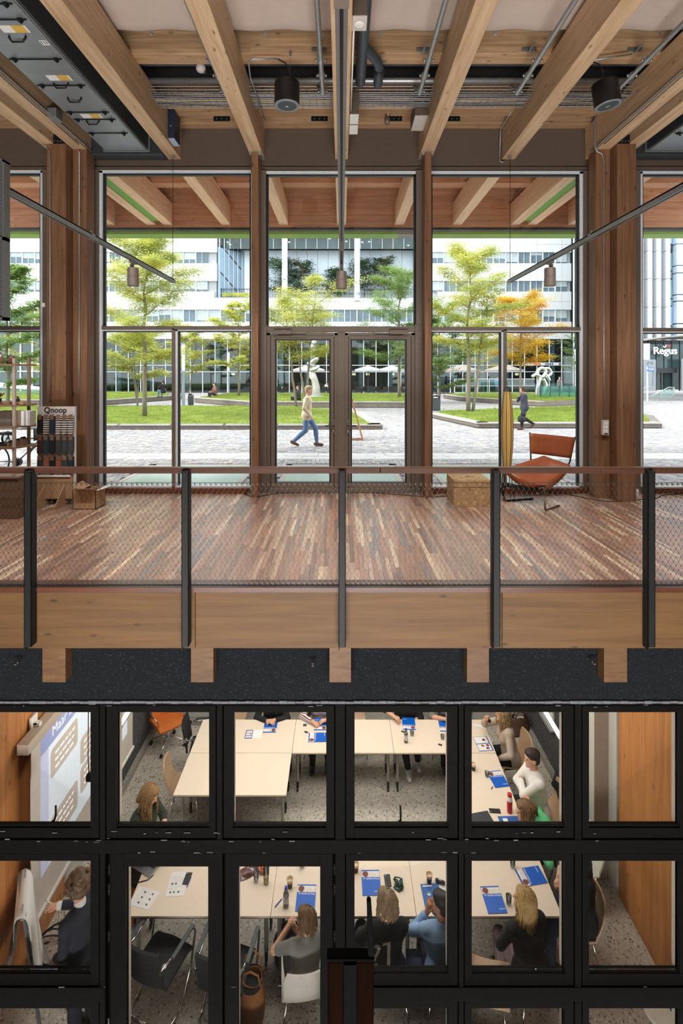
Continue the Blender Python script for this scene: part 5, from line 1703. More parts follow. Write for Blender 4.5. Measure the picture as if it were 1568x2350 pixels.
m = MB(); m.prism([P(-60, 872, 42), P(130, 893, 42), P(130, 901, 42), P(-60, 884, 42)], (0, 0.4, 0)); part(m, 'ramp_edge', M_panel, lp)
m = MB(); m.prism([P(-60, 886, 41.9), P(130, 896, 41.9), P(130, 905, 41.9), P(-60, 905, 41.9)], (0, 0.05, 0)); part(m, 'ramp_glass', bpy.data.materials['green_infill'], lp)


# ------------------------------------------------------------------ trees
def tree(label, x, y, z0, h, crown_r, crown_lo, mat, seed, nleaf=5000, stems=1, lean=(0, 0), leaf=0.085, spread=1.0, barkc=(120, 112, 96)):
    rr = random.Random(seed)
    t = thing('tree', label, 'tree', (x, y, z0), 0, 'trees on the plaza')
    bark = bpy.data.materials.get('bark') or plain('bark', barkc, 0.9, 0, 0.2, 12, bump=0.3)
    twigs = []
    br = MB()
    for s in range(stems):
        tk = MB()
        a0 = rr.uniform(0, 6.28)
        off = Vector((0.3 * math.cos(a0), 0.3 * math.sin(a0), 0)) * (stems > 1)
        ln = Vector((lean[0] + (rr.uniform(-0.16, 0.16) if stems > 1 else 0), lean[1], 0))
        pts, rad = [], []
        nseg = 10
        hh = h * (1 if s == 0 else rr.uniform(0.8, 0.97))
        r0 = (0.0125 if stems == 1 else 0.009) * h
        for k in range(nseg + 1):
            f = k / nseg
            pts.append(off + ln * (hh * f) + Vector((rr.uniform(-1, 1), rr.uniform(-1, 1), 0)) * 0.035 * hh * f * 0.5 + Vector((0, 0, hh * f * 0.97)))
            rad.append(max(0.012, r0 * (1 - f) ** 0.8 + 0.008))
        tk.tube(pts, rad, 8)
        part(tk, 'trunk', bark, t, True, world=False)
        nb = int(15 / stems ** 0.6)
        for b in range(nb):
            f = crown_lo + (0.97 - crown_lo) * ((b + rr.random()) / nb)
            p = pts[min(nseg, int(f * nseg))].lerp(pts[min(nseg, int(f * nseg) + 1)], f * nseg % 1)
            a = b * 2.4 + rr.uniform(-0.5, 0.5)
            g = (f - crown_lo) / (1 - crown_lo)
            L = crown_r * (0.35 + 0.75 * math.sin(PI * min(1, 0.18 + g * 0.85))) * rr.uniform(0.75, 1.12)
            d = Vector((math.cos(a), math.sin(a), 0.30 + 0.5 * g))
            bp = [p]
            for q in range(1, 6):
                d = (d + Vector((rr.uniform(-0.25, 0.25), rr.uniform(-0.25, 0.25), rr.uniform(-0.10, 0.06)))).normalized()
                bp.append(bp[-1] + d * L / 5)
            br.tube(bp, [max(0.006, 0.006 * h * (1 - q / 5.5) * 0.55) for q in range(6)], 5)
            for q in range(1, 6):
                for w in range(3):
                    a2 = rr.uniform(0, 6.28)
                    d2 = Vector((math.cos(a2), math.sin(a2), rr.uniform(-0.15, 0.35))).normalized()
                    L2 = L * rr.uniform(0.18, 0.42)
                    tp = [bp[q], bp[q] + d2 * L2 * 0.5, bp[q] + d2 * L2 + Vector((0, 0, -0.06 * L2))]
                    if q > 1: br.tube(tp, [0.010, 0.007, 0.004], 3)
                    twigs.append(tp)
            twigs.append(bp[3:])
    part(br, 'branches', bark, t, world=False)
    lf = MB()
    per = max(1, nleaf // len(twigs))
    for tp in twigs:
        for _ in range(per):
            u = rr.random() * (len(tp) - 1)
            i = min(int(u), len(tp) - 2)
            c = tp[i].lerp(tp[i + 1], u - i) + Vector((rr.gauss(0, 0.16), rr.gauss(0, 0.16), rr.gauss(0, 0.07))) * spread
            a = rr.uniform(0, 6.28)
            e1 = Vector((math.cos(a), math.sin(a), rr.uniform(-0.45, 0.25))).normalized() * leaf * rr.uniform(0.8, 1.6)
            e2 = e1.cross(Vector((rr.uniform(-0.4, 0.4), rr.uniform(-0.4, 0.4), 1))).normalized() * leaf * 0.42
            lf.add([c - e1, c + e2, c + e1, c - e2], [(0, 1, 2, 3)])
    tag(part(lf, 'foliage', mat, t, world=False), kind='stuff')
    return t


L_lime = leafmat('lime_leaves', (158, 172, 92), (204, 206, 116), (232, 220, 128), 0.9)
L_green = leafmat('green_leaves', (108, 140, 86), (150, 174, 106), (188, 200, 126), 0.9)
L_yellow = leafmat('yellow_leaves', (176, 164, 62), (220, 188, 66), (230, 172, 58), 0.9)
L_dark = leafmat('dark_leaves', (44, 74, 50), (66, 98, 62), (104, 132, 72), 0.6)


def base(x, y, z): return G(x, y, z)


b = base(332, 955, 0.06); tree('tall lime green tree with a straight trunk on the left lawn', b.x, b.y, 0.04, 8.0, 2.35, 0.30, L_lime, 11, 42000, leaf=0.055, spread=1.5)
b = base(318, 931, 0.0); tree('small three stemmed yellow green tree behind the tall left tree', b.x, b.y + 0.5, ZG, 4.4, 2.0, 0.4, L_lime, 12, 6500, 3, leaf=0.1)
b = base(560, 907, 0.15); tree('green tree partly behind the left slim post', b.x, b.y - 2, 0.15, 7.2, 2.6, 0.25, L_lime, 13, 9000, leaf=0.11)
b = base(690, 937, 0.0); tree('multi stemmed lime tree behind the left door leaf', b.x, b.y, ZG, 7.3, 2.7, 0.42, L_lime, 14, 30000, 3, (0.02, 0), leaf=0.06, spread=1.5)
b = base(917, 913, 0.16); tree('soft green tree seen through the right door leaf', b.x, b.y, 0.16, 9.3, 3.0, 0.2, L_green, 15, 30000, leaf=0.07, spread=1.6)
b = base(1075, 945, 0.05); tree('tall layered lime tree on the right lawn', b.x, b.y, 0.03, 8.1, 2.3, 0.36, L_lime, 16, 30000, 1, (0.004, 0), leaf=0.055, spread=1.3)
b = base(1082, 946, 0.05); tree('thin leaning stem beside the tall right tree', b.x + 0.15, b.y + 0.3, 0.03, 6.0, 1.5, 0.5, L_lime, 17, 2200, 1, (0.12, 0))
b = base(1195, 918, 0.14); tree('yellow autumn tree in the right window', b.x, b.y, 0.14, 7.0, 2.6, 0.3, L_yellow, 18, 24000, leaf=0.07, spread=1.5)
b = base(1008, 915, 0.14); tree('dark green tree next to the right slim post', b.x, b.y, ZG, 7.0, 2.6, 0.12, L_green, 19, 12000, leaf=0.11)
b = base(1103, 905, ZG); tree('slender two stemmed tree before the lobby at the right', b.x, b.y, ZG, 6.6, 2.4, 0.35, L_lime, 20, 4000, 2)
b = base(18, 935, 0.0); tree('large dark green tree in the outer left window', b.x, b.y, ZG, 8.2, 2.6, 0.16, L_green, 21, 16000, leaf=0.11)
b = base(95, 925, 0.0); tree('lime tree beside the left column seen outside', b.x, b.y, ZG, 6.4, 2.2, 0.25, L_lime, 22, 4500)
b = base(450, 912, ZG); tree('low yellow green tree in the second left pane', b.x, b.y - 3, ZG, 5.6, 2.4, 0.35, L_lime, 23, 6000, 2, leaf=0.11)
b = base(1318, 905, ZG); tree('green tree at the right edge of the right bay', b.x, b.y, ZG, 6.2, 1.5, 0.35, L_green, 24, 2500)
for k, (x, hh, r_) in enumerate(((640, 4.3, 2.2), (690, 4.0, 1.8), (770, 3.2, 1.6), (838, 4.2, 2.0), (885, 4.4, 2.2))):
    tree('dark terrace tree in the recess, %s from the left' % ('first', 'second', 'third', 'fourth', 'fifth')[k], bx(x), YB + 1.5, bz(682), hh, r_, 0.18, L_dark, 30 + k, 2600, 1, (0, 0), 0.14, 1.6)
# a planted strip on the terrace edge
m = MB()
for k in range(500):
    x = R.uniform(509, 572); c = Vector((bx(x), YB + 0.25 + R.uniform(-0.2, 0.2), bz(681) + R.uniform(0, 0.35)))
    m.add([c, c + Vector((0.09, 0, 0.06)), c + Vector((0, 0, 0.18))], [(0, 1, 2)])
tag(m.build('terrace_planting', L_lime), 'low planting along the terrace edge by the blue glass', 'plants', kind='stuff')

# ------------------------------------------------------------------ things on the plaza
t = thing('sculpture', 'tall twisted silver sculpture on a white curved foot behind the left door', 'sculpture', P(718, 909, 38))
M_silver = plain('polished_silver', (196, 198, 202), 0.18, 0.85, 0.1, 4)
zb3 = 0.16 - t.location.z
m = MB(); m.lathe([(0.62, 0), (0.62, 0.08)], (0.2, 0, zb3), 20); part(m, 'plinth', M_panel, t, world=False)
m = MB(); m.tube([(0.22, 0, zb3 + 0.05), (0.26, 0, zb3 + 0.7), (0.12, 0, zb3 + 1.3), (-0.12, 0, zb3 + 1.75)], [0.32, 0.27, 0.24, 0.3], 16); part(m, 'foot', plain('white_resin', (186, 183, 178), 0.4), t, True, world=False)
zq = zb3 + 1.6
for k, (dx, dz, rx, rz_, tl) in enumerate(((-0.12, 0.1, 0.34, 0.22, 0.4), (0.05, 0.42, 0.42, 0.2, -0.5), (-0.18, 0.75, 0.3, 0.25, 0.7), (0.12, 1.05, 0.36, 0.22, -0.6), (-0.05, 1.4, 0.28, 0.24, 0.5), (0.1, 1.72, 0.3, 0.2, -0.7), (-0.06, 2.05, 0.24, 0.24, 0.6), (0.04, 2.36, 0.2, 0.2, -0.4))):
    rows = []
    for i in range(9):
        th = PI * i / 8
        row = []
        for j in range(13):
            ph = 2 * PI * j / 12
            w = 1 + 0.28 * math.sin(3 * ph + k) * math.sin(th)
            v = Vector((rx * w * math.sin(th) * math.cos(ph), 0.7 * rx * w * math.sin(th) * math.sin(ph), rz_ * math.cos(th)))
            v = Matrix.Rotation(tl, 3, 'Y') @ v
            row.append(v + Vector((dx, 0, zq + dz)))
        rows.append(row)
    m = MB(); m.sheet(rows); part(m, 'twist', M_silver, t, True, world=False)
t = thing('sculpture', 'white looping sculpture like a knotted figure before the right lobby', 'sculpture', P(1243, 908, 41))
zb3 = ZG - t.location.z
Wr = bpy.data.materials['white_resin']
for pts, r0 in ((((-0.35, 0, 0), (-0.32, 0, 0.7), (-0.2, 0, 1.3), (-0.05, 0, 1.7)), 0.17), (((0.2, 0, 0), (0.22, 0, 0.6), (0.35, 0, 1.1), (0.15, 0, 1.6)), 0.16), (((-0.75, 0, 1.75), (-0.4, 0, 1.95), (0.0, 0, 1.75), (0.4, 0, 1.9), (0.62, 0, 1.45)), 0.14), (((-0.1, 0, 1.6), (-0.3, 0.1, 2.1), (0.05, 0.1, 2.45), (0.35, 0, 2.2), (0.1, 0, 1.7)), 0.15), (((0.3, 0, 1.7), (0.75, 0, 2.0), (0.6, 0, 2.4), (0.2, 0, 2.4)), 0.12)):
    # smooth path
    q = []
    for i in range(len(pts) - 1):
        p0, p1, p2, p3 = [Vector(pts[max(0, min(len(pts) - 1, i + d))]) for d in (-1, 0, 1, 2)]
        for s in range(5):
            u = s / 5
            q.append(0.5 * ((2 * p1) + (p2 - p0) * u + (2 * p0 - 5 * p1 + 4 * p2 - p3) * u * u + (-p0 + 3 * p1 - 3 * p2 + p3) * u ** 3) + Vector((0, 0, zb3)))
    q.append(Vector(pts[-1]) + Vector((0, 0, zb3)))
    m = MB(); m.tube(q, r0, 12); part(m, 'limb', M_silver, t, True, world=False)

t = thing('sandwich_board', 'wooden sandwich board seen from its side on the plaza by the right door', 'sign', G(808, 1009, ZG))
b = G(833, 1011, ZG); a = P(807.5, 916, b.y)
for s_ in (1, -1):
    q = V_ = Vector((2 * a.x - b.x if s_ < 0 else b.x, b.y, ZG))
    e = Vector((a.x, b.y, a.z)) - q
    m = MB(); m.obox(q + e / 2 + Vector((0, 0.3, 0)), e / 2, (0, 0.28, 0), Vector((e.z, 0, -e.x)).normalized() * 0.012); part(m, 'board', M_ductdark, t)
    for y_ in (0.0, 0.6):
        m = MB(); m.beam(q + Vector((0, y_, 0.01)), Vector((a.x, b.y + y_, a.z)), 0.045, 0.05); part(m, 'side_rail', M_canopyX, t)
m = MB(); m.box(2 * a.x - b.x + 0.03, b.x - 0.03, b.y - 0.01, b.y + 0.01, ZG + 0.03, ZG + 0.07); part(m, 'spreader', M_canopyX, t)


def bin_(label, x, y, w, h, box=False):
    p = G(x, y, ZG)
    t = thing('litter_bin', label, 'bin', p, 0, None)
    m = MB()
    if box: m.box(-w / 2, w / 2, -w / 2, w / 2, 0, h * 0.8)
    else: m.lathe([(w * 0.44, 0), (w / 2, 0.05), (w / 2, h * 0.8)], n=18)
    part(m, 'body', M_ductdark, t, not box, world=False, auto=40)
    m = MB()
    if box:
        m.tube([(-w / 2, 0, h * 0.8), (-w * 0.45, 0, h * 0.95), (0, 0, h), (w * 0.45, 0, h * 0.95), (w / 2, 0, h * 0.8)], 0.04, 6)
        m.box(-w * 0.42, w * 0.42, -w * 0.4, w * 0.4, h * 0.8, h * 0.83)
    else: m.lathe([(w * 0.5, h * 0.84), (w * 0.46, h * 0.9), (w * 0.2, h * 0.9), (w * 0.18, h), (0.0, h)], n=18)
    part(m, 'hood', M_black, t, world=False)
    return t


bin_('round grey litter bin on the path in the left bay', 438, 930, 0.36, 0.75)
t = bin_('box shaped grey litter bin behind the right slim post', 1001, 941, 0.42, 0.8, True)
t = thing('trash_bag', 'little white bag at the foot of the box shaped bin', 'bag', G(1008, 941, ZG))
m = MB(); m.lathe([(0.0, 0), (0.13, 0.03), (0.15, 0.12), (0.07, 0.2), (0.09, 0.25)], n=12); part(m, 'bag', M_paper, t, True, world=False)
m = MB(); m.cyl((0, 0, 0.195), (0, 0, 0.21), 0.075); part(m, 'tie', M_gasket, t, world=False)
for x, yb, yt, w, wd in ((421, 931, 800, 0.2, 'left'), (525, 908, 805, 0.17, 'second')):
    p = G(x, yb, ZG)
    t = thing('lamp_post', 'pale round lamp column on the plaza, %s one in the left bay' % wd, 'lamp post', p, 0, 'lamp columns')
    m = MB(); m.cyl((0, 0, 0), (0, 0, 2.2), w / 2, n=14); part(m, 'shaft', M_ductgrey, t, True, world=False, auto=40)
    m = MB(); m.cyl((0, 0, 2.2), (0, 0, 3.9), w / 2 * 1.05, n=14); part(m, 'shaft', M_white, t, True, world=False, auto=40)
    m = MB(); m.lathe([(0.0, 3.9), (w * 0.7, 3.9), (w * 0.7, 3.98), (0.0, 4.0)], n=14); part(m, 'cap', M_ductgrey, t, world=False)

M_par = plain('parasol_grey', (150, 140, 134), 0.8)
for k, (x, y, Yp_, wpx, mt) in enumerate(((1060, 850, 47, 92, M_par), (1158, 849, 47, 92, M_par), (708, 848, 46, 74, M_panel), (845, 848, 46, 60, M_panel), (900, 848, 46, 64, M_panel))):
    p = P(x, y, Yp_)
    r_ = wpx / 2 * Yp_ / FPX
    t = thing('parasol', '%s parasol of the cafe terrace, %s' % (('taupe', 'left of the yellow tree'), ('taupe', 'under the yellow tree'), ('white', 'left of the silver sculpture'), ('white', 'first in the right door'), ('white', 'second in the right door'))[k], 'parasol', (p.x, p.y, ZG), 0, 'terrace parasols')
    m = MB()
    hz_ = p.z - ZG
    n = 8
    apex = Vector((0, 0, hz_ + r_ * 0.30))
    for q in range(n):
        a0, a1 = 2 * PI * q / n, 2 * PI * (q + 1) / n
        A, B = Vector((r_ * math.cos(a0), r_ * math.sin(a0), hz_)), Vector((r_ * math.cos(a1), r_ * math.sin(a1), hz_))
        m.add([A, B, apex, A - Vector((0, 0, 0.12)), B - Vector((0, 0, 0.12))], [(0, 1, 2), (0, 3, 4, 1)])
    part(m, 'canopy', mt, t, world=False)
    m = MB(); m.cyl((0, 0, 0), (0, 0, hz_ + r_ * 0.3), 0.035); part(m, 'pole', M_gasket, t, world=False)
    m = MB(); m.lathe([(0.3, 0), (0.3, 0.08)], n=14); part(m, 'base', M_gasket, t, world=False)


def terrace_chair():
    t = thing('terrace_chair', 'black terrace chair', 'chair', (0, 0, 0))
    m = MB(); m.box(-0.24, 0.24, -0.22, 0.22, 0.43, 0.47); part(m, 'seat', M_blackpl, t, world=False)
    m = MB(); m.box(-0.24, 0.24, -0.24, -0.20, 0.47, 0.86); part(m, 'backrest', M_blackpl, t, world=False)
    for sx in (-1, 1):
        for sy in (-1, 1):
            m = MB(); m.cyl((sx * 0.22, sy * 0.2, 0), (sx * 0.22, sy * 0.2, 0.44), 0.018, n=6); part(m, 'leg', M_blackpl, t, world=False)
    return t


tc0 = terrace_chair()
spots = [(640, 1), (655, 0), (745, 0), (760, 1), (822, 0), (838, 1), (852, 0), (868, 1), (884, 0), (900, 1), (918, 0), (934, 0)]
ords = ('first', 'second', 'third', 'fourth', 'fifth', 'sixth', 'seventh', 'eighth', 'ninth', 'tenth', 'eleventh', 'last')
for k, (x, f) in enumerate(spots):
    o = tc0 if k == 0 else copy_tree(tc0)
    o.location = ((x - CX) * 46.5 / FPX, 46.5, ZG); o.rotation_euler = (0, 0, f * PI + 0.2)
    o['label'] = 'black chair of the cafe terrace, %s from the left' % ords[k]; o['group'] = 'terrace chairs'
for k, x in enumerate((648, 752, 830, 861, 893, 926)):
    t = thing('terrace_table', 'white square table of the cafe terrace, %s from the left' % ords[k], 'table', ((x - CX) * 47.3 / FPX, 47.3, ZG), 0, 'terrace tables')
    m = MB(); m.box(-0.38, 0.38, -0.38, 0.38, 0.71, 0.75); part(m, 'top', M_panel, t, world=False)
    m = MB(); m.cyl((0, 0, 0.02), (0, 0, 0.71), 0.04); m.box(-0.25, 0.25, -0.25, 0.25, 0, 0.025); part(m, 'pedestal', M_gasket, t, world=False)
# terrace screens and glass fence
t = thing('terrace_screen', 'white framed glass wind screens before the right lobby', 'screen', (P(1130, 900, 46).x, 46, ZG))
for k in range(7):
    a = 1043 + 26.5 * k
    A, B = P(a, 902, 46), P(a + 26, 869, 46)
    m = MB(); m.box(A.x, A.x + 0.06, 46, 46.06, A.z, B.z); m.box(A.x, B.x, 46, 46.06, B.z - 0.05, B.z); m.box(A.x, B.x, 46, 46.06, P(0, 886, 46).z, P(0, 885, 46).z); m.box(A.x, B.x, 46, 46.06, A.z, A.z + 0.06); f = part(m, 'frame', M_winframe, t)
    m = MB(); m.box(A.x + 0.06, B.x, 46.02, 46.04, A.z + 0.06, B.z - 0.05); m.build('pane', M_lobbyglass, f)
t = thing('glass_fence', 'teal glass fence around the far right corner of the plaza', 'fence', (P(1290, 912, 38).x, 38, ZG))
for k in range(4):
    A, B = P(1241 + 22 * k, 912, 38), P(1262 + 22 * k, 886, 38)
    m = MB(); m.box(A.x, B.x, 38, 38.03, A.z, B.z); part(m, 'pane', glass('teal_fence_glass', (0.55, 0.82, 0.78), 1, haze=0.2, hazec=(120, 190, 180)) if k == 0 else bpy.data.materials['teal_fence_glass'], t)
    m = MB(); m.box(A.x - 0.03, A.x + 0.03, 37.97, 38.06, A.z, B.z); part(m, 'post', M_ductdark, t)
m = MB()
for k in range(7):
    A = P(985 + 8.5 * k, 904, 45)
    m.box(A.x, A.x + 0.04, 45, 45.04, ZG, P(0, 874, 45).z)
for y in (874, 889, 903): a, b = P(985, y, 45), P(1040, y, 45); m.box(a.x, b.x, 45, 45.05, a.z - 0.03, a.z + 0.03)
tag(m.build('black_fence', M_black), 'black metal barrier between the right slim post and the screens', 'fence')

# bicycle parked outside at the far left
t = thing('bicycle', 'bicycle parked outside behind the display shelf', 'bicycle', (-6.45, 10.4, ZG))
for cx_ in (-0.5, 0.55):
    m = MB(); m.tube([(cx_ + 0.34 * math.cos(a), 0, 0.35 + 0.34 * math.sin(a)) for a in [2 * PI * k / 28 for k in range(28)]], 0.018, 6, closed=True); w = part(m, 'tyre', M_gasket, t, True, world=False)
    m = MB()
    for k in range(14): a = 2 * PI * k / 14; m.cyl((cx_, 0, 0.35), (cx_ + 0.33 * math.cos(a), 0, 0.35 + 0.33 * math.sin(a)), 0.003, n=4)
    m.build('spokes', M_galv, w)
m = MB()
for a, b in (((-0.5, 0, 0.35), (-0.18, 0, 0.82)), ((-0.18, 0, 0.82), (0.0, 0, 0.32)), ((0, 0, 0.32), (-0.5, 0, 0.35)), ((-0.15, 0, 0.74), (0.38, 0, 0.80)), ((0.0, 0, 0.32), (0.4, 0, 0.72)), ((0.55, 0, 0.35), (0.36, 0, 0.98))): m.cyl(a, b, 0.018, n=8)
part(m, 'frame', M_ductgrey, t, True, world=False)
m = MB(); m.box(-0.32, -0.06, -0.07, 0.07, 0.86, 0.92); m.cyl((-0.18, 0, 0.8), (-0.18, 0, 0.88), 0.014); part(m, 'saddle', M_blackpl, t, bevel=0.02, world=False)
m = MB(); m.tube([(0.2, -0.28, 1.02), (0.34, -0.2, 1.02), (0.36, 0, 1.0), (0.34, 0.2, 1.02), (0.2, 0.28, 1.02)], 0.012, 6); part(m, 'handlebar', M_galv, t, True, world=False)
m = MB()
for k in range(5): m.box(0.42, 0.80, -0.16 + 0.07 * k, -0.13 + 0.07 * k, 0.78, 0.80)
for sx in (0.42, 0.80): m.box(sx, sx + 0.02, -0.17, 0.17, 0.76, 1.0)
part(m, 'carrier', M_blackpl, t, world=False)
m = MB(); m.cyl((0, -0.05, 0.32), (0, 0.05, 0.32), 0.08, n=16); m.box(-0.02, 0.02, -0.12, -0.06, 0.12, 0.32); m.box(-0.06, 0.06, -0.2, -0.1, 0.11, 0.14); part(m, 'crank', M_black, t, world=False)
# ------------------------------------------------------------------ meeting room shell
ZR = ROOM_Z
ZT = -4.0
M_terrazzo = speckle('terrazzo', (196, 190, 178), (92, 86, 78), (236, 230, 218), 56, 0.4, 0.5, 1.2)
M_roomwoodZ = wood('room_wall_larch', (206, 142, 82), (172, 108, 56), 2, 7, 0.35, True, 0.55, 0.05)
M_grey = plain('pale_grey_plaster', (190, 188, 180), 0.85, 0, 0.03, 3)
M_taupewall = plain('taupe_plaster', (152, 136, 122), 0.85)
M_feltgrey = speckle('grey_wall_felt', (74, 74, 78), (48, 48, 52), (104, 104, 108), 70, 0.95, 0.5)
M_frame = plain('black_stained_frame', (15, 13, 11), 0.7, 0, 0.3, 14, 0.12)
M_innerwood = wood('inner_stop_wood', (196, 146, 108), (158, 110, 76), 0, 9, 0.5, False)
M_sillshaded = wood('shaded_matt_sill', (74, 50, 36), (52, 34, 24), 0, 9, 0.5, False, 0.95)  # darker copy of the inner wood, upper row's weaker light put into its colour
M_innerwhite = plain('inner_reveal', (206, 196, 182), 0.6)
M_table = plain('birch_laminate', (232, 216, 196), 0.42, 0, 0.015, 3)
M_edge = plain('dark_table_edge', (60, 48, 40), 0.5)
M_leg = plain('grey_table_leg', (150, 146, 138), 0.4, 0.4)
m = MB(); m.box(-3.7, 3.7, 4.94, 10.2, ZR - 0.1, ZR); struct(m, 'floor', M_terrazzo)
m = MB(); m.box(-3.7, 3.7, 5.0, 10.2, -0.95, -0.75); struct(m, 'ceiling', M_feltgrey)
m = MB(); m.box(-3.7, 3.7, 10.0, 10.2, ZR, -0.75); struct(m, 'wall_far', M_grey)
m = MB(); m.box(-3.5, 3.5, 9.93, 10.0, ZR, ZR + 0.12); struct(m, 'baseboard_far', M_concrete)
for s, wd in ((-1, 'west'), (1, 'east')):
    cl = tag(MB().box(min(s * 3.56, s * 3.7), max(s * 3.56, s * 3.7), 4.94, 6.69, ZR, -0.75).build('wall_%s' % wd, M_roomwoodZ), kind='structure')
    # wide larch boards
    for k in range(3):
        m = MB(); y0 = 4.95 + k * 0.58; m.box(s * 3.55, s * 3.562, y0 + 0.002, y0 + 0.578, ZR + 0.001, -0.96); m.build('board', M_roomwoodZ, cl)
    m = MB(); m.box(s * 3.525, s * 3.7, 6.70, 6.90, ZR, -0.75); struct(m, 'trim_1%d' % (1 if s < 0 else 2), M_grey)
    px_ = 3.34 if s > 0 else 3.53
    m = MB(); m.box(s * px_, s * 3.7, 6.901, 7.319, ZR, -0.75, 0); m.box(s * (px_ - 0.005), s * (px_ + 0.002), 6.902, 7.318, ZR, -0.76, 1); struct(m, 'trim_1%d' % (3 if s < 0 else 4), [M_taupewall, M_grey])
    m = MB(); m.box(s * 3.53, s * 3.7, 7.32, 10.2, ZR, -0.75); struct(m, 'wall_%s' % (wd + '_felt'), M_feltgrey)
    m = MB(); m.box(s * 3.46, s * 3.54, 7.32, 9.93, ZR, ZR + 0.10); struct(m, 'baseboard_%s' % wd, M_concrete)
# screed edge: darker band of floor at the right
# linear lamps
M_tube = emit('linear_lamp', (255, 244, 226), 14)
for x, y0, wd in ((-2.52, 5.85, 'left'), (2.41, 5.66, 'right')):
    t = thing('linear_lamp', 'glowing slim pendant lamp along the %s side of the meeting room' % wd, 'lamp', (x, y0 + 1.3, -2.05), 0, 'linear lamps')
    m = MB(); m.box(x - 0.017, x + 0.017, y0, y0 + 2.6, -2.075, -2.045); part(m, 'tube', M_tube, t)
    m = MB(); m.box(x - 0.015, x + 0.015, y0 - 0.004, y0 + 2.604, -2.10, -2.077); part(m, 'profile', M_trackalu, t)
    for q in (0.3, 2.3):
        m = MB(); m.tube([(x, y0 + q, -2.045), (x, y0 + q, -0.95)], 0.003, 4); part(m, 'suspension_wire', M_galv, t)
# whiteboard on the right felt wall
t = thing('whiteboard', 'white writing board on the grey felt wall at the right', 'whiteboard', (3.5, 9.2, -3.4))
m = MB(); m.box(3.50, 3.528, 8.66, 9.85, -4.0, -2.7); part(m, 'panel', M_white, t)
m = MB(); m.box(3.46, 3.528, 8.66, 9.85, -4.03, -4.0); part(m, 'ledge', M_galv, t)

# ------------------------------------------------------------------ black window wall
YW = 4.95


def wpx(mb, x0, x1, y0, y1, ya, yb, mm=0):
    a, b = P(x0, y0, YW), P(x1, y1, YW)
    mb.box(a.x, b.x, ya, yb, b.z, a.z, mm)


cols = [(-260, 229, -230, 208), (243, 497, 268, 480), (512, 769, 535, 749), (793, 1052, 814, 1029), (1065, 1318, 1083, 1296), (1335, 1640, 1352, 1560)]
m = MB()
YBOT = CY + (EYE - ZR) * FPX / YW
for y0, y1 in ((1606, 1616), (1925, 1956)): wpx(m, -400, 2000, y0, y1, 4.935, 5.04)
for a, b in ((-400, 240), (771, 2000)): wpx(m, a, b, 2263, 2294, 4.935, 5.04)
for a, b in ((230, 242), (498, 511), (770, 792), (1053, 1064), (1319, 1334), (1641, 1700)): wpx(m, a, b, 1606, YBOT, 4.94, 5.04)
m.box(-9.4, (-260 - CX) * YW / FPX, 4.94, 5.02, ZR, -1.14); m.box((1640 - CX) * YW / FPX, 9.4, 4.94, 5.02, ZR, -1.14)
for a, b in ((222, 262), (490, 520), (758, 802), (1044, 1074), (1310, 1344)): wpx(m, a, b, 1606, YBOT, 5.022, 5.045)
for y0, y1 in ((1606, 1626), (1916, 1966)): wpx(m, -400, 2000, y0, y1, 5.022, 5.045)
WG = struct(m, 'wall_glazed', M_frame, bevel=0.003)
lab_c = ('first', 'second', 'third', 'fourth', 'fifth', 'sixth')
lab_r = ('upper', 'middle', 'lower')
n = 6
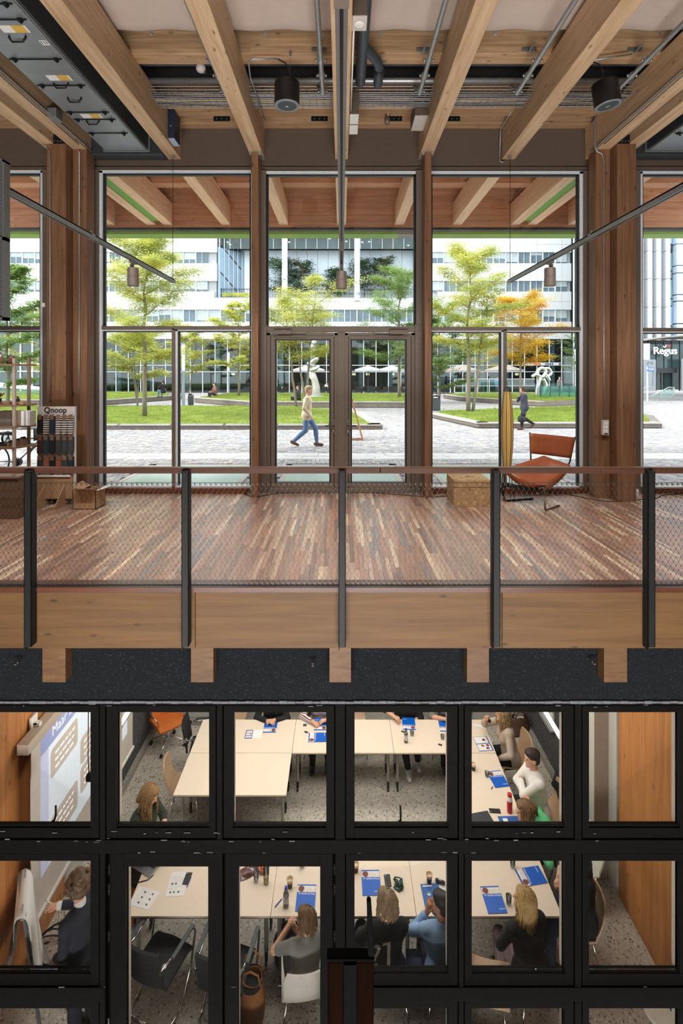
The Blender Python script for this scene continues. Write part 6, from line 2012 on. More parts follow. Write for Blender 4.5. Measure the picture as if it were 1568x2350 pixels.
for r_, (so, s1, g0, g1) in enumerate(((1617, 1924, 1634, 1893), (1957, 2262, 1975, 2228), (2295, YBOT - 4, 2313, YBOT - 40))):
    for c_, (xo, x1, ga, gb) in enumerate(cols):
        if r_ == 2 and c_ in (1, 2): continue
        door = r_ == 1 and c_ in (1, 2)
        if door:
            so_, s1_, g0_, g1_ = 1957, YBOT - 4, 1988, YBOT - 60
            xo, x1, ga, gb = (253, 500, 289, 478) if c_ == 1 else (515, 765, 546, 735)
            t = thing('door_%d' % (c_ + 2), '%s black glazed door leaf of the meeting room' % ('left', 'right')[c_ - 1], None, P((xo + x1) / 2, YBOT, YW))
        else:
            so_, s1_, g0_, g1_ = so, s1, g0, g1
            t = thing('window_%d' % n, 'black framed inner window, %s row, %s from the left' % (lab_r[r_], lab_c[c_]), None, P((xo + x1) / 2, s1_, YW)); n += 1
        t['kind'] = 'structure'
        m = MB()
        wpx(m, xo + 1.5, ga, so_ + 1.5, s1_ - 1.5, 4.945, 5.02); wpx(m, gb, x1 - 1.5, so_ + 1.5, s1_ - 1.5, 4.945, 5.02)
        wpx(m, ga, gb, so_ + 1.5, g0_, 4.945, 5.02); wpx(m, ga, gb, g1_ + 6, s1_ - 1.5, 4.945, 5.02)
        wpx(m, ga, gb, g1_ + (0.5 if r_ == 0 else 4), g1_ + 7, 4.96, 4.974)
        part(m, 'sash', M_frame, t, bevel=0.003)
        m = MB(); wpx(m, ga - 1, gb + 1, g0_ - 1, g1_ + 4, 4.975, 4.981); part(m, 'pane', M_roomglass, t)
        m = MB()
        za = P(0, g1_ + (1 if r_ == 0 else -1), 5.0).z
        m.box(P(ga - 2, 0, YW).x, P(gb + 2, 0, YW).x, 4.984, 5.012, za - 0.05, za - 0.002); part(m, 'sill_strip', M_innerwood if r_ else M_sillshaded, t)
        m = MB()
        for gx, d in ((ga, -1), (gb, 1)):
            X = P(gx, 0, YW).x
            m.box(X, X + d * 0.03, 4.984, 5.07, za, P(0, g0_ - 2, YW).z)
        part(m, 'reveal', M_innerwhite, t)
        if door:
            hx = xo - 3 if c_ == 1 else x1 + 3
            for yy in (1995, 2040, 2148, 2348):
                for q in range(3):
                    m = MB(); p = P(hx, yy + (q - 1) * 9, 4.93); m.cyl(p - Vector((0, 0, 0.016)), p + Vector((0, 0, 0.016)), 0.007, n=8); hg = part(m, 'hinge', M_chrome, t)
                    if q < 2: m = MB(); m.box(p.x - 0.004, p.x + 0.004, p.y, p.y + 0.01, p.z - 0.05, p.z - 0.016); m.build('hinge_leaf', M_galv, hg)
        elif (r_, c_) in ((0, 0), (0, 3)):
            hp = P(118, 1893, 4.99) if c_ == 0 else P(921, 1893, 4.99)
            m = MB(); m.tube([hp + Vector((-0.02, 0.05, -0.01)), hp + Vector((0, 0.05, 0.0)), hp + Vector((0.004, 0.07, 0.03)), hp + Vector((0.0, 0.075, 0.12))], 0.010, 8); part(m, 'handle', M_black, t, True)
# paint chips on the black frames
m = MB()
M_chip = plain('bare_paint_chip', (120, 122, 122), 0.8, 0, 0.3, 60)
for k in range(90):
    x, y = R.uniform(0, 1568), R.choice((1607, 1612, 1618, 1620, 1622, 1925, 1928, 1932, 1957, 1910, 1912, 2264))
    p = P(x, y + R.uniform(-2, 2), 4.934)
    w, h = R.uniform(0.004, 0.03), R.uniform(0.0015, 0.005)
    m.box(p.x - w, p.x + w, 4.9335, 4.936, p.z - h, p.z + h)
tag(m.build('paint_chips', M_chip, WG), kind='stuff')

# ------------------------------------------------------------------ tables
def table(label, x0, x1, y0, y1):
    t = thing('meeting_table', label, 'table', ((x0 + x1) / 2, (y0 + y1) / 2, ZR), 0, 'meeting tables')
    m = MB(); m.box(x0 + 0.003, x1 - 0.003, y0 + 0.003, y1 - 0.003, ZT - 0.022, ZT); part(m, 'top', M_table, t)
    m = MB(); m.box(x0 + 0.004, x1 - 0.004, y0 + 0.004, y1 - 0.004, ZT - 0.03, ZT - 0.0225); part(m, 'edge_band', M_edge, t)
    lx = (x1 - x0) > (y1 - y0)
    ix, iy = (0.075, 0.2) if lx else (0.2, 0.075)
    for sx in (x0 + ix, x1 - ix):
        for sy in (y0 + iy, y1 - iy):
            m = MB(); m.cyl((sx, sy, ZR + 0.16), (sx, sy, ZT - 0.03), 0.024, n=12); lg = part(m, 'leg', M_leg, t, True, auto=40)
            m = MB(); m.cyl((sx, sy, ZR + 0.05), (sx, sy, ZR + 0.17), 0.02, n=10); m.cyl((sx - 0.012, sy - 0.01, ZR + 0.03), (sx + 0.012, sy - 0.01, ZR + 0.03), 0.03, n=14); m.build('caster', M_blackpl, lg)
    m = MB()
    if lx:
        m.box(x0 + 0.1, x1 - 0.1, (y0 + y1) / 2 - 0.02, (y0 + y1) / 2 + 0.02, ZT - 0.08, ZT - 0.03)
        for sx in (x0 + ix, x1 - ix): m.box(sx - 0.02, sx + 0.02, y0 + iy, y1 - iy, ZT - 0.07, ZT - 0.03)
    else:
        m.box((x0 + x1) / 2 - 0.02, (x0 + x1) / 2 + 0.02, y0 + 0.1, y1 - 0.1, ZT - 0.08, ZT - 0.03)
    part(m, 'under_frame', M_leg, t)
    return t


for i, wd in enumerate(('left', 'middle', 'right')):
    x0 = -2.375 + 1.598 * i
    table('pale meeting table of the far row, %s' % wd, x0, x0 + 1.598, 8.18, 8.97)
    table('pale meeting table of the near row, %s' % wd, x0, x0 + 1.598, 5.72, 6.52)
table('pale empty table against the far left table', -2.375, -0.777, 7.36, 8.178)
table('pale table along the right side before the man in the white shirt', 1.62, 2.418, 6.525, 8.175)

# ------------------------------------------------------------------ chairs
M_blackmesh = plain('black_upholstery', (30, 31, 33), 0.75)
M_tan = plain('tan_shell', (184, 154, 126), 0.55)
M_whiteshell = plain('white_shell', (214, 208, 198), 0.45)
M_orange = plain('orange_upholstery', (206, 112, 44), 0.7)
M_tansh = plain('light_wood_shell', (206, 174, 140), 0.5)


def cantilever(label, x, y, rz):
    t = thing('cantilever_chair', label, 'chair', (x, y, ZR), rz, 'black cantilever chairs')
    m = MB(); rows = [[(-0.23 + 0.46 * k / 6, -0.20 + 0.44 * j / 6, 0.455 + 0.012 * math.cos(PI * (k / 3 - 1)) - (0.03 if j == 6 else 0) + 0.01 * (j / 6)) for k in range(7)] for j in range(7)]
    m.sheet(rows, 0.04); part(m, 'seat', M_blackmesh, t, True, world=False, auto=60)
    rows = [[(-0.225 + 0.45 * k / 6, -0.24 - 0.05 * j / 6 - 0.035 * (1 - abs(k / 3 - 1) ** 2) - 0.02 * (j / 6) ** 2, 0.47 + 0.40 * j / 6) for k in range(7)] for j in range(7)]
    m = MB(); m.sheet(rows, 0.03); part(m, 'backrest', M_blackmesh, t, True, world=False, auto=60)
    m = MB()
    for s in (-1, 1):
        m.tube([(s * 0.24, -0.25, 0.70), (s * 0.255, -0.1, 0.685), (s * 0.265, 0.16, 0.69), (s * 0.27, 0.22, 0.66), (s * 0.27, 0.235, 0.60), (s * 0.265, 0.16, 0.3), (s * 0.26, 0.02, 0.06), (s * 0.257, -0.02, 0.02), (s * 0.25, -0.12, 0.013), (s * 0.235, -0.19, 0.013), (s * 0.19, -0.225, 0.013), (0, -0.23, 0.013)], 0.0125, 8)
    part(m, 'tube_frame', M_chrome, t, True, world=False)
    for s in (-1, 1):
        m = MB(); m.box(s * 0.27 - 0.022, s * 0.27 + 0.022, -0.16, 0.2, 0.70, 0.722); part(m, 'armrest', M_ductdark, t, bevel=0.008, world=False)
        m = MB(); m.box(s * 0.235 - 0.015, s * 0.235 + 0.015, -0.29, -0.22, 0.66, 0.72); part(m, 'bracket', M_chrome, t, bevel=0.006, world=False)
    m = MB(); m.box(-0.23, 0.23, -0.02, 0.02, 0.42, 0.44); part(m, 'seat_bar', M_black, t, world=False)
    return t


def shell_chair(label, x, y, rz, mat, group='moulded shell chairs', name='shell_chair'):
    t = thing(name, label, 'chair', (x, y, ZR), rz, group)
    rows = []
    for j in range(13):
        f = j / 12
        if f < 0.5:
            g = f / 0.5; yy = 0.22 - 0.40 * g; zz = 0.44 + 0.02 * math.cos(PI * g) - 0.015 * math.sin(PI * g); w = 0.22
        else:
            g = (f - 0.5) / 0.5; yy = -0.18 - 0.10 * math.sin(PI / 2 * min(1, g * 1.6)) - 0.05 * g; zz = 0.42 + 0.42 * g ** 1.15; w = 0.22 - 0.02 * math.sin(PI * g) - (0.05 * max(0, (g - 0.8) / 0.2))
        rows.append([((k / 4 - 1) * w, yy + 0.03 * abs(k / 4 - 1) ** 2 * (f > 0.5), zz + 0.02 * abs(k / 4 - 1) ** 3 * (f <= 0.5)) for k in range(9)])
    m = MB(); m.sheet(rows, 0.02); part(m, 'shell', mat, t, True, world=False, auto=70)
    for sx in (-1, 1):
        for sy in (-1, 1):
            m = MB(); m.tube([(sx * 0.12, sy * 0.12, 0.40), (sx * 0.17, sy * 0.16, 0.395), (sx * 0.23, sy * 0.23 , 0.008)], 0.0105, 8); part(m, 'leg', M_chrome, t, True, world=False)
    m = MB(); m.box(-0.15, 0.15, -0.13, 0.13, 0.385, 0.40); part(m, 'mount', M_black, t, world=False)
    return t


def swivel(label, x, y, rz):
    t = thing('swivel_chair', label, 'chair', (x, y, ZR), rz, 'orange swivel chairs')
    rows = [[(-0.25 + 0.5 * k / 8, -0.22 + 0.46 * j / 6, 0.47 + 0.02 * (abs(k / 4 - 1)) ** 2 - (0.04 if j == 6 else 0)) for k in range(9)] for j in range(7)]
    m = MB(); m.sheet(rows, 0.045); part(m, 'seat', M_orange, t, True, world=False, auto=60)
    rows = [[(-0.24 + 0.48 * k / 8, -0.22 - 0.09 * j / 6 + 0.05 * (k / 4 - 1) ** 2, 0.47 + 0.40 * j / 6) for k in range(9)] for j in range(7)]
    m = MB(); m.sheet(rows, 0.04); part(m, 'backrest', M_orange, t, True, world=False, auto=60)
    m = MB(); m.cyl((0, 0, 0.14), (0, 0, 0.43), 0.025, n=12); part(m, 'column', M_chrome, t, True, world=False, auto=40)
    for k in range(4):
        a = PI / 4 + k * PI / 2
        m = MB(); m.tube([(0, 0, 0.17), (0.12 * math.cos(a), 0.12 * math.sin(a), 0.165), (0.25 * math.cos(a), 0.25 * math.sin(a), 0.12), (0.30 * math.cos(a), 0.30 * math.sin(a), 0.07)], 0.014, 8); ft = part(m, 'foot', M_chrome, t, True, world=False)
        m = MB(); c = Vector((0.31 * math.cos(a), 0.31 * math.sin(a), 0.03)); d = Vector((-math.sin(a), math.cos(a), 0)) * 0.02; m.cyl(c - d, c + d, 0.03, n=14); m.build('caster', M_blackpl, ft)
    for s in (-1, 1):
        m = MB(); m.tube([(s * 0.2, -0.25, 0.62), (s * 0.29, -0.2, 0.66), (s * 0.3, 0.1, 0.66), (s * 0.26, 0.16, 0.6), (s * 0.22, 0.12, 0.46)], 0.011, 8); part(m, 'arm', M_chrome, t, True, world=False)
    return t


cantilever('black cantilever chair with chrome frame pulled back behind the left door glass', -1.93, 5.58, -0.35)
cantilever('black cantilever chair half hidden between the two door leaves', -1.20, 5.50, -0.16)
cantilever('black cantilever chair at the left end of the far left table', -2.33, 8.80, -1.45)
shell_chair('empty tan shell chair at the left side of the empty table', -2.37, 7.97, -1.45, M_tan)
swivel('orange swivel chair in the far left corner', -3.12, 9.40, -2.4)
swivel('orange swivel chair at the left end of the near row', -2.66, 6.10, -1.3)
shell_chair('tan shell chair behind the far left table', -1.95, 9.5, PI, M_tan)
shell_chair('tan shell chair behind the middle of the far row', 0.22, 9.28, PI, M_tan)
CH_grey = shell_chair('white shell chair under the woman in the grey shirt', -0.40, 5.40, 0.12, M_whiteshell)
CH_q = shell_chair('white shell chair under the woman with the printed back', 0.46, 5.40, 0.05, M_whiteshell)
CH_blue = shell_chair('black shell chair under the man in the light blue shirt', 1.08, 5.42, -0.05, M_blackmesh)
CH_blond = shell_chair('light wood shell chair under the long haired woman in black', 1.98, 5.40, 0.1, M_tansh)
shell_chair('empty light wood shell chair turned sideways left of the woman in black', 1.50, 5.36, -1.9, M_tansh)
CH_r1 = shell_chair('tan shell chair under the woman drinking coffee', 2.72, 8.46, PI / 2 + 0.1, M_tansh)
CH_r2 = shell_chair('tan shell chair under the man in the white shirt', 2.84, 7.42, PI / 2, M_tansh)
CH_r3 = shell_chair('white shell chair under the woman in green', 2.98, 6.66, PI / 2 + 0.2, M_whiteshell)
CH_r4 = shell_chair('tan shell chair under the person in dark blue jeans', 2.62, 5.95, PI / 2, M_tansh)
for k, (x, c) in enumerate(((-1.22, M_tan), (-0.42, M_blackmesh), (1.16, M_blackmesh), (1.80, M_tan))):
    shell_chair('%s shell chair on the far side, %s of four taken' % (('tan', 'black', 'black', 'tan')[k], ('first', 'second', 'third', 'fourth')[k]), x, 9.26, PI, c)
t = thing('stool', 'low white stool with a dark blue cloth in the near right corner', 'stool', (3.2, 5.17, ZR))
m = MB(); m.lathe([(0.0, 0.36), (0.19, 0.36), (0.2, 0.38), (0.19, 0.40), (0.0, 0.40)], n=20); part(m, 'seat', M_whiteshell, t, True, world=False, auto=40)
for k in range(4):
    m = MB(); a_ = 0.8 + k * PI / 2; m.cyl((0.1 * math.cos(a_), 0.1 * math.sin(a_), 0.36), (0.17 * math.cos(a_), 0.12 * math.sin(a_), 0), 0.012, n=8); part(m, 'leg', M_chrome, t, world=False)
m = MB(); m.obox((0.12, 0, 0.405), (0.07, 0, 0), (0, 0.1, 0), (0, 0, 0.004)); m.obox((0.19, 0, 0.3), (0.004, 0, 0), (0, 0.1, 0), (0.01, 0, 0.1)); part(m, 'cloth', plain('dark_blue_cloth', (34, 50, 80), 0.8), t, world=False)

t = thing('jacket', 'dark jacket hung over the chair back of the man in the white shirt', 'jacket', (3.16, 7.42, -4.1))
rows = [[(0.02 + dx + 0.012 * math.sin(k * 1.1), -0.24 + 0.48 * k / 10, z) for k in range(11)] for dx, z in ((-0.09, 0.02), (-0.05, 0.12), (-0.02, 0.235), (0.02, 0.25), (0.05, 0.22), (0.05, 0.0), (0.06, -0.2), (0.05, -0.36))]
m = MB(); m.sheet(rows, 0.012); part(m, 'cloth', plain('charcoal_wool', (34, 33, 38), 0.9), t, True, world=False)
m = MB(); m.tube([(0.03, -0.2, 0.22), (0.08, -0.24, 0.0), (0.07, -0.25, -0.25)], 0.045, 8); part(m, 'sleeve', bpy.data.materials['charcoal_wool'], t, True, world=False)

# ------------------------------------------------------------------ projection screen on the left
XS = -3.42
t = thing('projection_screen', 'large projection screen with a slide, hung before the left wall', 'screen', (XS, 7.1, -3.2))
M_canvas = plain('screen_canvas', (208, 202, 194), 0.8)
m = MB(); m.box(XS - 0.006, XS, 5.76, 8.56, -4.17, -2.2); part(m, 'canvas', M_canvas, t)
m = MB(); m.box(XS - 0.012, XS - 0.004, 5.765, 5.80, -4.17, -2.2); m.box(XS - 0.02, XS + 0.02, 5.74, 8.58, -4.20, -4.165); part(m, 'weight_bar', M_white, t)
m = MB(); m.box(XS - 0.10, XS + 0.03, 5.66, 8.66, -2.20, -2.08); part(m, 'case', plain('screen_case', (188, 176, 162), 0.5), t, bevel=0.008)
m = MB(); m.box(XS - 0.10, XS - 0.02, 5.95, 6.0, -2.08, -2.04); m.box(-3.51, XS - 0.05, 5.95, 5.99, -2.06, -2.03); m.box(-3.528, -3.505, 5.91, 6.03, -2.14, -1.96); part(m, 'wall_bracket', M_white, t)


def glow(name, c, e):
    m_ = plain(name, c, 0.8)
    bs = m_.node_tree.nodes['Principled BSDF']
    bs.inputs['Emission Color'].default_value = lin(c)
    bs.inputs['Emission Strength'].default_value = e
    return m_


G_body, G_head, G_side, G_box, G_txt = glow('slide_body', (214, 226, 238), 0.34), glow('slide_header', (150, 160, 206), 0.30), glow('slide_side', (190, 196, 226), 0.32), glow('slide_box', (196, 186, 178), 0.16), glow('slide_text', (250, 250, 250), 0.5)
m = MB(); m.box(XS, XS + 0.002, 5.94, 8.34, -3.80, -2.23); sl = part(m, 'slide', G_body, t)
m = MB(); m.box(XS + 0.002, XS + 0.003, 5.94, 8.34, -2.42, -2.23); m.build('slide_header', G_head, sl)
m = MB(); m.box(XS + 0.002, XS + 0.003, 5.94, 6.10, -3.80, -2.42); m.build('slide_side', G_side, sl)
for bi, (y0, y1, z0, z1) in enumerate(((6.14, 6.77, -2.84, -2.50), (6.14, 6.77, -3.66, -3.30), (6.84, 7.48, -3.20, -2.86), (6.84, 7.48, -3.58, -3.24), (7.55, 8.2, -2.9, -2.52), (7.55, 8.2, -3.6, -3.2))):
    r_ = 0.05
    pts = []
    for cy, cz, a0 in ((y1 - r_, z1 - r_, 0), (y0 + r_, z1 - r_, PI / 2), (y0 + r_, z0 + r_, PI), (y1 - r_, z0 + r_, 1.5 * PI)):
        for k in range(4): pts.append((XS + 0.002, cy + r_ * math.cos(a0 + k * PI / 6), cz + r_ * math.sin(a0 + k * PI / 6)))
    m = MB(); m.prism(pts, (0.0015, 0, 0)); m.build('slide_box', G_box, sl)
    m = MB()
    for ln in range(3):
        yy = y0 + 0.1
        while yy < y1 - 0.1:
            w = R.uniform(0.03, 0.09); zc = z1 - 0.09 - ln * 0.085
            m.box(XS + 0.0035, XS + 0.0045, yy, min(yy + w, y1 - 0.07), zc - 0.012, zc + 0.012); yy += w + 0.025
    m.build('slide_text', G_txt, sl)
for me, y, z in ((T_slide1, 6.52, -2.30), (T_slide2, 7.12, -2.41)):
    me.materials.clear(); me.materials.append(G_txt)
    place_text(me, t, Vector((XS + 0.005, y, z)), (0, 1, 0), (0, 0, 1))
# hanging black cable with a switch in front of the screen
t = thing('pull_switch', 'black switch hanging on a cable before the projection screen', 'switch', P(204, 1780, 5.5))
m = MB(); m.tube([(0.0, 0, 0.02), (-0.008, 0, 0.2), (0.0, 0, P(205, 1500, 5.5).z - P(204, 1780, 5.5).z)], 0.005, 6); part(m, 'cable', M_blackpl, t, True, world=False)
m = MB(); m.prism([(-0.03, -0.012, -0.06), (0.03, -0.012, -0.06), (0.028, -0.012, 0.0), (0.01, -0.012, 0.04), (-0.005, -0.012, 0.04), (-0.028, -0.012, 0.0)], (0, 0.024, 0)); part(m, 'switch_body', M_blackmesh, t, bevel=0.004, world=False)

# ------------------------------------------------------------------ flip chart
t = thing('flip_chart', 'flip chart easel with white paper turned over its top at the lower left', 'flip chart', (-3.2, 5.45, ZR))
ya, yb_ = 5.20, 5.72
top = Vector((-3.32, 0, -3.50))
prof = [(-3.40, -4.02), (-3.405, -3.7), (-3.40, -3.55), (-3.37, -3.495), (-3.32, -3.475), (-3.27, -3.50), (-3.245, -3.56), (-3.22, -3.75), (-3.19, -4.0), (-3.15, -4.3), (-3.13, -4.42)]
rows = [[(x - (0.015 * math.sin(j * 0.9 + k) if j > 6 else 0), ya + (yb_ - ya) * k / 8 + (0.02 * (j - 6) if (j > 6 and k == 8) else 0), z) for k in range(9)] for j, (x, z) in enumerate(prof)]
SH = lambda r: [[(x - (y - ya) * 0.53 + 0.14, y, z) for x, y, z in q] for q in r]
m = MB(); m.sheet(SH(rows), 0.002); part(m, 'paper', M_paper, t, True)
rows = [[(x - 0.012, ya + 0.01 + (yb_ - ya) * k / 8, z) for k in range(9)] for x, z in prof[5:]]
m = MB(); m.sheet(SH(rows), 0.006); part(m, 'board', M_offwhite, t)
m = MB(); m.beam((-3.175, ya + 0.02, -3.505), (-3.50, yb_ - 0.02, -3.505), 0.05, 0.03); part(m, 'clamp_bar', M_galv, t)
for y in (ya + 0.05, ya + 0.10, yb_ - 0.1, yb_ - 0.05):
    m = MB(); m.cyl((-3.18 - (y - ya) * 0.53, y, -3.50), (-3.18 - (y - ya) * 0.53, y, -3.44), 0.007, n=8); part(m, 'pin', M_galv, t)
for p, q in (((-3.19, ya + 0.06, -3.52), (-2.99, ya + 0.02, ZR)), ((-3.47, yb_ - 0.06, -3.52), (-3.22, yb_ + 0.1, ZR)), ((-3.36, (ya + yb_) / 2, -3.55), (-3.5, (ya + yb_) / 2 - 0.18, ZR))):
    m = MB(); m.beam(p, q, 0.035, 0.02); part(m, 'leg', M_galv, t)
# black cable bundle on the floor under the flip chart
m = MB()
for k in range(6):
    c = G(112 + k * 2, 2190, ZR + 0.01); r_ = 0.20 + 0.02 * k
    m.tube([(c.x + 0.05 + r_ * math.cos(a), c.y + r_ * 0.8 * math.sin(a), ZR + 0.012 + 0.02 * k + 0.05 * math.sin(a * 2 + k)) for a in [2 * PI * j / 18 for j in range(18)]], 0.009, 5, closed=True)
tag(m.build('cable_coil', M_blackpl, None, True), 'coil of black cables on the floor by the flip chart', 'cable')

# ------------------------------------------------------------------ things on the tables
M_fold = plain('bright_blue_folder', (0, 92, 196), 0.4, 0, 0.02)
M_fold2 = plain('dull_blue_folder', (48, 98, 170), 0.5, 0, 0.02)
M_photo = speckle('photo_strip', (226, 220, 214), (132, 74, 60), (250, 250, 250), 34, 0.6, 0.25)
EPS = 0.0008


def on_table(x, y):
    return G(x, y, ZT + EPS)


def flat(name, label, cat, x, y, rz=0.0, group=None):
    p = on_table(x, y)
    return thing(name, label, cat, p, rz, group)


def folder(label, x, y, rz, lettered=True):
    t = flat('folder', label, 'folder', x, y, rz, 'blue course folders')
    m = MB(); m.box(-0.108, 0.108, -0.152, 0.152, 0, 0.006); part(m, 'cover', M_fold, t, world=False)
    m = MB(); m.box(-0.107, 0.107, 0.062, 0.135, 0.006, 0.0066); ph = part(m, 'photo_strip', M_photo, t, world=False)
    m = MB(); m.lathe([(0.0, 0), (0.034, 0.0), (0.034, 0.0008), (0.0, 0.0008)], (-0.062, 0.1, 0.0066), 14); m.build('portrait', plain('portrait_tone', (120, 70, 58), 0.7, 0, 0.4, 40) if 'portrait_tone' not in bpy.data.materials else bpy.data.materials['portrait_tone'], ph)
    m = MB(); m.box(-0.02, 0.102, 0.115, 0.133, 0.0066, 0.0072); m.build('title_bar', M_paper, ph)
    place_text(T_lead, t, Vector((0.10, 0.045, 0.0068)), (1, 0, 0), (0, 1, 0), 'title', world=False)
    m = MB(); m.box(-0.088, -0.066, 0.042, 0.05, 0.006, 0.0066); m.box(0.03, 0.10, -0.11, -0.104, 0.006, 0.0066); part(m, 'small_print', M_paper, t, world=False)
    return t


D = math.radians
folder('blue folder lying upside down on the far left table', 621, 1667, PI + D(1))
folder('blue folder before the striped sleeve on the far middle table', 736, 1662, PI)
folder('blue folder turned sideways on the far middle table', 730, 1692.5, D(91))
folder('blue folder by the water bottle on the far right table', 938.5, 1661, PI + D(-3))
folder('blue folder at the right end of the far row, cut by the frame', 1023, 1665, PI + D(-3))
folder('blue folder before the man in the white shirt', 1143, 1788, D(8))
folder('blue folder right of the water bottle on the near middle table', 702.5, 2061, D(-1))
folder('blue folder left of the black phone on the near middle table', 852, 2026, D(0.5))
folder('blue folder left of the drinking glass on the near right table', 1133, 2065, D(2))
folder('blue folder turned sideways near the right end of the near row', 1219, 2011, D(99))
# leaflets and sheets
t = flat('leaflet', 'open blue and white leaflet on the far left table', 'leaflet', 580, 1685, PI + D(2))
m = MB(); m.box(-0.15, 0.0, -0.1, 0.1, 0, 0.002); part(m, 'white_page', M_paper, t, world=False)
m = MB(); m.box(0.0, 0.12, -0.1, 0.1, 0, 0.0025); pg = part(m, 'blue_page', M_fold2, t, world=False)
m = MB()
for y0, y1 in ((-0.08, -0.03), (-0.02, 0.03), (0.045, 0.085)): m.box(0.01, 0.11, y0, y1, 0.0025, 0.003)
m.build('print', M_photo, pg)
for lab, x, y, rz, dots in (('printed sheet with six dots at the left end of the near row', 331, 2061, D(-14), ((-0.03, 0.06), (-0.03, 0.0), (-0.03, -0.06), (0.07, 0.06), (0.07, 0.0), (0.07, -0.06))), ('printed sheet under the phone and pen on the near left table', 408, 2028, D(4), ((-0.06, 0.0), (-0.02, 0.0), (-0.06, -0.1), (-0.02, -0.1), (0.03, -0.1)))):
    t = flat('sheet', lab, 'paper', x, y, rz, 'printed sheets')
    m = MB(); m.box(-0.13 if '331' in str(x) else -0.105, 0.13 if '331' in str(x) else 0.105, -0.105 if '331' in str(x) else -0.148, 0.105 if '331' in str(x) else 0.148, 0, 0.0016); part(m, 'page', M_paper, t, world=False)
    for q, (dx, dy) in enumerate(dots):
        m = MB(); m.lathe([(0.0, 0.0016), (0.011, 0.0016), (0.011, 0.0022), (0.0, 0.0022)], (dx, dy, 0), 12); part(m, 'printed_dot', (M_gasket, M_ductdark)[q % 2], t, world=False)
    m = MB()
    for ln in range(9):
        m.box(-0.09, -0.09 + R.uniform(0.05, 0.17), 0.09 - ln * 0.02, 0.0912 - ln * 0.02, 0.0016, 0.002)
    part(m, 'print_lines', M_signgrey, t, world=False)
# open folders
t = flat('open_folder', 'open folder with pie charts on white pages at the right table', 'folder', 1109, 1707, D(5), 'open folders')
for k, (y0, cs) in enumerate(((-0.16, ((-0.02, 0.04, (226, 190, 60)), (0.06, 0.04, (70, 130, 70)), (0.04, -0.03, (60, 70, 170)))), (0.0, ((0.04, 0.0, (70, 70, 80)),)))):
    m = MB(); m.box(-0.115, 0.115, y0 + 0.0, y0 + 0.158, 0, 0.004); b_ = part(m, 'cover', M_fold, t, world=False)
    m = MB(); m.box(-0.11, 0.098, y0 + 0.008, y0 + 0.150, 0.004, 0.0055); pg = m.build('page', M_paper, b_)
    for cx_, cy_, c in cs:
        m = MB()
        for w in range(3):
            a0, a1 = w * 2.1, (w + 1) * 2.1 if w < 2 else 2 * PI
            pts = [(cx_, y0 + 0.08 + cy_ * 0.9, 0.0056)] + [(cx_ + 0.026 * math.cos(a0 + (a1 - a0) * j / 6), y0 + 0.08 + cy_ * 0.9 + 0.026 * math.sin(a0 + (a1 - a0) * j / 6), 0.0056) for j in range(7)]
            m.prism(pts, (0, 0, 0.0008), w)
        part(m, 'pie_chart', [plain('pie_%d_%d' % (k, int(cx_ * 100)), c, 0.6), M_gasket, plain('pie_r%d_%d' % (k, int(cx_ * 100)), (200, 60, 50), 0.6)], t, world=False)
t = flat('open_folder', 'open blue folder with five round charts before the man in the blue shirt', 'folder', 996, 2058, D(3), 'open folders')
m = MB(); m.box(-0.125, 0.085, -0.148, 0.148, 0, 0.005); b_ = part(m, 'cover', M_fold2, t, world=False)
m = MB(); m.box(0.088, 0.29, -0.148, 0.148, 0, 0.003); pg = part(m, 'page', M_paper, t, world=False)
m = MB()
for ln in range(7): m.box(0.11, 0.11 + R.uniform(0.04, 0.1), 0.10 - ln * 0.03, 0.104 - ln * 0.03, 0.003, 0.0034)
m.build('print_lines', M_signgrey, pg)
for q, (dx, dy, c) in enumerate(((-0.05, 0.03, (120, 170, 90)), (0.035, 0.04, (214, 196, 60)), (-0.005, -0.02, (214, 90, 80)), (-0.055, -0.075, (90, 130, 150)), (0.0, -0.075, (226, 120, 130)))):
    m = MB(); pts = [(dx + 0.02 * math.cos(2 * PI * j / 14), dy + 0.02 * math.sin(2 * PI * j / 14), 0.005) for j in range(14)]; m.prism(pts, (0, 0, 0.001), 0)
    pts = [(dx + 0.02 * math.cos(PI * j / 8), dy + 0.02 * math.sin(PI * j / 8), 0.006) for j in range(9)]; m.prism(pts, (0, 0, 0.0006), 1)
    part(m, 'round_chart', [M_paper, plain('chart_tone%d' % q, c, 0.6)], t, world=False)
m = MB(); m.box(-0.105, 0.01, 0.115, 0.13, 0.005, 0.0056); part(m, 'title_bar', M_paper, t, world=False)
t = flat('open_folder', 'dull blue folder with white text boxes before the woman in green', 'folder', 1173, 1889, D(1), 'open folders')
m = MB(); m.box(-0.145, 0.145, -0.10, 0.105, 0, 0.005); part(m, 'cover', M_fold2, t, world=False)
for a, b, c, d in ((-0.10, -0.02, -0.09, -0.06), (0.0, 0.06, -0.075, -0.05), (0.05, 0.12, -0.05, -0.02), (-0.09, -0.03, 0.02, 0.07)):
    m = MB(); m.box(a, b, c, d, 0.005, 0.0056); part(m, 'text_box', M_paper, t, world=False)


def phone(label, x, y, rz):
    t = flat('phone', label, 'phone', x, y, rz, 'phones on the tables')
    m = MB(); m.box(-0.036, 0.036, -0.074, 0.074, 0, 0.009); part(m, 'body', M_blackpl, t, bevel=0.003, world=False)
    m = MB(); m.lathe([(0.0, 0), (0.007, 0), (0.007, 0.001), (0.0, 0.001)], (-0.02, 0.06, 0.009), 10); part(m, 'camera', M_galv, t, world=False)


phone('black phone with a pen on a printed sheet at the near left table', 430, 2017, D(-4))
phone('black phone in the middle of the near row', 890, 2021.5, D(3))
phone('black phone next to the red bottle', 1136, 1861.5, D(86))


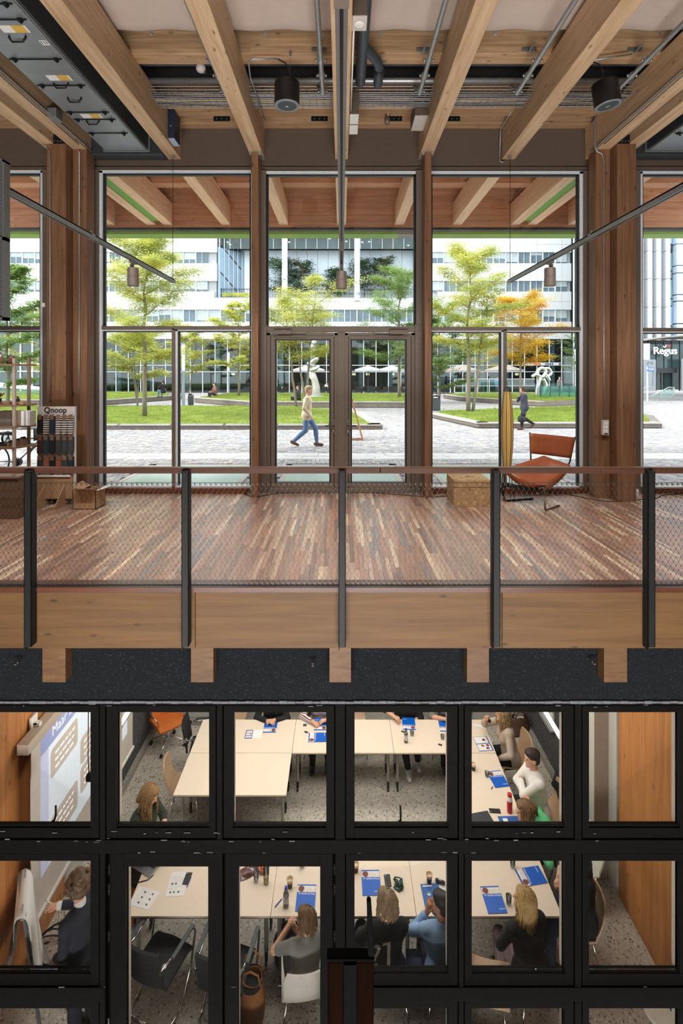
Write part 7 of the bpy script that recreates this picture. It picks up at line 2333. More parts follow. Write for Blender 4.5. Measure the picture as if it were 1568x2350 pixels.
def pen(label, x0, y0, x1, y1, c='pen_blue'):
    a, b = on_table(x0, y0), on_table(x1, y1)
    mt = bpy.data.materials.get(c) or plain(c, (30, 50, 140) if c == 'pen_blue' else (120, 100, 60), 0.4)
    t = thing('pen', label, 'pen', (a + b) / 2 + Vector((0, 0, 0.006)), math.atan2(b.y - a.y, b.x - a.x), 'pens on the tables')
    L_ = (b - a).length / 2
    m = MB(); m.cyl((-L_, 0, 0), (L_ * 0.86, 0, 0), 0.0055, n=8); part(m, 'barrel', mt, t, True, world=False, auto=40)
    m = MB(); m.cyl((L_ * 0.86, 0, 0), (L_, 0, 0), 0.0045, 0.001, n=8); part(m, 'tip', M_gasket, t, world=False)


pen('blue pen beside the water bottle', 631, 2083, 648, 2063)
pen('blue pen by the phone on the printed sheet', 429, 2037, 439, 2013)
pen('thin pencil at the corner of the folder before the white shirt', 1128, 1812, 1131, 1805, 'pencil_tan')


def cup(label, x, y, name='paper_cup'):
    t = flat(name, label, 'cup', x, y, 0, 'coffee cups')
    m = MB(); m.lathe([(0.026, 0.0), (0.032, 0.062)], n=18, caps=True); part(m, 'wall', plain('cup_black', (40, 34, 32), 0.5) if 'cup_black' not in bpy.data.materials else bpy.data.materials['cup_black'], t, True, world=False, auto=40)
    m = MB(); m.lathe([(0.032, 0.062), (0.037, 0.095), (0.039, 0.097), (0.037, 0.099), (0.035, 0.095), (0.032, 0.07), (0.0, 0.07)], n=18, caps=False); part(m, 'rim', plain('cup_cream', (226, 206, 174), 0.6) if 'cup_cream' not in bpy.data.materials else bpy.data.materials['cup_cream'], t, True, world=False, auto=40)
    return t


cup('black and cream paper cup above the water bottle', 665.5, 2036)
cup('paper cup at the left edge of the fourth middle window', 817, 2000)
cup('paper cup behind the open folder with round charts', 985.5, 2025)
cup('paper cup left of the folder before the white shirt', 1087, 1767)

M_clear = glass('clear_plastic', (0.94, 0.95, 0.95), 1.2, 0.02, 1.4, 0.05)
M_water = glass('water', (0.93, 0.95, 0.96), 0.8, 0.0, 1.33)
M_bluecap = plain('blue_cap', (30, 60, 170), 0.4)


def bottle(label, x, y):
    t = flat('water_bottle', label, 'bottle', x, y, 0, 'clear water bottles')
    m = MB(); m.lathe([(0.028, 0.0), (0.032, 0.01), (0.031, 0.06), (0.029, 0.08), (0.032, 0.1), (0.031, 0.14), (0.014, 0.185), (0.013, 0.2)], n=18, caps=False); part(m, 'body', M_clear, t, True, world=False)
    m = MB(); m.lathe([(0.016, 0.196), (0.016, 0.218), (0.0, 0.22)], n=14); part(m, 'cap', M_bluecap, t, True, world=False, auto=40)
    m = MB(); m.lathe([(0.0326, 0.062), (0.0326, 0.12)], n=18, caps=False); part(m, 'label_band', plain('grey_band', (200, 204, 210), 0.4) if 'grey_band' not in bpy.data.materials else bpy.data.materials['grey_band'], t, True, world=False)
    return t


bottle('clear water bottle with blue cap on the near middle table', 656.5, 2080)
bottle('clear water bottle with blue cap on the far right table', 932, 1703)
t = flat('drinking_bottle', 'red drinking bottle with a white collar before the woman in green', 'bottle', 1170, 1864)
m = MB(); m.lathe([(0.033, 0.0), (0.036, 0.006), (0.036, 0.16)], n=20); part(m, 'body', plain('red_enamel', (196, 24, 34), 0.35), t, True, world=False, auto=40)
m = MB(); m.lathe([(0.036, 0.16), (0.034, 0.2), (0.028, 0.215)], n=20); part(m, 'collar', M_white, t, True, world=False, auto=40)
m = MB(); m.lathe([(0.028, 0.215), (0.03, 0.23), (0.03, 0.25), (0.0, 0.262)], n=20); part(m, 'lid', bpy.data.materials['red_enamel'], t, True, world=False, auto=40)


def tumbler(label, x, y, fill=None, h=0.1, r=0.032):
    t = flat('drinking_glass', label, 'glass', x, y, 0, 'drinking glasses')
    m = MB(); m.lathe([(r * 0.8, 0.0), (r, h), (r - 0.003, h), (r * 0.8 - 0.002, 0.006), (0.0, 0.006)], n=18, caps=False); part(m, 'tumbler', M_clear, t, True, world=False)
    m = MB(); m.lathe([(0.0, 0.007), (r * 0.78, 0.007), (r * 0.88, h * 0.5), (0.0, h * 0.5)], n=16, caps=False); part(m, 'drink', fill or M_water, t, True, world=False, auto=40)


M_juice = plain('pale_juice', (226, 202, 128), 0.3)
tumbler('drinking glass right of the folder on the near right table', 1168, 2075)
tumbler('clear glass at the back of the near right table', 1177, 1990)
tumbler('clear glass left of the yellow juice', 588, 2022, None, 0.09)
tumbler('clear tumbler at the back of the near middle table', 693, 1990, None, 0.08)
tumbler('tall glass of pale yellow juice on the near left table', 611, 2026, M_juice, 0.17, 0.036)
tumbler('small glass before the man in the white shirt', 1118, 1782, None, 0.07)
tumbler('small glass with amber tea behind the far bottle', 946, 1688, None, 0.07)
tumbler('small glass at the right end of the far right table', 1016, 1696, None, 0.07)
t = flat('sweets_bag', 'crumpled shiny bag of sweets on the near left table', 'bag', 566, 2004, D(30))
rows = []
for i in range(9):
    u = i / 8
    rows.append([((u - 0.5) * 0.26, (v / 8 - 0.5) * 0.15 * (0.7 + 0.3 * math.sin(PI * u)), 0.002 + 0.045 * math.sin(PI * u) ** 0.6 * math.sin(PI * v / 8) ** 0.7 + R.uniform(0, 0.008)) for v in range(9)])
m = MB(); m.sheet(rows, 0.001); part(m, 'wrapper', speckle('sweets_print', (96, 50, 44), (40, 50, 120), (220, 214, 210), 42, 0.3, 0.2), t, True, world=False)
m = MB(); m.obox((0.13, 0, 0.01), (0.012, 0, 0), (0, 0.055, 0), (0, 0, 0.003)); m.obox((-0.13, 0, 0.01), (0.012, 0, 0), (0, 0.055, 0), (0, 0, 0.003)); part(m, 'seam', M_gasket, t, world=False)
t = flat('tea_glass', 'orange brown bowl behind the yellow juice', 'bowl', 603, 2000)
m = MB(); m.lathe([(0.03, 0), (0.05, 0.03), (0.054, 0.055), (0.048, 0.055), (0.0, 0.02)], n=18, caps=False); part(m, 'bowl', plain('amber_ceramic', (186, 110, 62), 0.3), t, True, world=False)
m = MB(); m.lathe([(0.0, 0.03), (0.034, 0.04), (0.0, 0.052)], n=14, caps=False); part(m, 'contents', M_orange, t, True, world=False)
t = flat('lanyard', 'green lanyard bunched up on the near middle table', 'lanyard', 915, 2038)
m = MB()
M_lan = plain('bottle_green_band', (18, 70, 58), 0.6)
for k in range(4):
    pts = [(0.035 * math.cos(a + k) + 0.02 * math.cos(3 * a), 0.05 * math.sin(a) + 0.012 * k, 0.006 + 0.012 * k + 0.006 * math.sin(2 * a)) for a in [2 * PI * j / 16 for j in range(16)]]
    m.tube(pts, 0.007, 5, closed=True)
part(m, 'band', M_lan, t, True, world=False)
m = MB(); m.box(0.03, 0.055, 0.0, 0.09, 0.02, 0.03); part(m, 'end', M_lan, t, world=False)
m = MB(); m.lathe([(0.0, 0), (0.008, 0.004), (0.0, 0.01)], (-0.02, 0.03, 0.05), 8); part(m, 'snap', M_chrome, t, world=False)
t = flat('glasses_case', 'small dark violet case behind the open folder', 'case', 1010.5, 2027, D(-25))
m = MB(); m.lathe([(0.0, -0.06), (0.018, -0.052), (0.024, 0), (0.018, 0.052), (0.0, 0.06)], (0, 0, 0.022), 14, axis=(1, 0, 0)); part(m, 'case', plain('plum_case', (64, 46, 66), 0.5), t, True, world=False)
m = MB(); m.box(-0.02, 0.02, -0.01, 0.01, 0.044, 0.047); part(m, 'badge', M_galv, t, world=False)
t = flat('card_stand', 'small dark printed card on the far middle table', 'card', 700, 1663, PI)
m = MB(); m.box(-0.035, 0.035, -0.05, 0.05, 0, 0.002); part(m, 'card', M_paper, t, world=False)
m = MB(); m.box(-0.03, 0.03, -0.02, 0.045, 0.002, 0.003); part(m, 'print', M_ductdark, t, world=False)
for k, (x, y, wd) in enumerate(((925.5, 1680, 'next to the far bottle'), (1010.5, 1710, 'near the right end of the far row'), (703, 1681, 'beside the sideways folder'))):
    t = flat('stirrer_wrap', 'small black sachet %s' % wd, 'sachet', x, y, D(-25), 'little black things')
    m = MB(); m.obox((0, 0, 0.008), (0.03, 0, 0), (0, 0.012, 0), (0, 0, 0.008)); part(m, 'body', M_gasket, t, bevel=0.004, world=False)
    m = MB(); m.box(-0.006, 0.006, -0.008, 0.008, 0.016, 0.018); part(m, 'tag', M_galv, t, world=False)
t = flat('napkin', 'white folded napkin at the top of the right table', 'napkin', 1098, 1666, D(-8))
m = MB(); m.box(-0.09, 0.09, -0.03, 0.03, 0, 0.004); m.box(-0.085, 0.0, -0.028, 0.028, 0.004, 0.007); part(m, 'cloth', M_paper, t, world=False)
# laptops
t = flat('laptop', 'closed dark laptop at the near end of the right table', 'laptop', 1103, 1884, D(12))
m = MB(); m.box(-0.16, 0.16, -0.115, 0.115, 0, 0.011); part(m, 'base', M_galv, t, bevel=0.003, world=False)
m = MB(); m.box(-0.16, 0.16, -0.115, 0.115, 0.012, 0.019); part(m, 'lid', plain('graphite_lid', (62, 66, 70), 0.4, 0.4), t, bevel=0.003, world=False)
t = flat('laptop', 'open silver laptop at the back left of the near row', 'laptop', 338, 1983, D(-28), None)
m = MB(); m.box(-0.16, 0.16, -0.115, 0.115, 0, 0.014); part(m, 'base', M_galv, t, bevel=0.003, world=False)
m = MB()
for i in range(10):
    for j in range(4): m.box(-0.13 + i * 0.0265, -0.108 + i * 0.0265, -0.02 + j * 0.026, 0.001 + j * 0.026, 0.014, 0.016)
tag(part(m, 'keys', M_blackpl, t, world=False), kind='stuff')
m = MB(); m.obox((0, 0.15, 0.10), (0.16, 0, 0), (0, 0.035, 0.1), (0, 0.003, -0.001)); part(m, 'screen', M_ductdark, t, world=False)
a = on_table(352, 2009)
m = MB(); m.tube([a + Vector((0, 0, 0.006)), on_table(340, 2020) + Vector((0, 0, 0.005)), on_table(318, 2026) + Vector((0, 0, 0.005)), on_table(304, 2028) + Vector((-0.1, 0, 0.0)), on_table(304, 2028) + Vector((-0.18, 0, -0.35))], 0.005, 6)
tag(m.build('laptop_cable', M_blackpl, None, True), 'black cable running from the open laptop over the table end', 'cable')
# bags on the floor
t = thing('handbag', 'brown leather handbag standing in the far right corner', 'bag', G(1193, 1684, ZR))
M_brown = plain('brown_leather', (84, 58, 42), 0.5, 0, 0.15, 8)
rows = []
for i in range(9):
    z = 0.32 * i / 8
    w = 0.20 - 0.05 * (i / 8) ** 2
    rows.append([(w * math.cos(a), 0.11 * math.sin(a) * (1 - 0.4 * (i / 8)), z + 0.02 * math.sin(3 * a)) for a in [2 * PI * k / 16 for k in range(17)]])
m = MB(); m.sheet(rows, 0.006); m.box(-0.17, 0.17, -0.09, 0.09, 0, 0.01); part(m, 'body', M_brown, t, True, world=False)
m = MB(); m.tube([(-0.12, 0, 0.3), (-0.09, 0, 0.45), (0.05, 0, 0.48), (0.12, 0, 0.3)], 0.014, 6); m.tube([(-0.1, -0.05, 0.3), (-0.05, -0.06, 0.43), (0.08, -0.06, 0.43), (0.13, -0.05, 0.3)], 0.012, 6); part(m, 'handle', M_brown, t, True, world=False)
m = MB(); m.box(-0.1, 0.08, -0.05, 0.05, 0.25, 0.30); part(m, 'papers', M_photo, t, world=False)
t = thing('tote_bag', 'tall tan leather tote with dark lining left of the woman in grey', 'bag', (-0.93, 5.42, ZR))
M_tanl = plain('tan_leather', (150, 98, 54), 0.5, 0, 0.1, 6)
rows = []
for i in range(11):
    z = 0.44 * i / 10
    rows.append([(0.135 * math.cos(a) * (0.9 + 0.15 * math.sin(i * 0.4)), 0.10 * math.sin(a), z + 0.012 * math.sin(2 * a) * (i > 8)) for a in [2 * PI * k / 18 for k in range(19)]])
m = MB(); m.sheet(rows, 0.006); m.box(-0.11, 0.11, -0.08, 0.08, 0, 0.008); part(m, 'body', M_tanl, t, True, world=False)
m = MB(); m.lathe([(0.0, 0.36), (0.11, 0.37), (0.12, 0.44)], n=16, caps=False); o = part(m, 'lining', M_blackmesh, t, True, world=False)
for s in (-1, 1):
    m = MB(); m.tube([(-0.1, s * 0.07, 0.42), (-0.08, s * 0.09, 0.55), (0.0, s * 0.10, 0.60), (0.08, s * 0.09, 0.55), (0.1, s * 0.07, 0.42)], 0.010, 6); part(m, 'handle', M_tanl, t, True, world=False)
t = thing('backpack', 'dark navy backpack on the floor between the two near table legs', 'bag', (0.82, 5.62, ZR))
rows = []
for i in range(10):
    z = 0.42 * i / 9
    w = 0.15 * (1 - 0.45 * (i / 9) ** 3)
    rows.append([(w * math.cos(a), 0.10 * math.sin(a) * (1 - 0.3 * (i / 9) ** 2), z) for a in [2 * PI * k / 16 for k in range(17)]])
m = MB(); m.sheet(rows, 0.005); m.box(-0.12, 0.12, -0.08, 0.08, 0.38, 0.42); part(m, 'body', plain('navy_nylon', (34, 42, 76), 0.7), t, True, world=False)
m = MB(); m.box(-0.11, 0.11, -0.14, -0.09, 0.04, 0.22); part(m, 'pocket', bpy.data.materials['navy_nylon'], t, bevel=0.02, world=False)
m = MB(); m.prism([(0.02, -0.145, 0.16), (0.05, -0.145, 0.2), (0.03, -0.145, 0.14), (0.06, -0.145, 0.1), (0.01, -0.145, 0.1)], (0, 0.004, 0)); part(m, 'emblem', M_offwhite, t, world=False)
m = MB(); m.tube([(-0.04, 0.02, 0.42), (0, 0.02, 0.5), (0.04, 0.02, 0.42)], 0.01, 6); part(m, 'loop', M_blackmesh, t, True, world=False)
t = thing('black_bag', 'black shoulder bag under the near table beside the woman in grey', 'bag', (-0.60, 5.98, ZR))
m = MB(); m.lathe([(0.0, 0), (0.17, 0.02), (0.18, 0.2), (0.12, 0.32), (0.0, 0.34)], n=16); part(m, 'body', M_blackmesh, t, True, world=False)
m = MB(); m.tube([(-0.12, 0, 0.3), (-0.05, 0, 0.42), (0.08, 0, 0.42), (0.13, 0, 0.3)], 0.01, 6); part(m, 'strap', M_blackpl, t, True, world=False)
# ------------------------------------------------------------------ people: smooth bodies polygonised from blended limbs
def surf_nets(Dm, org, h):
    S = Dm < 0
    nx, ny, nz = Dm.shape
    c = np.zeros((nx - 1, ny - 1, nz - 1), np.int8)
    for i in (0, 1):
        for j in (0, 1):
            for k in (0, 1): c += S[i:nx - 1 + i, j:ny - 1 + j, k:nz - 1 + k]
    act = (c > 0) & (c < 8)
    I = np.argwhere(act)
    if not len(I): return np.zeros((0, 3)), []
    idx = -np.ones(act.shape, np.int64)
    idx[act] = np.arange(len(I))
    acc = np.zeros((len(I), 3)); cnt = np.zeros(len(I))
    cor = [(i, j, k) for i in (0, 1) for j in (0, 1) for k in (0, 1)]
    val = {q: Dm[I[:, 0] + q[0], I[:, 1] + q[1], I[:, 2] + q[2]] for q in cor}
    for a in cor:
        for ax in range(3):
            if a[ax]: continue
            b = list(a); b[ax] = 1; b = tuple(b)
            va, vb = val[a], val[b]
            mk = (va < 0) != (vb < 0)
            t = np.where(mk, va / np.where(va - vb == 0, 1, va - vb), 0)
            p = np.array(a, float)[None, :].repeat(len(I), 0); p[:, ax] += t
            acc[mk] += p[mk]; cnt[mk] += 1
    V = org + h * (I + acc / cnt[:, None])
    F = []
    for ax in range(3):
        sl0 = [slice(None)] * 3; sl1 = [slice(None)] * 3
        sl0[ax] = slice(0, -1); sl1[ax] = slice(1, None)
        A, B = S[tuple(sl0)], S[tuple(sl1)]
        E = np.argwhere(A != B)
        u, v = [q for q in range(3) if q != ax]
        E = E[(E[:, u] > 0) & (E[:, v] > 0) & (E[:, u] < Dm.shape[u] - 1) & (E[:, v] < Dm.shape[v] - 1)]
        ins = A[E[:, 0], E[:, 1], E[:, 2]]
        q = []
        for du, dv in ((-1, -1), (0, -1), (0, 0), (-1, 0)):
            e = E.copy(); e[:, u] += du; e[:, v] += dv
            q.append(idx[e[:, 0], e[:, 1], e[:, 2]])
        q = np.stack(q, 1)
        flip = ins if ax != 1 else ~ins
        q = np.where(flip[:, None], q, q[:, ::-1])
        F.append(q)
    return V, np.concatenate(F)


def sdf_mesh(prims, h):
    """prims: ('c', a, b, ra, rb, k) round cones, ('e', centre, axes 3x3 rows, radii, k) ellipsoids"""
    lo, hi = [], []
    for p in prims:
        if p[0] == 'c':
            r = max(p[3], p[4]); a, b = np.array(p[1]), np.array(p[2])
            lo.append(np.minimum(a, b) - r); hi.append(np.maximum(a, b) + r)
        else:
            r = max(p[3]); lo.append(np.array(p[1]) - r); hi.append(np.array(p[1]) + r)
    o = np.min(lo, 0) - 3 * h
    n = np.ceil((np.max(hi, 0) + 3 * h - o) / h).astype(int) + 1
    Dm = np.full(n, 9.0, np.float32)
    ax = [o[q] + h * np.arange(n[q]) for q in range(3)]
    for p, l, u in zip(prims, lo, hi):
        k = p[-1]
        i0 = np.maximum(0, ((l - o - k - 2 * h) / h).astype(int)); i1 = np.minimum(n, ((u - o + k + 2 * h) / h).astype(int) + 2)
        X = ax[0][i0[0]:i1[0], None, None]; Y = ax[1][None, i0[1]:i1[1], None]; Z = ax[2][None, None, i0[2]:i1[2]]
        if p[0] == 'c':
            a, b = np.array(p[1], float), np.array(p[2], float); d = b - a; L2 = max(d @ d, 1e-9)
            t = np.clip(((X - a[0]) * d[0] + (Y - a[1]) * d[1] + (Z - a[2]) * d[2]) / L2, 0, 1)
            dd = np.sqrt((X - a[0] - t * d[0]) ** 2 + (Y - a[1] - t * d[1]) ** 2 + (Z - a[2] - t * d[2]) ** 2) - (p[3] + t * (p[4] - p[3]))
        else:
            q = [X - p[1][0], Y - p[1][1], Z - p[1][2]]
            m_ = [sum(p[2][i][j] * q[j] for j in range(3)) for i in range(3)]
            k0 = np.sqrt(sum((m_[i] / p[3][i]) ** 2 for i in range(3))); k1 = np.sqrt(sum((m_[i] / p[3][i] ** 2) ** 2 for i in range(3))) + 1e-9
            dd = k0 * (k0 - 1) / k1
        sl = tuple(slice(i0[q], i1[q]) for q in range(3))
        A = Dm[sl]
        hh = np.clip(0.5 + 0.5 * (dd - A) / k, 0, 1)
        Dm[sl] = dd + (A - dd) * hh - k * hh * (1 - hh)
    return surf_nets(Dm, o, h)


def sdf_obj(prims, h, name, mat, root):
    V, F = sdf_mesh(prims, h)
    me = bpy.data.meshes.new(name)
    me.from_pydata(V.tolist(), [], [tuple(f) for f in F.tolist()])
    me.polygons.foreach_set('use_smooth', [True] * len(me.polygons))
    me.materials.append(mat); me.update()
    return link(name, me, root)


def ik(s, w, l1, l2, pole):
    d = w - s; L = min(d.length, (l1 + l2) * 0.995); u = d.normalized()
    a = (l1 * l1 - l2 * l2 + L * L) / (2 * L); hgt = math.sqrt(max(0, l1 * l1 - a * a))
    pl = Vector(pole); pl = (pl - u * pl.dot(u)).normalized()
    return s + u * a + pl * hgt, s + u * L


V3 = Vector
SKIN = plain('skin', (214, 164, 136), 0.5, 0, 0.03, 14)
SKIN2 = plain('skin_tanned', (176, 122, 92), 0.5, 0, 0.03, 14)
M_eye = plain('eye_dark', (40, 30, 26), 0.25)
M_lip = plain('lips', (176, 100, 92), 0.5)
hm = {}


def hairmat(c):
    if c not in hm:
        hm[c] = stripes('hair_%d' % len(hm), c, tuple(int(v * 0.72) for v in c), 0, 22, 0.55)
    return hm[c]


def person(label, x, y, z, yaw, top, pants, hair, style='short', sit=True, lean=(0, 0.03), wr=((-0.16, 0.3, 0.66), (0.16, 0.3, 0.66)), pole=((-1, -0.4, -0.5), (1, -0.4, -0.5)), look=(0, 0), sleeve=1.0, s=1.0, h=0.011, skin=None, female=True, legs=None, shoes=None, hdir=None, group=None, coat=0, hipz=None, headoff=(0, 0.035, 0.185), curl=0.9):
    skin = skin or SKIN
    t = thing('person', label, 'person', (x, y, z), yaw, group)
    t.scale = (s, s, s)
    hz = hipz if hipz else (0.53 if sit else 0.90)
    hip = V3((0, 0, hz))
    tl = 0.50
    lz = math.sqrt(max(0.01, tl * tl - lean[0] ** 2 - lean[1] ** 2))
    sc = hip + V3((lean[0], lean[1], lz))
    up = (sc - hip).normalized()
    rt = V3((1, 0, 0)); rt = (rt - up * rt.dot(up)).normalized()
    fw = up.cross(rt)
    sw = 0.165 if female else 0.19
    hw = 0.095 if female else 0.088
    S = [sc - rt * sw - up * 0.03, sc + rt * sw - up * 0.03]
    Hp = [hip - rt * hw, hip + rt * hw]
    if legs is None:
        legs = [((-0.13, 0.42, 0.50), (-0.13, 0.40, 0.09)), ((0.13, 0.42, 0.50), (0.13, 0.40, 0.09))] if sit else [((-0.10, 0.03, 0.48), (-0.11, 0.0, 0.08)), ((0.10, 0.03, 0.48), (0.11, 0.0, 0.08))]
    W, E = [], []
    for i in (0, 1):
        e, w = ik(S[i], V3(wr[i]), 0.285, 0.255, pole[i]); E.append(e); W.append(w)
    nb = sc + up * 0.015
    hc = sc + V3(headoff)
    hc = sc + (hc - sc).normalized() * 0.20
    ya, pi_ = look
    f = V3((-math.sin(ya) * math.cos(pi_), math.cos(ya) * math.cos(pi_), math.sin(pi_)))
    r_ = f.cross(V3((0, 0, 1))).normalized(); u = r_.cross(f)
    AX = (tuple(r_), tuple(f), tuple(u))
    wd = 0.92 if female else 1.0

    def torso(g):
        c = lambda fx, fu, ff=0: hip + rt * fx + up * fu + fw * ff
        q = [('c', Hp[0], Hp[1], 0.115 + g, 0.115 + g, 0.03)]
        for sx in (-1, 1):
            q += [('c', c(sx * 0.05, 0.02), c(sx * 0.055 * wd, 0.22, 0.0), 0.115 + g, 0.10 * wd + g, 0.05), ('c', c(sx * 0.055 * wd, 0.22), c(sx * 0.085 * wd, 0.40, 0.0), 0.10 * wd + g, 0.105 * wd + g, 0.05), ('c', c(sx * 0.08, 0.42), S[0 if sx < 0 else 1], 0.085 + g, 0.058 + g, 0.04)]
            if female: q.append(('e', tuple(c(sx * 0.075, 0.33, 0.085)), ((1, 0, 0), (0, 1, 0), (0, 0, 1)), (0.062 + g, 0.05 + g, 0.062 + g), 0.04))
        q.append(('c', c(0, 0.42, -0.01), nb, 0.085 + g, 0.05 + g, 0.04))
        return q

    def arms(g, upto):
        q = []
        for i in (0, 1):
            q.append(('c', S[i], E[i], 0.050 + g, 0.040 + g, 0.025) if upto >= 0.5 else ('c', S[i], S[i].lerp(E[i], upto * 2), 0.052 + g, 0.047 + g, 0.025))
            if upto > 0.5: q.append(('c', E[i], E[i].lerp(W[i], (upto - 0.5) * 2), 0.040 + g, 0.040 + (0.029 - 0.040) * (upto - 0.5) * 2 + g, 0.02))
        return q

    def legp(g):
        q = []
        for i in (0, 1):
            k, a = V3(legs[i][0]), V3(legs[i][1])
            q += [('c', Hp[i], k, 0.088 + g, 0.058 + g, 0.04), ('c', k, k.lerp(a, 0.35), 0.058 + g, 0.056 + g, 0.03), ('c', k.lerp(a, 0.35), a, 0.056 + g, 0.036 + g, 0.02)]
        return q

    def feet(g):
        q = []
        for i in (0, 1):
            k, a = V3(legs[i][0]), V3(legs[i][1])
            fd = V3(legs[i][2]) if len(legs[i]) > 2 else V3((0.0, 1, -0.25 if a.z > 0.1 else -0.22))
            fd = fd.normalized()
            q += [('c', a - fd * 0.05 + V3((0, 0, -0.03)), a + fd * 0.15 + V3((0, 0, -0.01)), 0.038 + g, 0.032 + g, 0.02), ('c', a, a - V3((0, 0, 0.03)), 0.038 + g, 0.04 + g, 0.02)]
        return q

    def hands():
        q = []
        for i in (0, 1):
            w = W[i]; d = (W[i] - E[i]).normalized()
            if hdir and hdir[i]: d = V3(hdir[i]).normalized()
            side = d.cross(V3((0, 0, 1)))
            if side.length < 0.2: side = V3((1, 0, 0))
            side.normalize()
            n = side.cross(d).normalized()          # back of the hand
            sg = 1 if i == 0 else -1                # thumb towards the body
            for o in (-0.022, 0.0, 0.022): q.append(('c', w, w + d * 0.085 + side * o, 0.024, 0.016, 0.012))
            for j, (o, L) in enumerate(((-0.033, 0.058), (-0.011, 0.072), (0.011, 0.076), (0.033, 0.068))):
                o *= -sg
                b0 = w + d * 0.088 + side * o
                d1 = (d * math.cos(curl * 0.5) - n * math.sin(curl * 0.5)); d2 = (d * math.cos(curl * 1.4) - n * math.sin(curl * 1.4))
                b1 = b0 + d1 * L * 0.55; q += [('c', b0, b1, 0.0095, 0.0085, 0.005), ('c', b1, b1 + d2 * L * 0.5, 0.0085, 0.0072, 0.005)]
            tb = w + d * 0.025 + side * 0.026 * sg
            t1 = tb + (d * 0.7 + side * sg * 0.75).normalized() * 0.038
            q += [('c', tb, t1, 0.015, 0.0105, 0.008), ('c', t1, t1 + (d * 0.95 - n * 0.25).normalized() * 0.032, 0.0105, 0.0085, 0.005)]
        return q
    L = lambda a, b, c: hc + r_ * a + f * b + u * c
    head = [('c', nb - up * 0.02, hc - u * 0.06 - f * 0.015, 0.056 * wd, 0.052 * wd, 0.02), ('e', tuple(L(0, -0.012, 0.025)), AX, (0.076, 0.096, 0.098), 0.02), ('e', tuple(L(0, 0.028, -0.045)), AX, (0.058, 0.064, 0.078), 0.03), ('c', L(0, 0.088, 0.012), L(0, 0.106, -0.022), 0.009, 0.013, 0.012),
            ('c', L(0, 0.07, -0.098), L(0, 0.06, -0.10), 0.024, 0.024, 0.02), ('c', L(-0.03, 0.083, 0.03), L(0.03, 0.083, 0.03), 0.012, 0.012, 0.014)]
    for sx in (-1, 1): head.append(('e', tuple(L(sx * 0.077, -0.005, -0.015)), AX, (0.012, 0.022, 0.032), 0.008))
    body = torso(0) + arms(0, 1.0) + legp(0) + feet(0) + head
    if h < 0.02: body += hands()
    else: body += [('c', W[i], W[i] + (W[i] - E[i]).normalized() * 0.12, 0.032, 0.03, 0.02) for i in (0, 1)]
    sdf_obj(body, h, 'body', skin, t)
    tp = torso(0.013) + arms(0.012, sleeve)
    if coat:
        for i in (0, 1):
            k = V3(legs[i][0]); tp.append(('c', Hp[i], Hp[i].lerp(k, coat), 0.118, 0.095, 0.05))
    sdf_obj(tp, h * 1.15, 'coat' if coat else 'shirt', top, t)
    if pants: sdf_obj([('c', Hp[0], Hp[1], 0.122, 0.122, 0.03)] + legp(0.011), h * 1.3, 'trousers', pants, t)
    if shoes:
        q = feet(0.009)
        sdf_obj(q[:2], h * 1.1, 'shoe', shoes, t); sdf_obj(q[2:], h * 1.1, 'shoe', shoes, t)
    # face
    if h < 0.02:
        for sx in (-1, 1):
            m = MB(); m.lathe([(0.0, -0.008), (0.0075, -0.005), (0.010, 0), (0.0075, 0.005), (0.0, 0.008)], L(sx * 0.031, 0.079, 0.010), 8); part(m, 'eye', M_eye, t, True, world=False)
        m = MB(); m.tube([L(-0.022, 0.081, -0.058), L(0, 0.090, -0.056), L(0.022, 0.081, -0.058)], [0.003, 0.006, 0.003], 6); part(m, 'mouth', M_lip, t, True, world=False)
    # hair
    rr = random.Random(hash(label) % 1000 if False else len(label) * 7 + int(abs(x * 100)))
    hq = [('e', tuple(L(0, -0.022, 0.045)), AX, (0.085, 0.103, 0.088), 0.02), ('e', tuple(L(0, -0.048, -0.015)), AX, (0.080, 0.070, 0.085), 0.02), ('e', tuple(L(0, 0.035, 0.085)), AX, (0.068, 0.058, 0.042), 0.02)]
    if style == 'curly':
        for k in range(90 if h < 0.02 else 10):
            a, b = rr.uniform(0, 6.28), rr.uniform(-0.5, 1.5)
            q = L(0.108 * math.cos(a) * math.cos(b), -0.03 + 0.125 * math.sin(a) * math.cos(b), 0.045 + 0.108 * math.sin(b))
            if (q - hc).dot(f) > 0.075 and (q - hc).dot(u) < 0.07: continue
            hq.append(('e', tuple(q), AX, (rr.uniform(0.022, 0.036),) * 3, 0.012))
    if style == 'bob':
        for sx in (-1, 1): hq.append(('c', L(sx * 0.075, -0.03, 0.03), L(sx * 0.066, -0.045, -0.07), 0.03, 0.026, 0.03))
        hq.append(('c', L(0, -0.08, 0.0), L(0, -0.07, -0.09), 0.05, 0.036, 0.03))
    if style == 'pony':
        hq.append(('c', L(0, -0.10, 0.05), L(0.0, -0.15, 0.02), 0.03, 0.032, 0.02)); hq.append(('c', L(0.0, -0.15, 0.02), L(0.0, -0.17, -0.13), 0.032, 0.012, 0.02))
    if style == 'long':
        for sx in (-1, 1): hq.append(('c', L(sx * 0.078, -0.02, 0.03), L(sx * 0.085, -0.03, -0.10), 0.026, 0.026, 0.03))
        hq.append(('c', L(0, -0.085, 0.0), L(0, -0.095, -0.15), 0.06, 0.042, 0.04))
    ho = sdf_obj(hq, h * 0.9, 'hair', hairmat(hair), t)
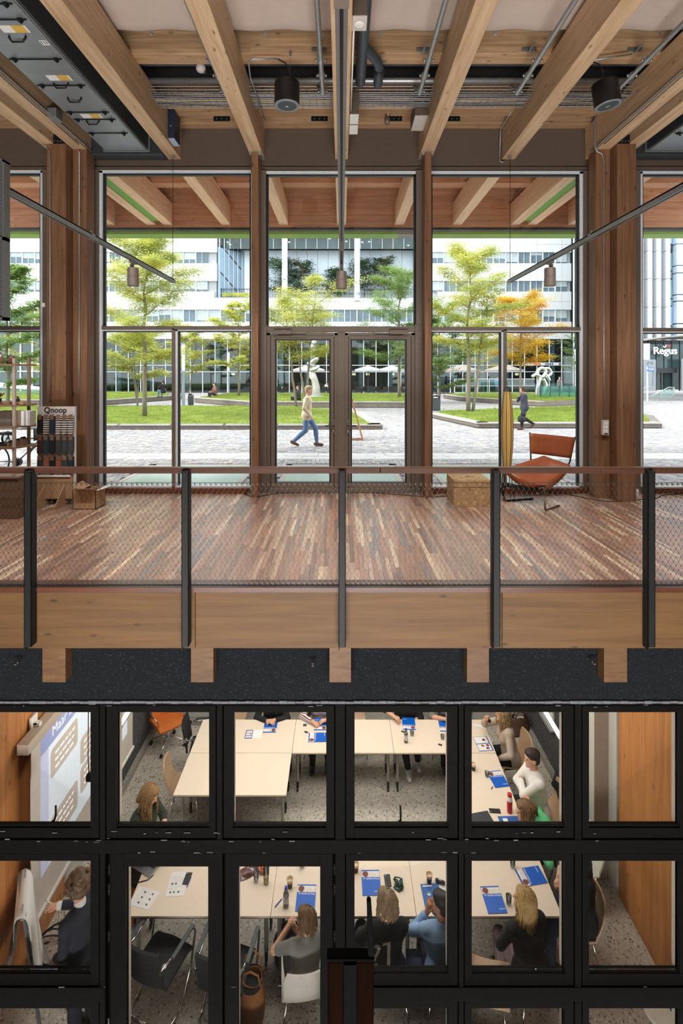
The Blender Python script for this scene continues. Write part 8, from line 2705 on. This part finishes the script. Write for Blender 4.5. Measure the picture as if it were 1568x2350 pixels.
    if style in ('long', 'bob', 'pony') and h < 0.02:
        m = MB()
        lo = {'long': 0.27, 'bob': 0.10, 'pony': 0.08}[style]
        for k in range(170 if style == 'long' else 80):
            a = rr.uniform(-2.5, 2.5)
            e0 = rr.uniform(0.1, 1.3)
            d0 = V3((0.088 * math.sin(a) * math.cos(e0), -0.105 * math.cos(a) * math.cos(e0) - 0.02, 0.045 + 0.092 * math.sin(e0)))
            p0 = hc + r_ * d0.x + f * d0.y + u * d0.z
            out = (r_ * math.sin(a) - f * math.cos(a))
            ln = lo * rr.uniform(0.7, 1.05)
            pts = [p0]
            p1 = hc + out * (0.097 + 0.008 * rr.random()) - u * 0.0 - f * 0.02
            pts.append(p0.lerp(p1, 0.6) + out * 0.012)
            pts.append(p1)
            ph = rr.uniform(0, 6)
            wv = 0.022 if style == 'long' else 0.006
            nseg = 6
            for q in range(1, nseg + 1):
                g = q / nseg
                pts.append(p1 + out * (0.012 * math.sin(ph + g * 7) * (style == 'long') + 0.02 * g) + r_ * wv * math.sin(ph + g * 6) + V3((0, 0, -ln * g)))
            m.tube(pts, [0.008, 0.009, 0.009] + [0.009 - 0.006 * (q / nseg) for q in range(1, nseg + 1)], 5)
        m.build('strands', hairmat(hair), ho, True)
    return t, dict(W=W, E=E, hc=hc, S=S, sc=sc, f=f, u=u, r=r_)


def cloth(name, c, rough=0.85): return plain(name, c, rough, 0, 0.05, 8)


C_blk, C_navy, C_grey, C_jeans = cloth('black_knit', (26, 27, 28)), cloth('navy_suit', (38, 42, 54)), cloth('grey_tshirt', (126, 126, 122)), cloth('blue_jeans', (84, 116, 156))
C_white, C_beige, C_mint, C_olive, C_lblue = cloth('white_shirting', (232, 230, 226)), cloth('beige_knit', (190, 172, 156)), cloth('mint_top', (104, 204, 140)), cloth('dark_olive', (48, 54, 44)), cloth('light_blue_shirt', (142, 176, 216))
C_strip, C_dkjeans, C_mauve = stripes('striped_sleeve', (236, 226, 222), (110, 70, 76), 2, 14), cloth('dark_jeans', (36, 44, 66)), cloth('mauve_trousers', (150, 128, 128))
S_blk, S_brn, S_wht = plain('black_shoe', (24, 24, 24), 0.4), plain('brown_shoe', (96, 58, 40), 0.4), plain('white_sneaker', (224, 222, 218), 0.6)
W1 = {'zr': ZR}
# near row, backs to the glass
t, J = person('woman in a grey T-shirt resting her face on her hand', -0.38, 5.34, ZR, 0.35, C_grey, C_blk, (122, 88, 54), 'bob', lean=(0.03, 0.0), wr=((-0.13, 0.22, 1.02), (-0.06, 0.22, 0.98)), pole=((-1, 0.5, -0.8), (-0.5, 0.5, -1)), look=(0.75, -0.1), sleeve=0.36, s=0.88, shoes=S_blk, hdir=((0.2, -0.2, 1), (-0.2, -0.1, 1)), curl=1.2)
t, J = person('woman with grey brown bob and a bracketed question mark on her black top', 0.46, 5.44, ZR, 0.1, C_blk, C_blk, (150, 124, 92), 'bob', lean=(0, -0.05), wr=((-0.22, 0.30, 0.62), (0.14, 0.30, 0.60)), look=(0.8, 0.0), sleeve=0.93, s=0.98, shoes=S_blk, legs=[((-0.2, 0.44, 0.50), (-0.28, 0.5, 0.09)), ((0.10, 0.42, 0.51), (0.1, 0.3, 0.09))])
place_text(T_q, t, V3((-0.13, -0.178, 0.84)), (1, 0.1, 0), (0, -0.06, 1), 'back_print', world=False)
t, J = person('man in a light blue shirt with hands at his chin', 1.06, 5.43, ZR, 0.1, C_lblue, C_navy, (40, 34, 32), 'short', lean=(-0.02, 0.0), wr=((-0.13, 0.20, 0.98), (-0.04, 0.22, 0.95)), pole=((-0.8, 0.4, -1), (0.8, 0.4, -1)), look=(0.9, 0.02), sleeve=0.9, female=False, skin=SKIN2, s=0.94, shoes=S_blk, hdir=((0.3, 0.1, 1), (-0.3, 0.1, 1)), curl=1.3)
t, J = person('long haired blond woman in black at the near right table', 1.97, 5.44, ZR, 0.25, C_blk, C_mauve, (196, 160, 100), 'long', lean=(-0.05, 0.02), wr=((-0.14, 0.30, 0.62), (0.06, 0.32, 0.60)), look=(0.85, 0.12), sleeve=0.92, s=0.96, shoes=S_blk)
# right side, facing left
t, J = person('person in dark blue jeans at the right end of the near row', 2.74, 5.96, ZR, PI / 2, C_blk, C_dkjeans, (38, 30, 28), 'long', lean=(0, 0.0), wr=((-0.06, 0.20, 0.90), (0.10, 0.22, 0.84)), pole=((-1, 0.2, -1), (1, 0.2, -1)), look=(0, 0), sleeve=0.55, shoes=S_blk, curl=1.5)
t, J = person('woman in a bright green top leaning over the table', 2.94, 6.70, ZR, PI / 2 - 0.32, C_mint, C_blk, (134, 102, 66), 'pony', lean=(0, 0.41), wr=((-0.24, 0.46, 0.76), (0.2, 0.46, 0.76)), look=(0.35, -0.12), sleeve=0.6, shoes=S_blk, headoff=(0, 0.15, 0.12))
t, J = person('man in a white shirt with crossed arms', 2.80, 7.43, ZR, PI / 2, C_white, C_navy, (52, 38, 30), 'short', lean=(0, 0.06), wr=((0.10, 0.22, 0.86), (-0.12, 0.25, 0.83)), pole=((-1, 0.5, -0.5), (1, 0.5, -0.5)), look=(0.15, -0.05), sleeve=0.9, female=False, shoes=S_blk, hdir=((1, 0, -0.2), (-1, 0, 0.1)), curl=0.5)
t, J = person('woman in a beige sweater drinking from a paper cup', 2.73, 8.44, ZR, PI / 2 + 0.05, C_beige, C_blk, (176, 146, 104), 'long', lean=(0, 0.10), wr=((-0.16, 0.24, 0.60), (0.05, 0.40, 1.06)), pole=((-1, -0.2, -0.6), (0.9, 0.5, -0.9)), look=(0.05, 0.0), sleeve=0.88, shoes=S_blk, hdir=(None, (-0.3, -0.1, 1)), curl=1.4)
Mw = Matrix.LocRotScale(t.location, t.rotation_euler, t.scale)
c_ = cup('black and white paper cup held to the mouth of the woman in beige', 900, 1700)
c_.location = Mw @ V3((0.0, 0.335, 1.08)); c_.rotation_euler = (0.0, -0.9, 0.05)
# far row, facing the window wall
for lab, x, tp, hr_, lk, wrs, sl_, lg in (
        ('person in dark clothes with folded arms behind the far left table', -1.20, C_blk, (70, 50, 40), 0.1, ((-0.05, 0.34, 0.78), (0.05, 0.36, 0.78)), 0.9, None),
        ('person in a striped sleeve behind the far middle table', -0.36, C_strip, (120, 90, 60), -0.2, ((-0.1, 0.36, 0.80), (0.13, 0.40, 0.79)), 0.9, None),
        ('person in black with white sneakers behind the far right table', 1.14, C_blk, (90, 66, 48), 0.2, ((-0.02, 0.30, 0.70), (0.24, 0.30, 0.82)), 0.6, [((-0.12, 0.42, 0.50), (-0.16, 0.34, 0.09)), ((0.10, 0.43, 0.50), (0.03, 0.55, 0.10))]),
        ('person in grey with a bare forearm at the right end of the far row', 1.86, C_grey, (60, 44, 36), 0.3, ((-0.2, 0.36, 0.80), (0.1, 0.34, 0.80)), 0.5, None)):
    person(lab, x, 9.24, ZR, PI, tp, C_blk, hr_, 'short', wr=wrs, look=(lk, -0.1), sleeve=sl_, shoes=S_wht if 'sneakers' in lab else S_blk, h=0.012, lean=(0, 0.12), legs=lg)
# standing people
t, J = person('curly haired man in a dark suit writing on the flip chart', -2.60, 5.27, ZR, 1.25, C_navy, C_navy, (120, 92, 66), 'curly', sit=False, lean=(0, 0.05), wr=((-0.14, 0.24, 0.92), (0.08, 0.44, 1.20)), pole=((-0.6, -1, -0.3), (0.8, -0.2, -1)), look=(0.0, -0.1), sleeve=0.9, s=0.935, female=False, shoes=S_blk, curl=1.2)
Mw = Matrix.LocRotScale(t.location, t.rotation_euler, t.scale)
o = thing('marker', 'white felt pen in the hand of the man at the flip chart', 'pen', Mw @ (J['W'][1] + V3((0, 0.09, -0.01))), 1.25)
m = MB(); m.cyl((0, -0.03, 0), (0, 0.07, 0.01), 0.008, n=8); part(m, 'barrel', M_white, o, True, world=False, auto=40)
m = MB(); m.cyl((0, 0.07, 0.01), (0, 0.085, 0.012), 0.005, 0.002, n=8); part(m, 'tip', M_gasket, o, world=False)
sdf_obj([('c', J['nb'] if 'nb' in J else J['sc'], J['sc'] + V3((0, 0.0, 0.05)), 0.063, 0.060, 0.02)], 0.012, 'collar', C_white, t)
for i in (0, 1): sdf_obj([('c', J['E'][i].lerp(J['W'][i], 0.88), J['E'][i].lerp(J['W'][i], 0.97), 0.041, 0.039, 0.01)], 0.010, 'cuff', C_white, t)
person('wavy haired woman in a dark green top standing at the left', -2.52, 6.50, ZR, -1.9, C_olive, C_blk, (150, 112, 66), 'long', sit=False, lean=(0, 0.10), wr=((-0.10, 0.34, 1.02), (0.12, 0.30, 1.0)), look=(0.15, -0.5), sleeve=0.6, s=0.95, shoes=S_blk, headoff=(0, 0.07, 0.17), coat=0.25)
# people on the plaza
t, J = person('grey blond man in a beige jacket and blue jeans walking past the doors', -0.99, 14.82, ZG, -PI / 2, cloth('cream_jacket', (206, 186, 160)), C_jeans, (186, 156, 122), 'short', sit=False, lean=(0, 0.03), wr=((-0.26, 0.08, 0.90), (0.24, 0.10, 0.88)), pole=((-0.6, -1, 0), (0.6, -1, 0)), look=(0, 0), sleeve=0.95, s=1.03, h=0.016, female=False, shoes=S_brn, coat=0.22, hipz=0.86, legs=[((-0.08, 0.24, 0.49), (-0.09, 0.28, 0.085)), ((0.09, -0.02, 0.46), (0.09, -0.36, 0.15), (0, 0.8, -0.5))])
t, J = person('dark haired woman in a navy coat walking past the right window', 6.74, 19.25, ZG, PI / 2, cloth('navy_coat', (52, 56, 68)), C_blk, (72, 46, 36), 'pony', sit=False, lean=(0, 0.03), wr=((-0.16, 0.02, 0.72), (0.04, 0.20, 1.30)), pole=((-0.5, -1, 0), (0.8, 0.1, -1)), look=(0, 0), sleeve=0.93, s=0.94, h=0.016, shoes=S_brn, coat=0.62, hipz=0.87, legs=[((-0.08, 0.12, 0.48), (-0.09, 0.14, 0.08)), ((0.09, 0.0, 0.45), (0.09, -0.38, 0.22), (0, 0.6, -0.8))])
Mw = Matrix.LocRotScale(t.location, t.rotation_euler, t.scale)
o = thing('handbag', 'dark shoulder bag carried by the woman in the navy coat', 'bag', Mw @ V3((-0.14, 0.16, 0.42)))
m = MB(); m.lathe([(0.0, -0.12), (0.13, -0.10), (0.15, 0.0), (0.12, 0.11), (0.0, 0.13)], n=14); part(m, 'body', M_blackmesh, o, True, world=False)
m = MB(); m.tube([(-0.1, 0, 0.08), (0, 0, 0.24), (0.1, 0, 0.08)], 0.012, 6); part(m, 'handle', M_blackpl, o, True, world=False)
for lab, px, py, zz, yw, st, tp, pt, hr_ in (
        ('person with a dark backpack sitting on the far lawn edge in the left bay', 375, 912, 0.16, 0.9, True, C_blk, C_jeans, (60, 40, 36)),
        ('person in dark red sitting on the lawn edge behind the lamp column', 494, 918, 0.0, 2.2, True, cloth('dull_red', (124, 84, 80)), C_navy, (80, 60, 50)),
        ('person sitting on the kerb behind the walking man', 686, 930, -0.1, 2.0, True, C_blk, C_blk, (110, 66, 46)),
        ('person in white and black seated by the silver sculpture', 748, 906, ZG, -2.0, True, C_white, C_blk, (70, 44, 40)),
        ('person in blue jeans walking before the wind screens', 1069, 905, ZG, -1.4, False, C_blk, C_jeans, (50, 40, 36)),
        ('person in pale blue behind the wind screens', 1142, 902, ZG, 2.9, False, C_lblue, C_grey, (90, 60, 46)),
        ('person in grey standing behind the white sculpture', 1283, 906, ZG, -2.6, False, C_grey, C_navy, (80, 66, 56))):
    p = G(px, py, zz)
    person(lab, p.x, p.y, zz if st else ZG, yw, tp, pt, hr_, 'short', sit=st, h=0.03, legs=None if st else [((-0.1, 0.16, 0.47), (-0.1, 0.24, 0.08)), ((0.1, -0.02, 0.46), (0.1, -0.3, 0.12))], shoes=S_blk, hipz=0.42 if st else None, wr=((-0.2, 0.3, 0.6), (0.2, 0.3, 0.6)) if st else ((-0.24, 0.08, 0.85), (0.24, 0.05, 0.85)))
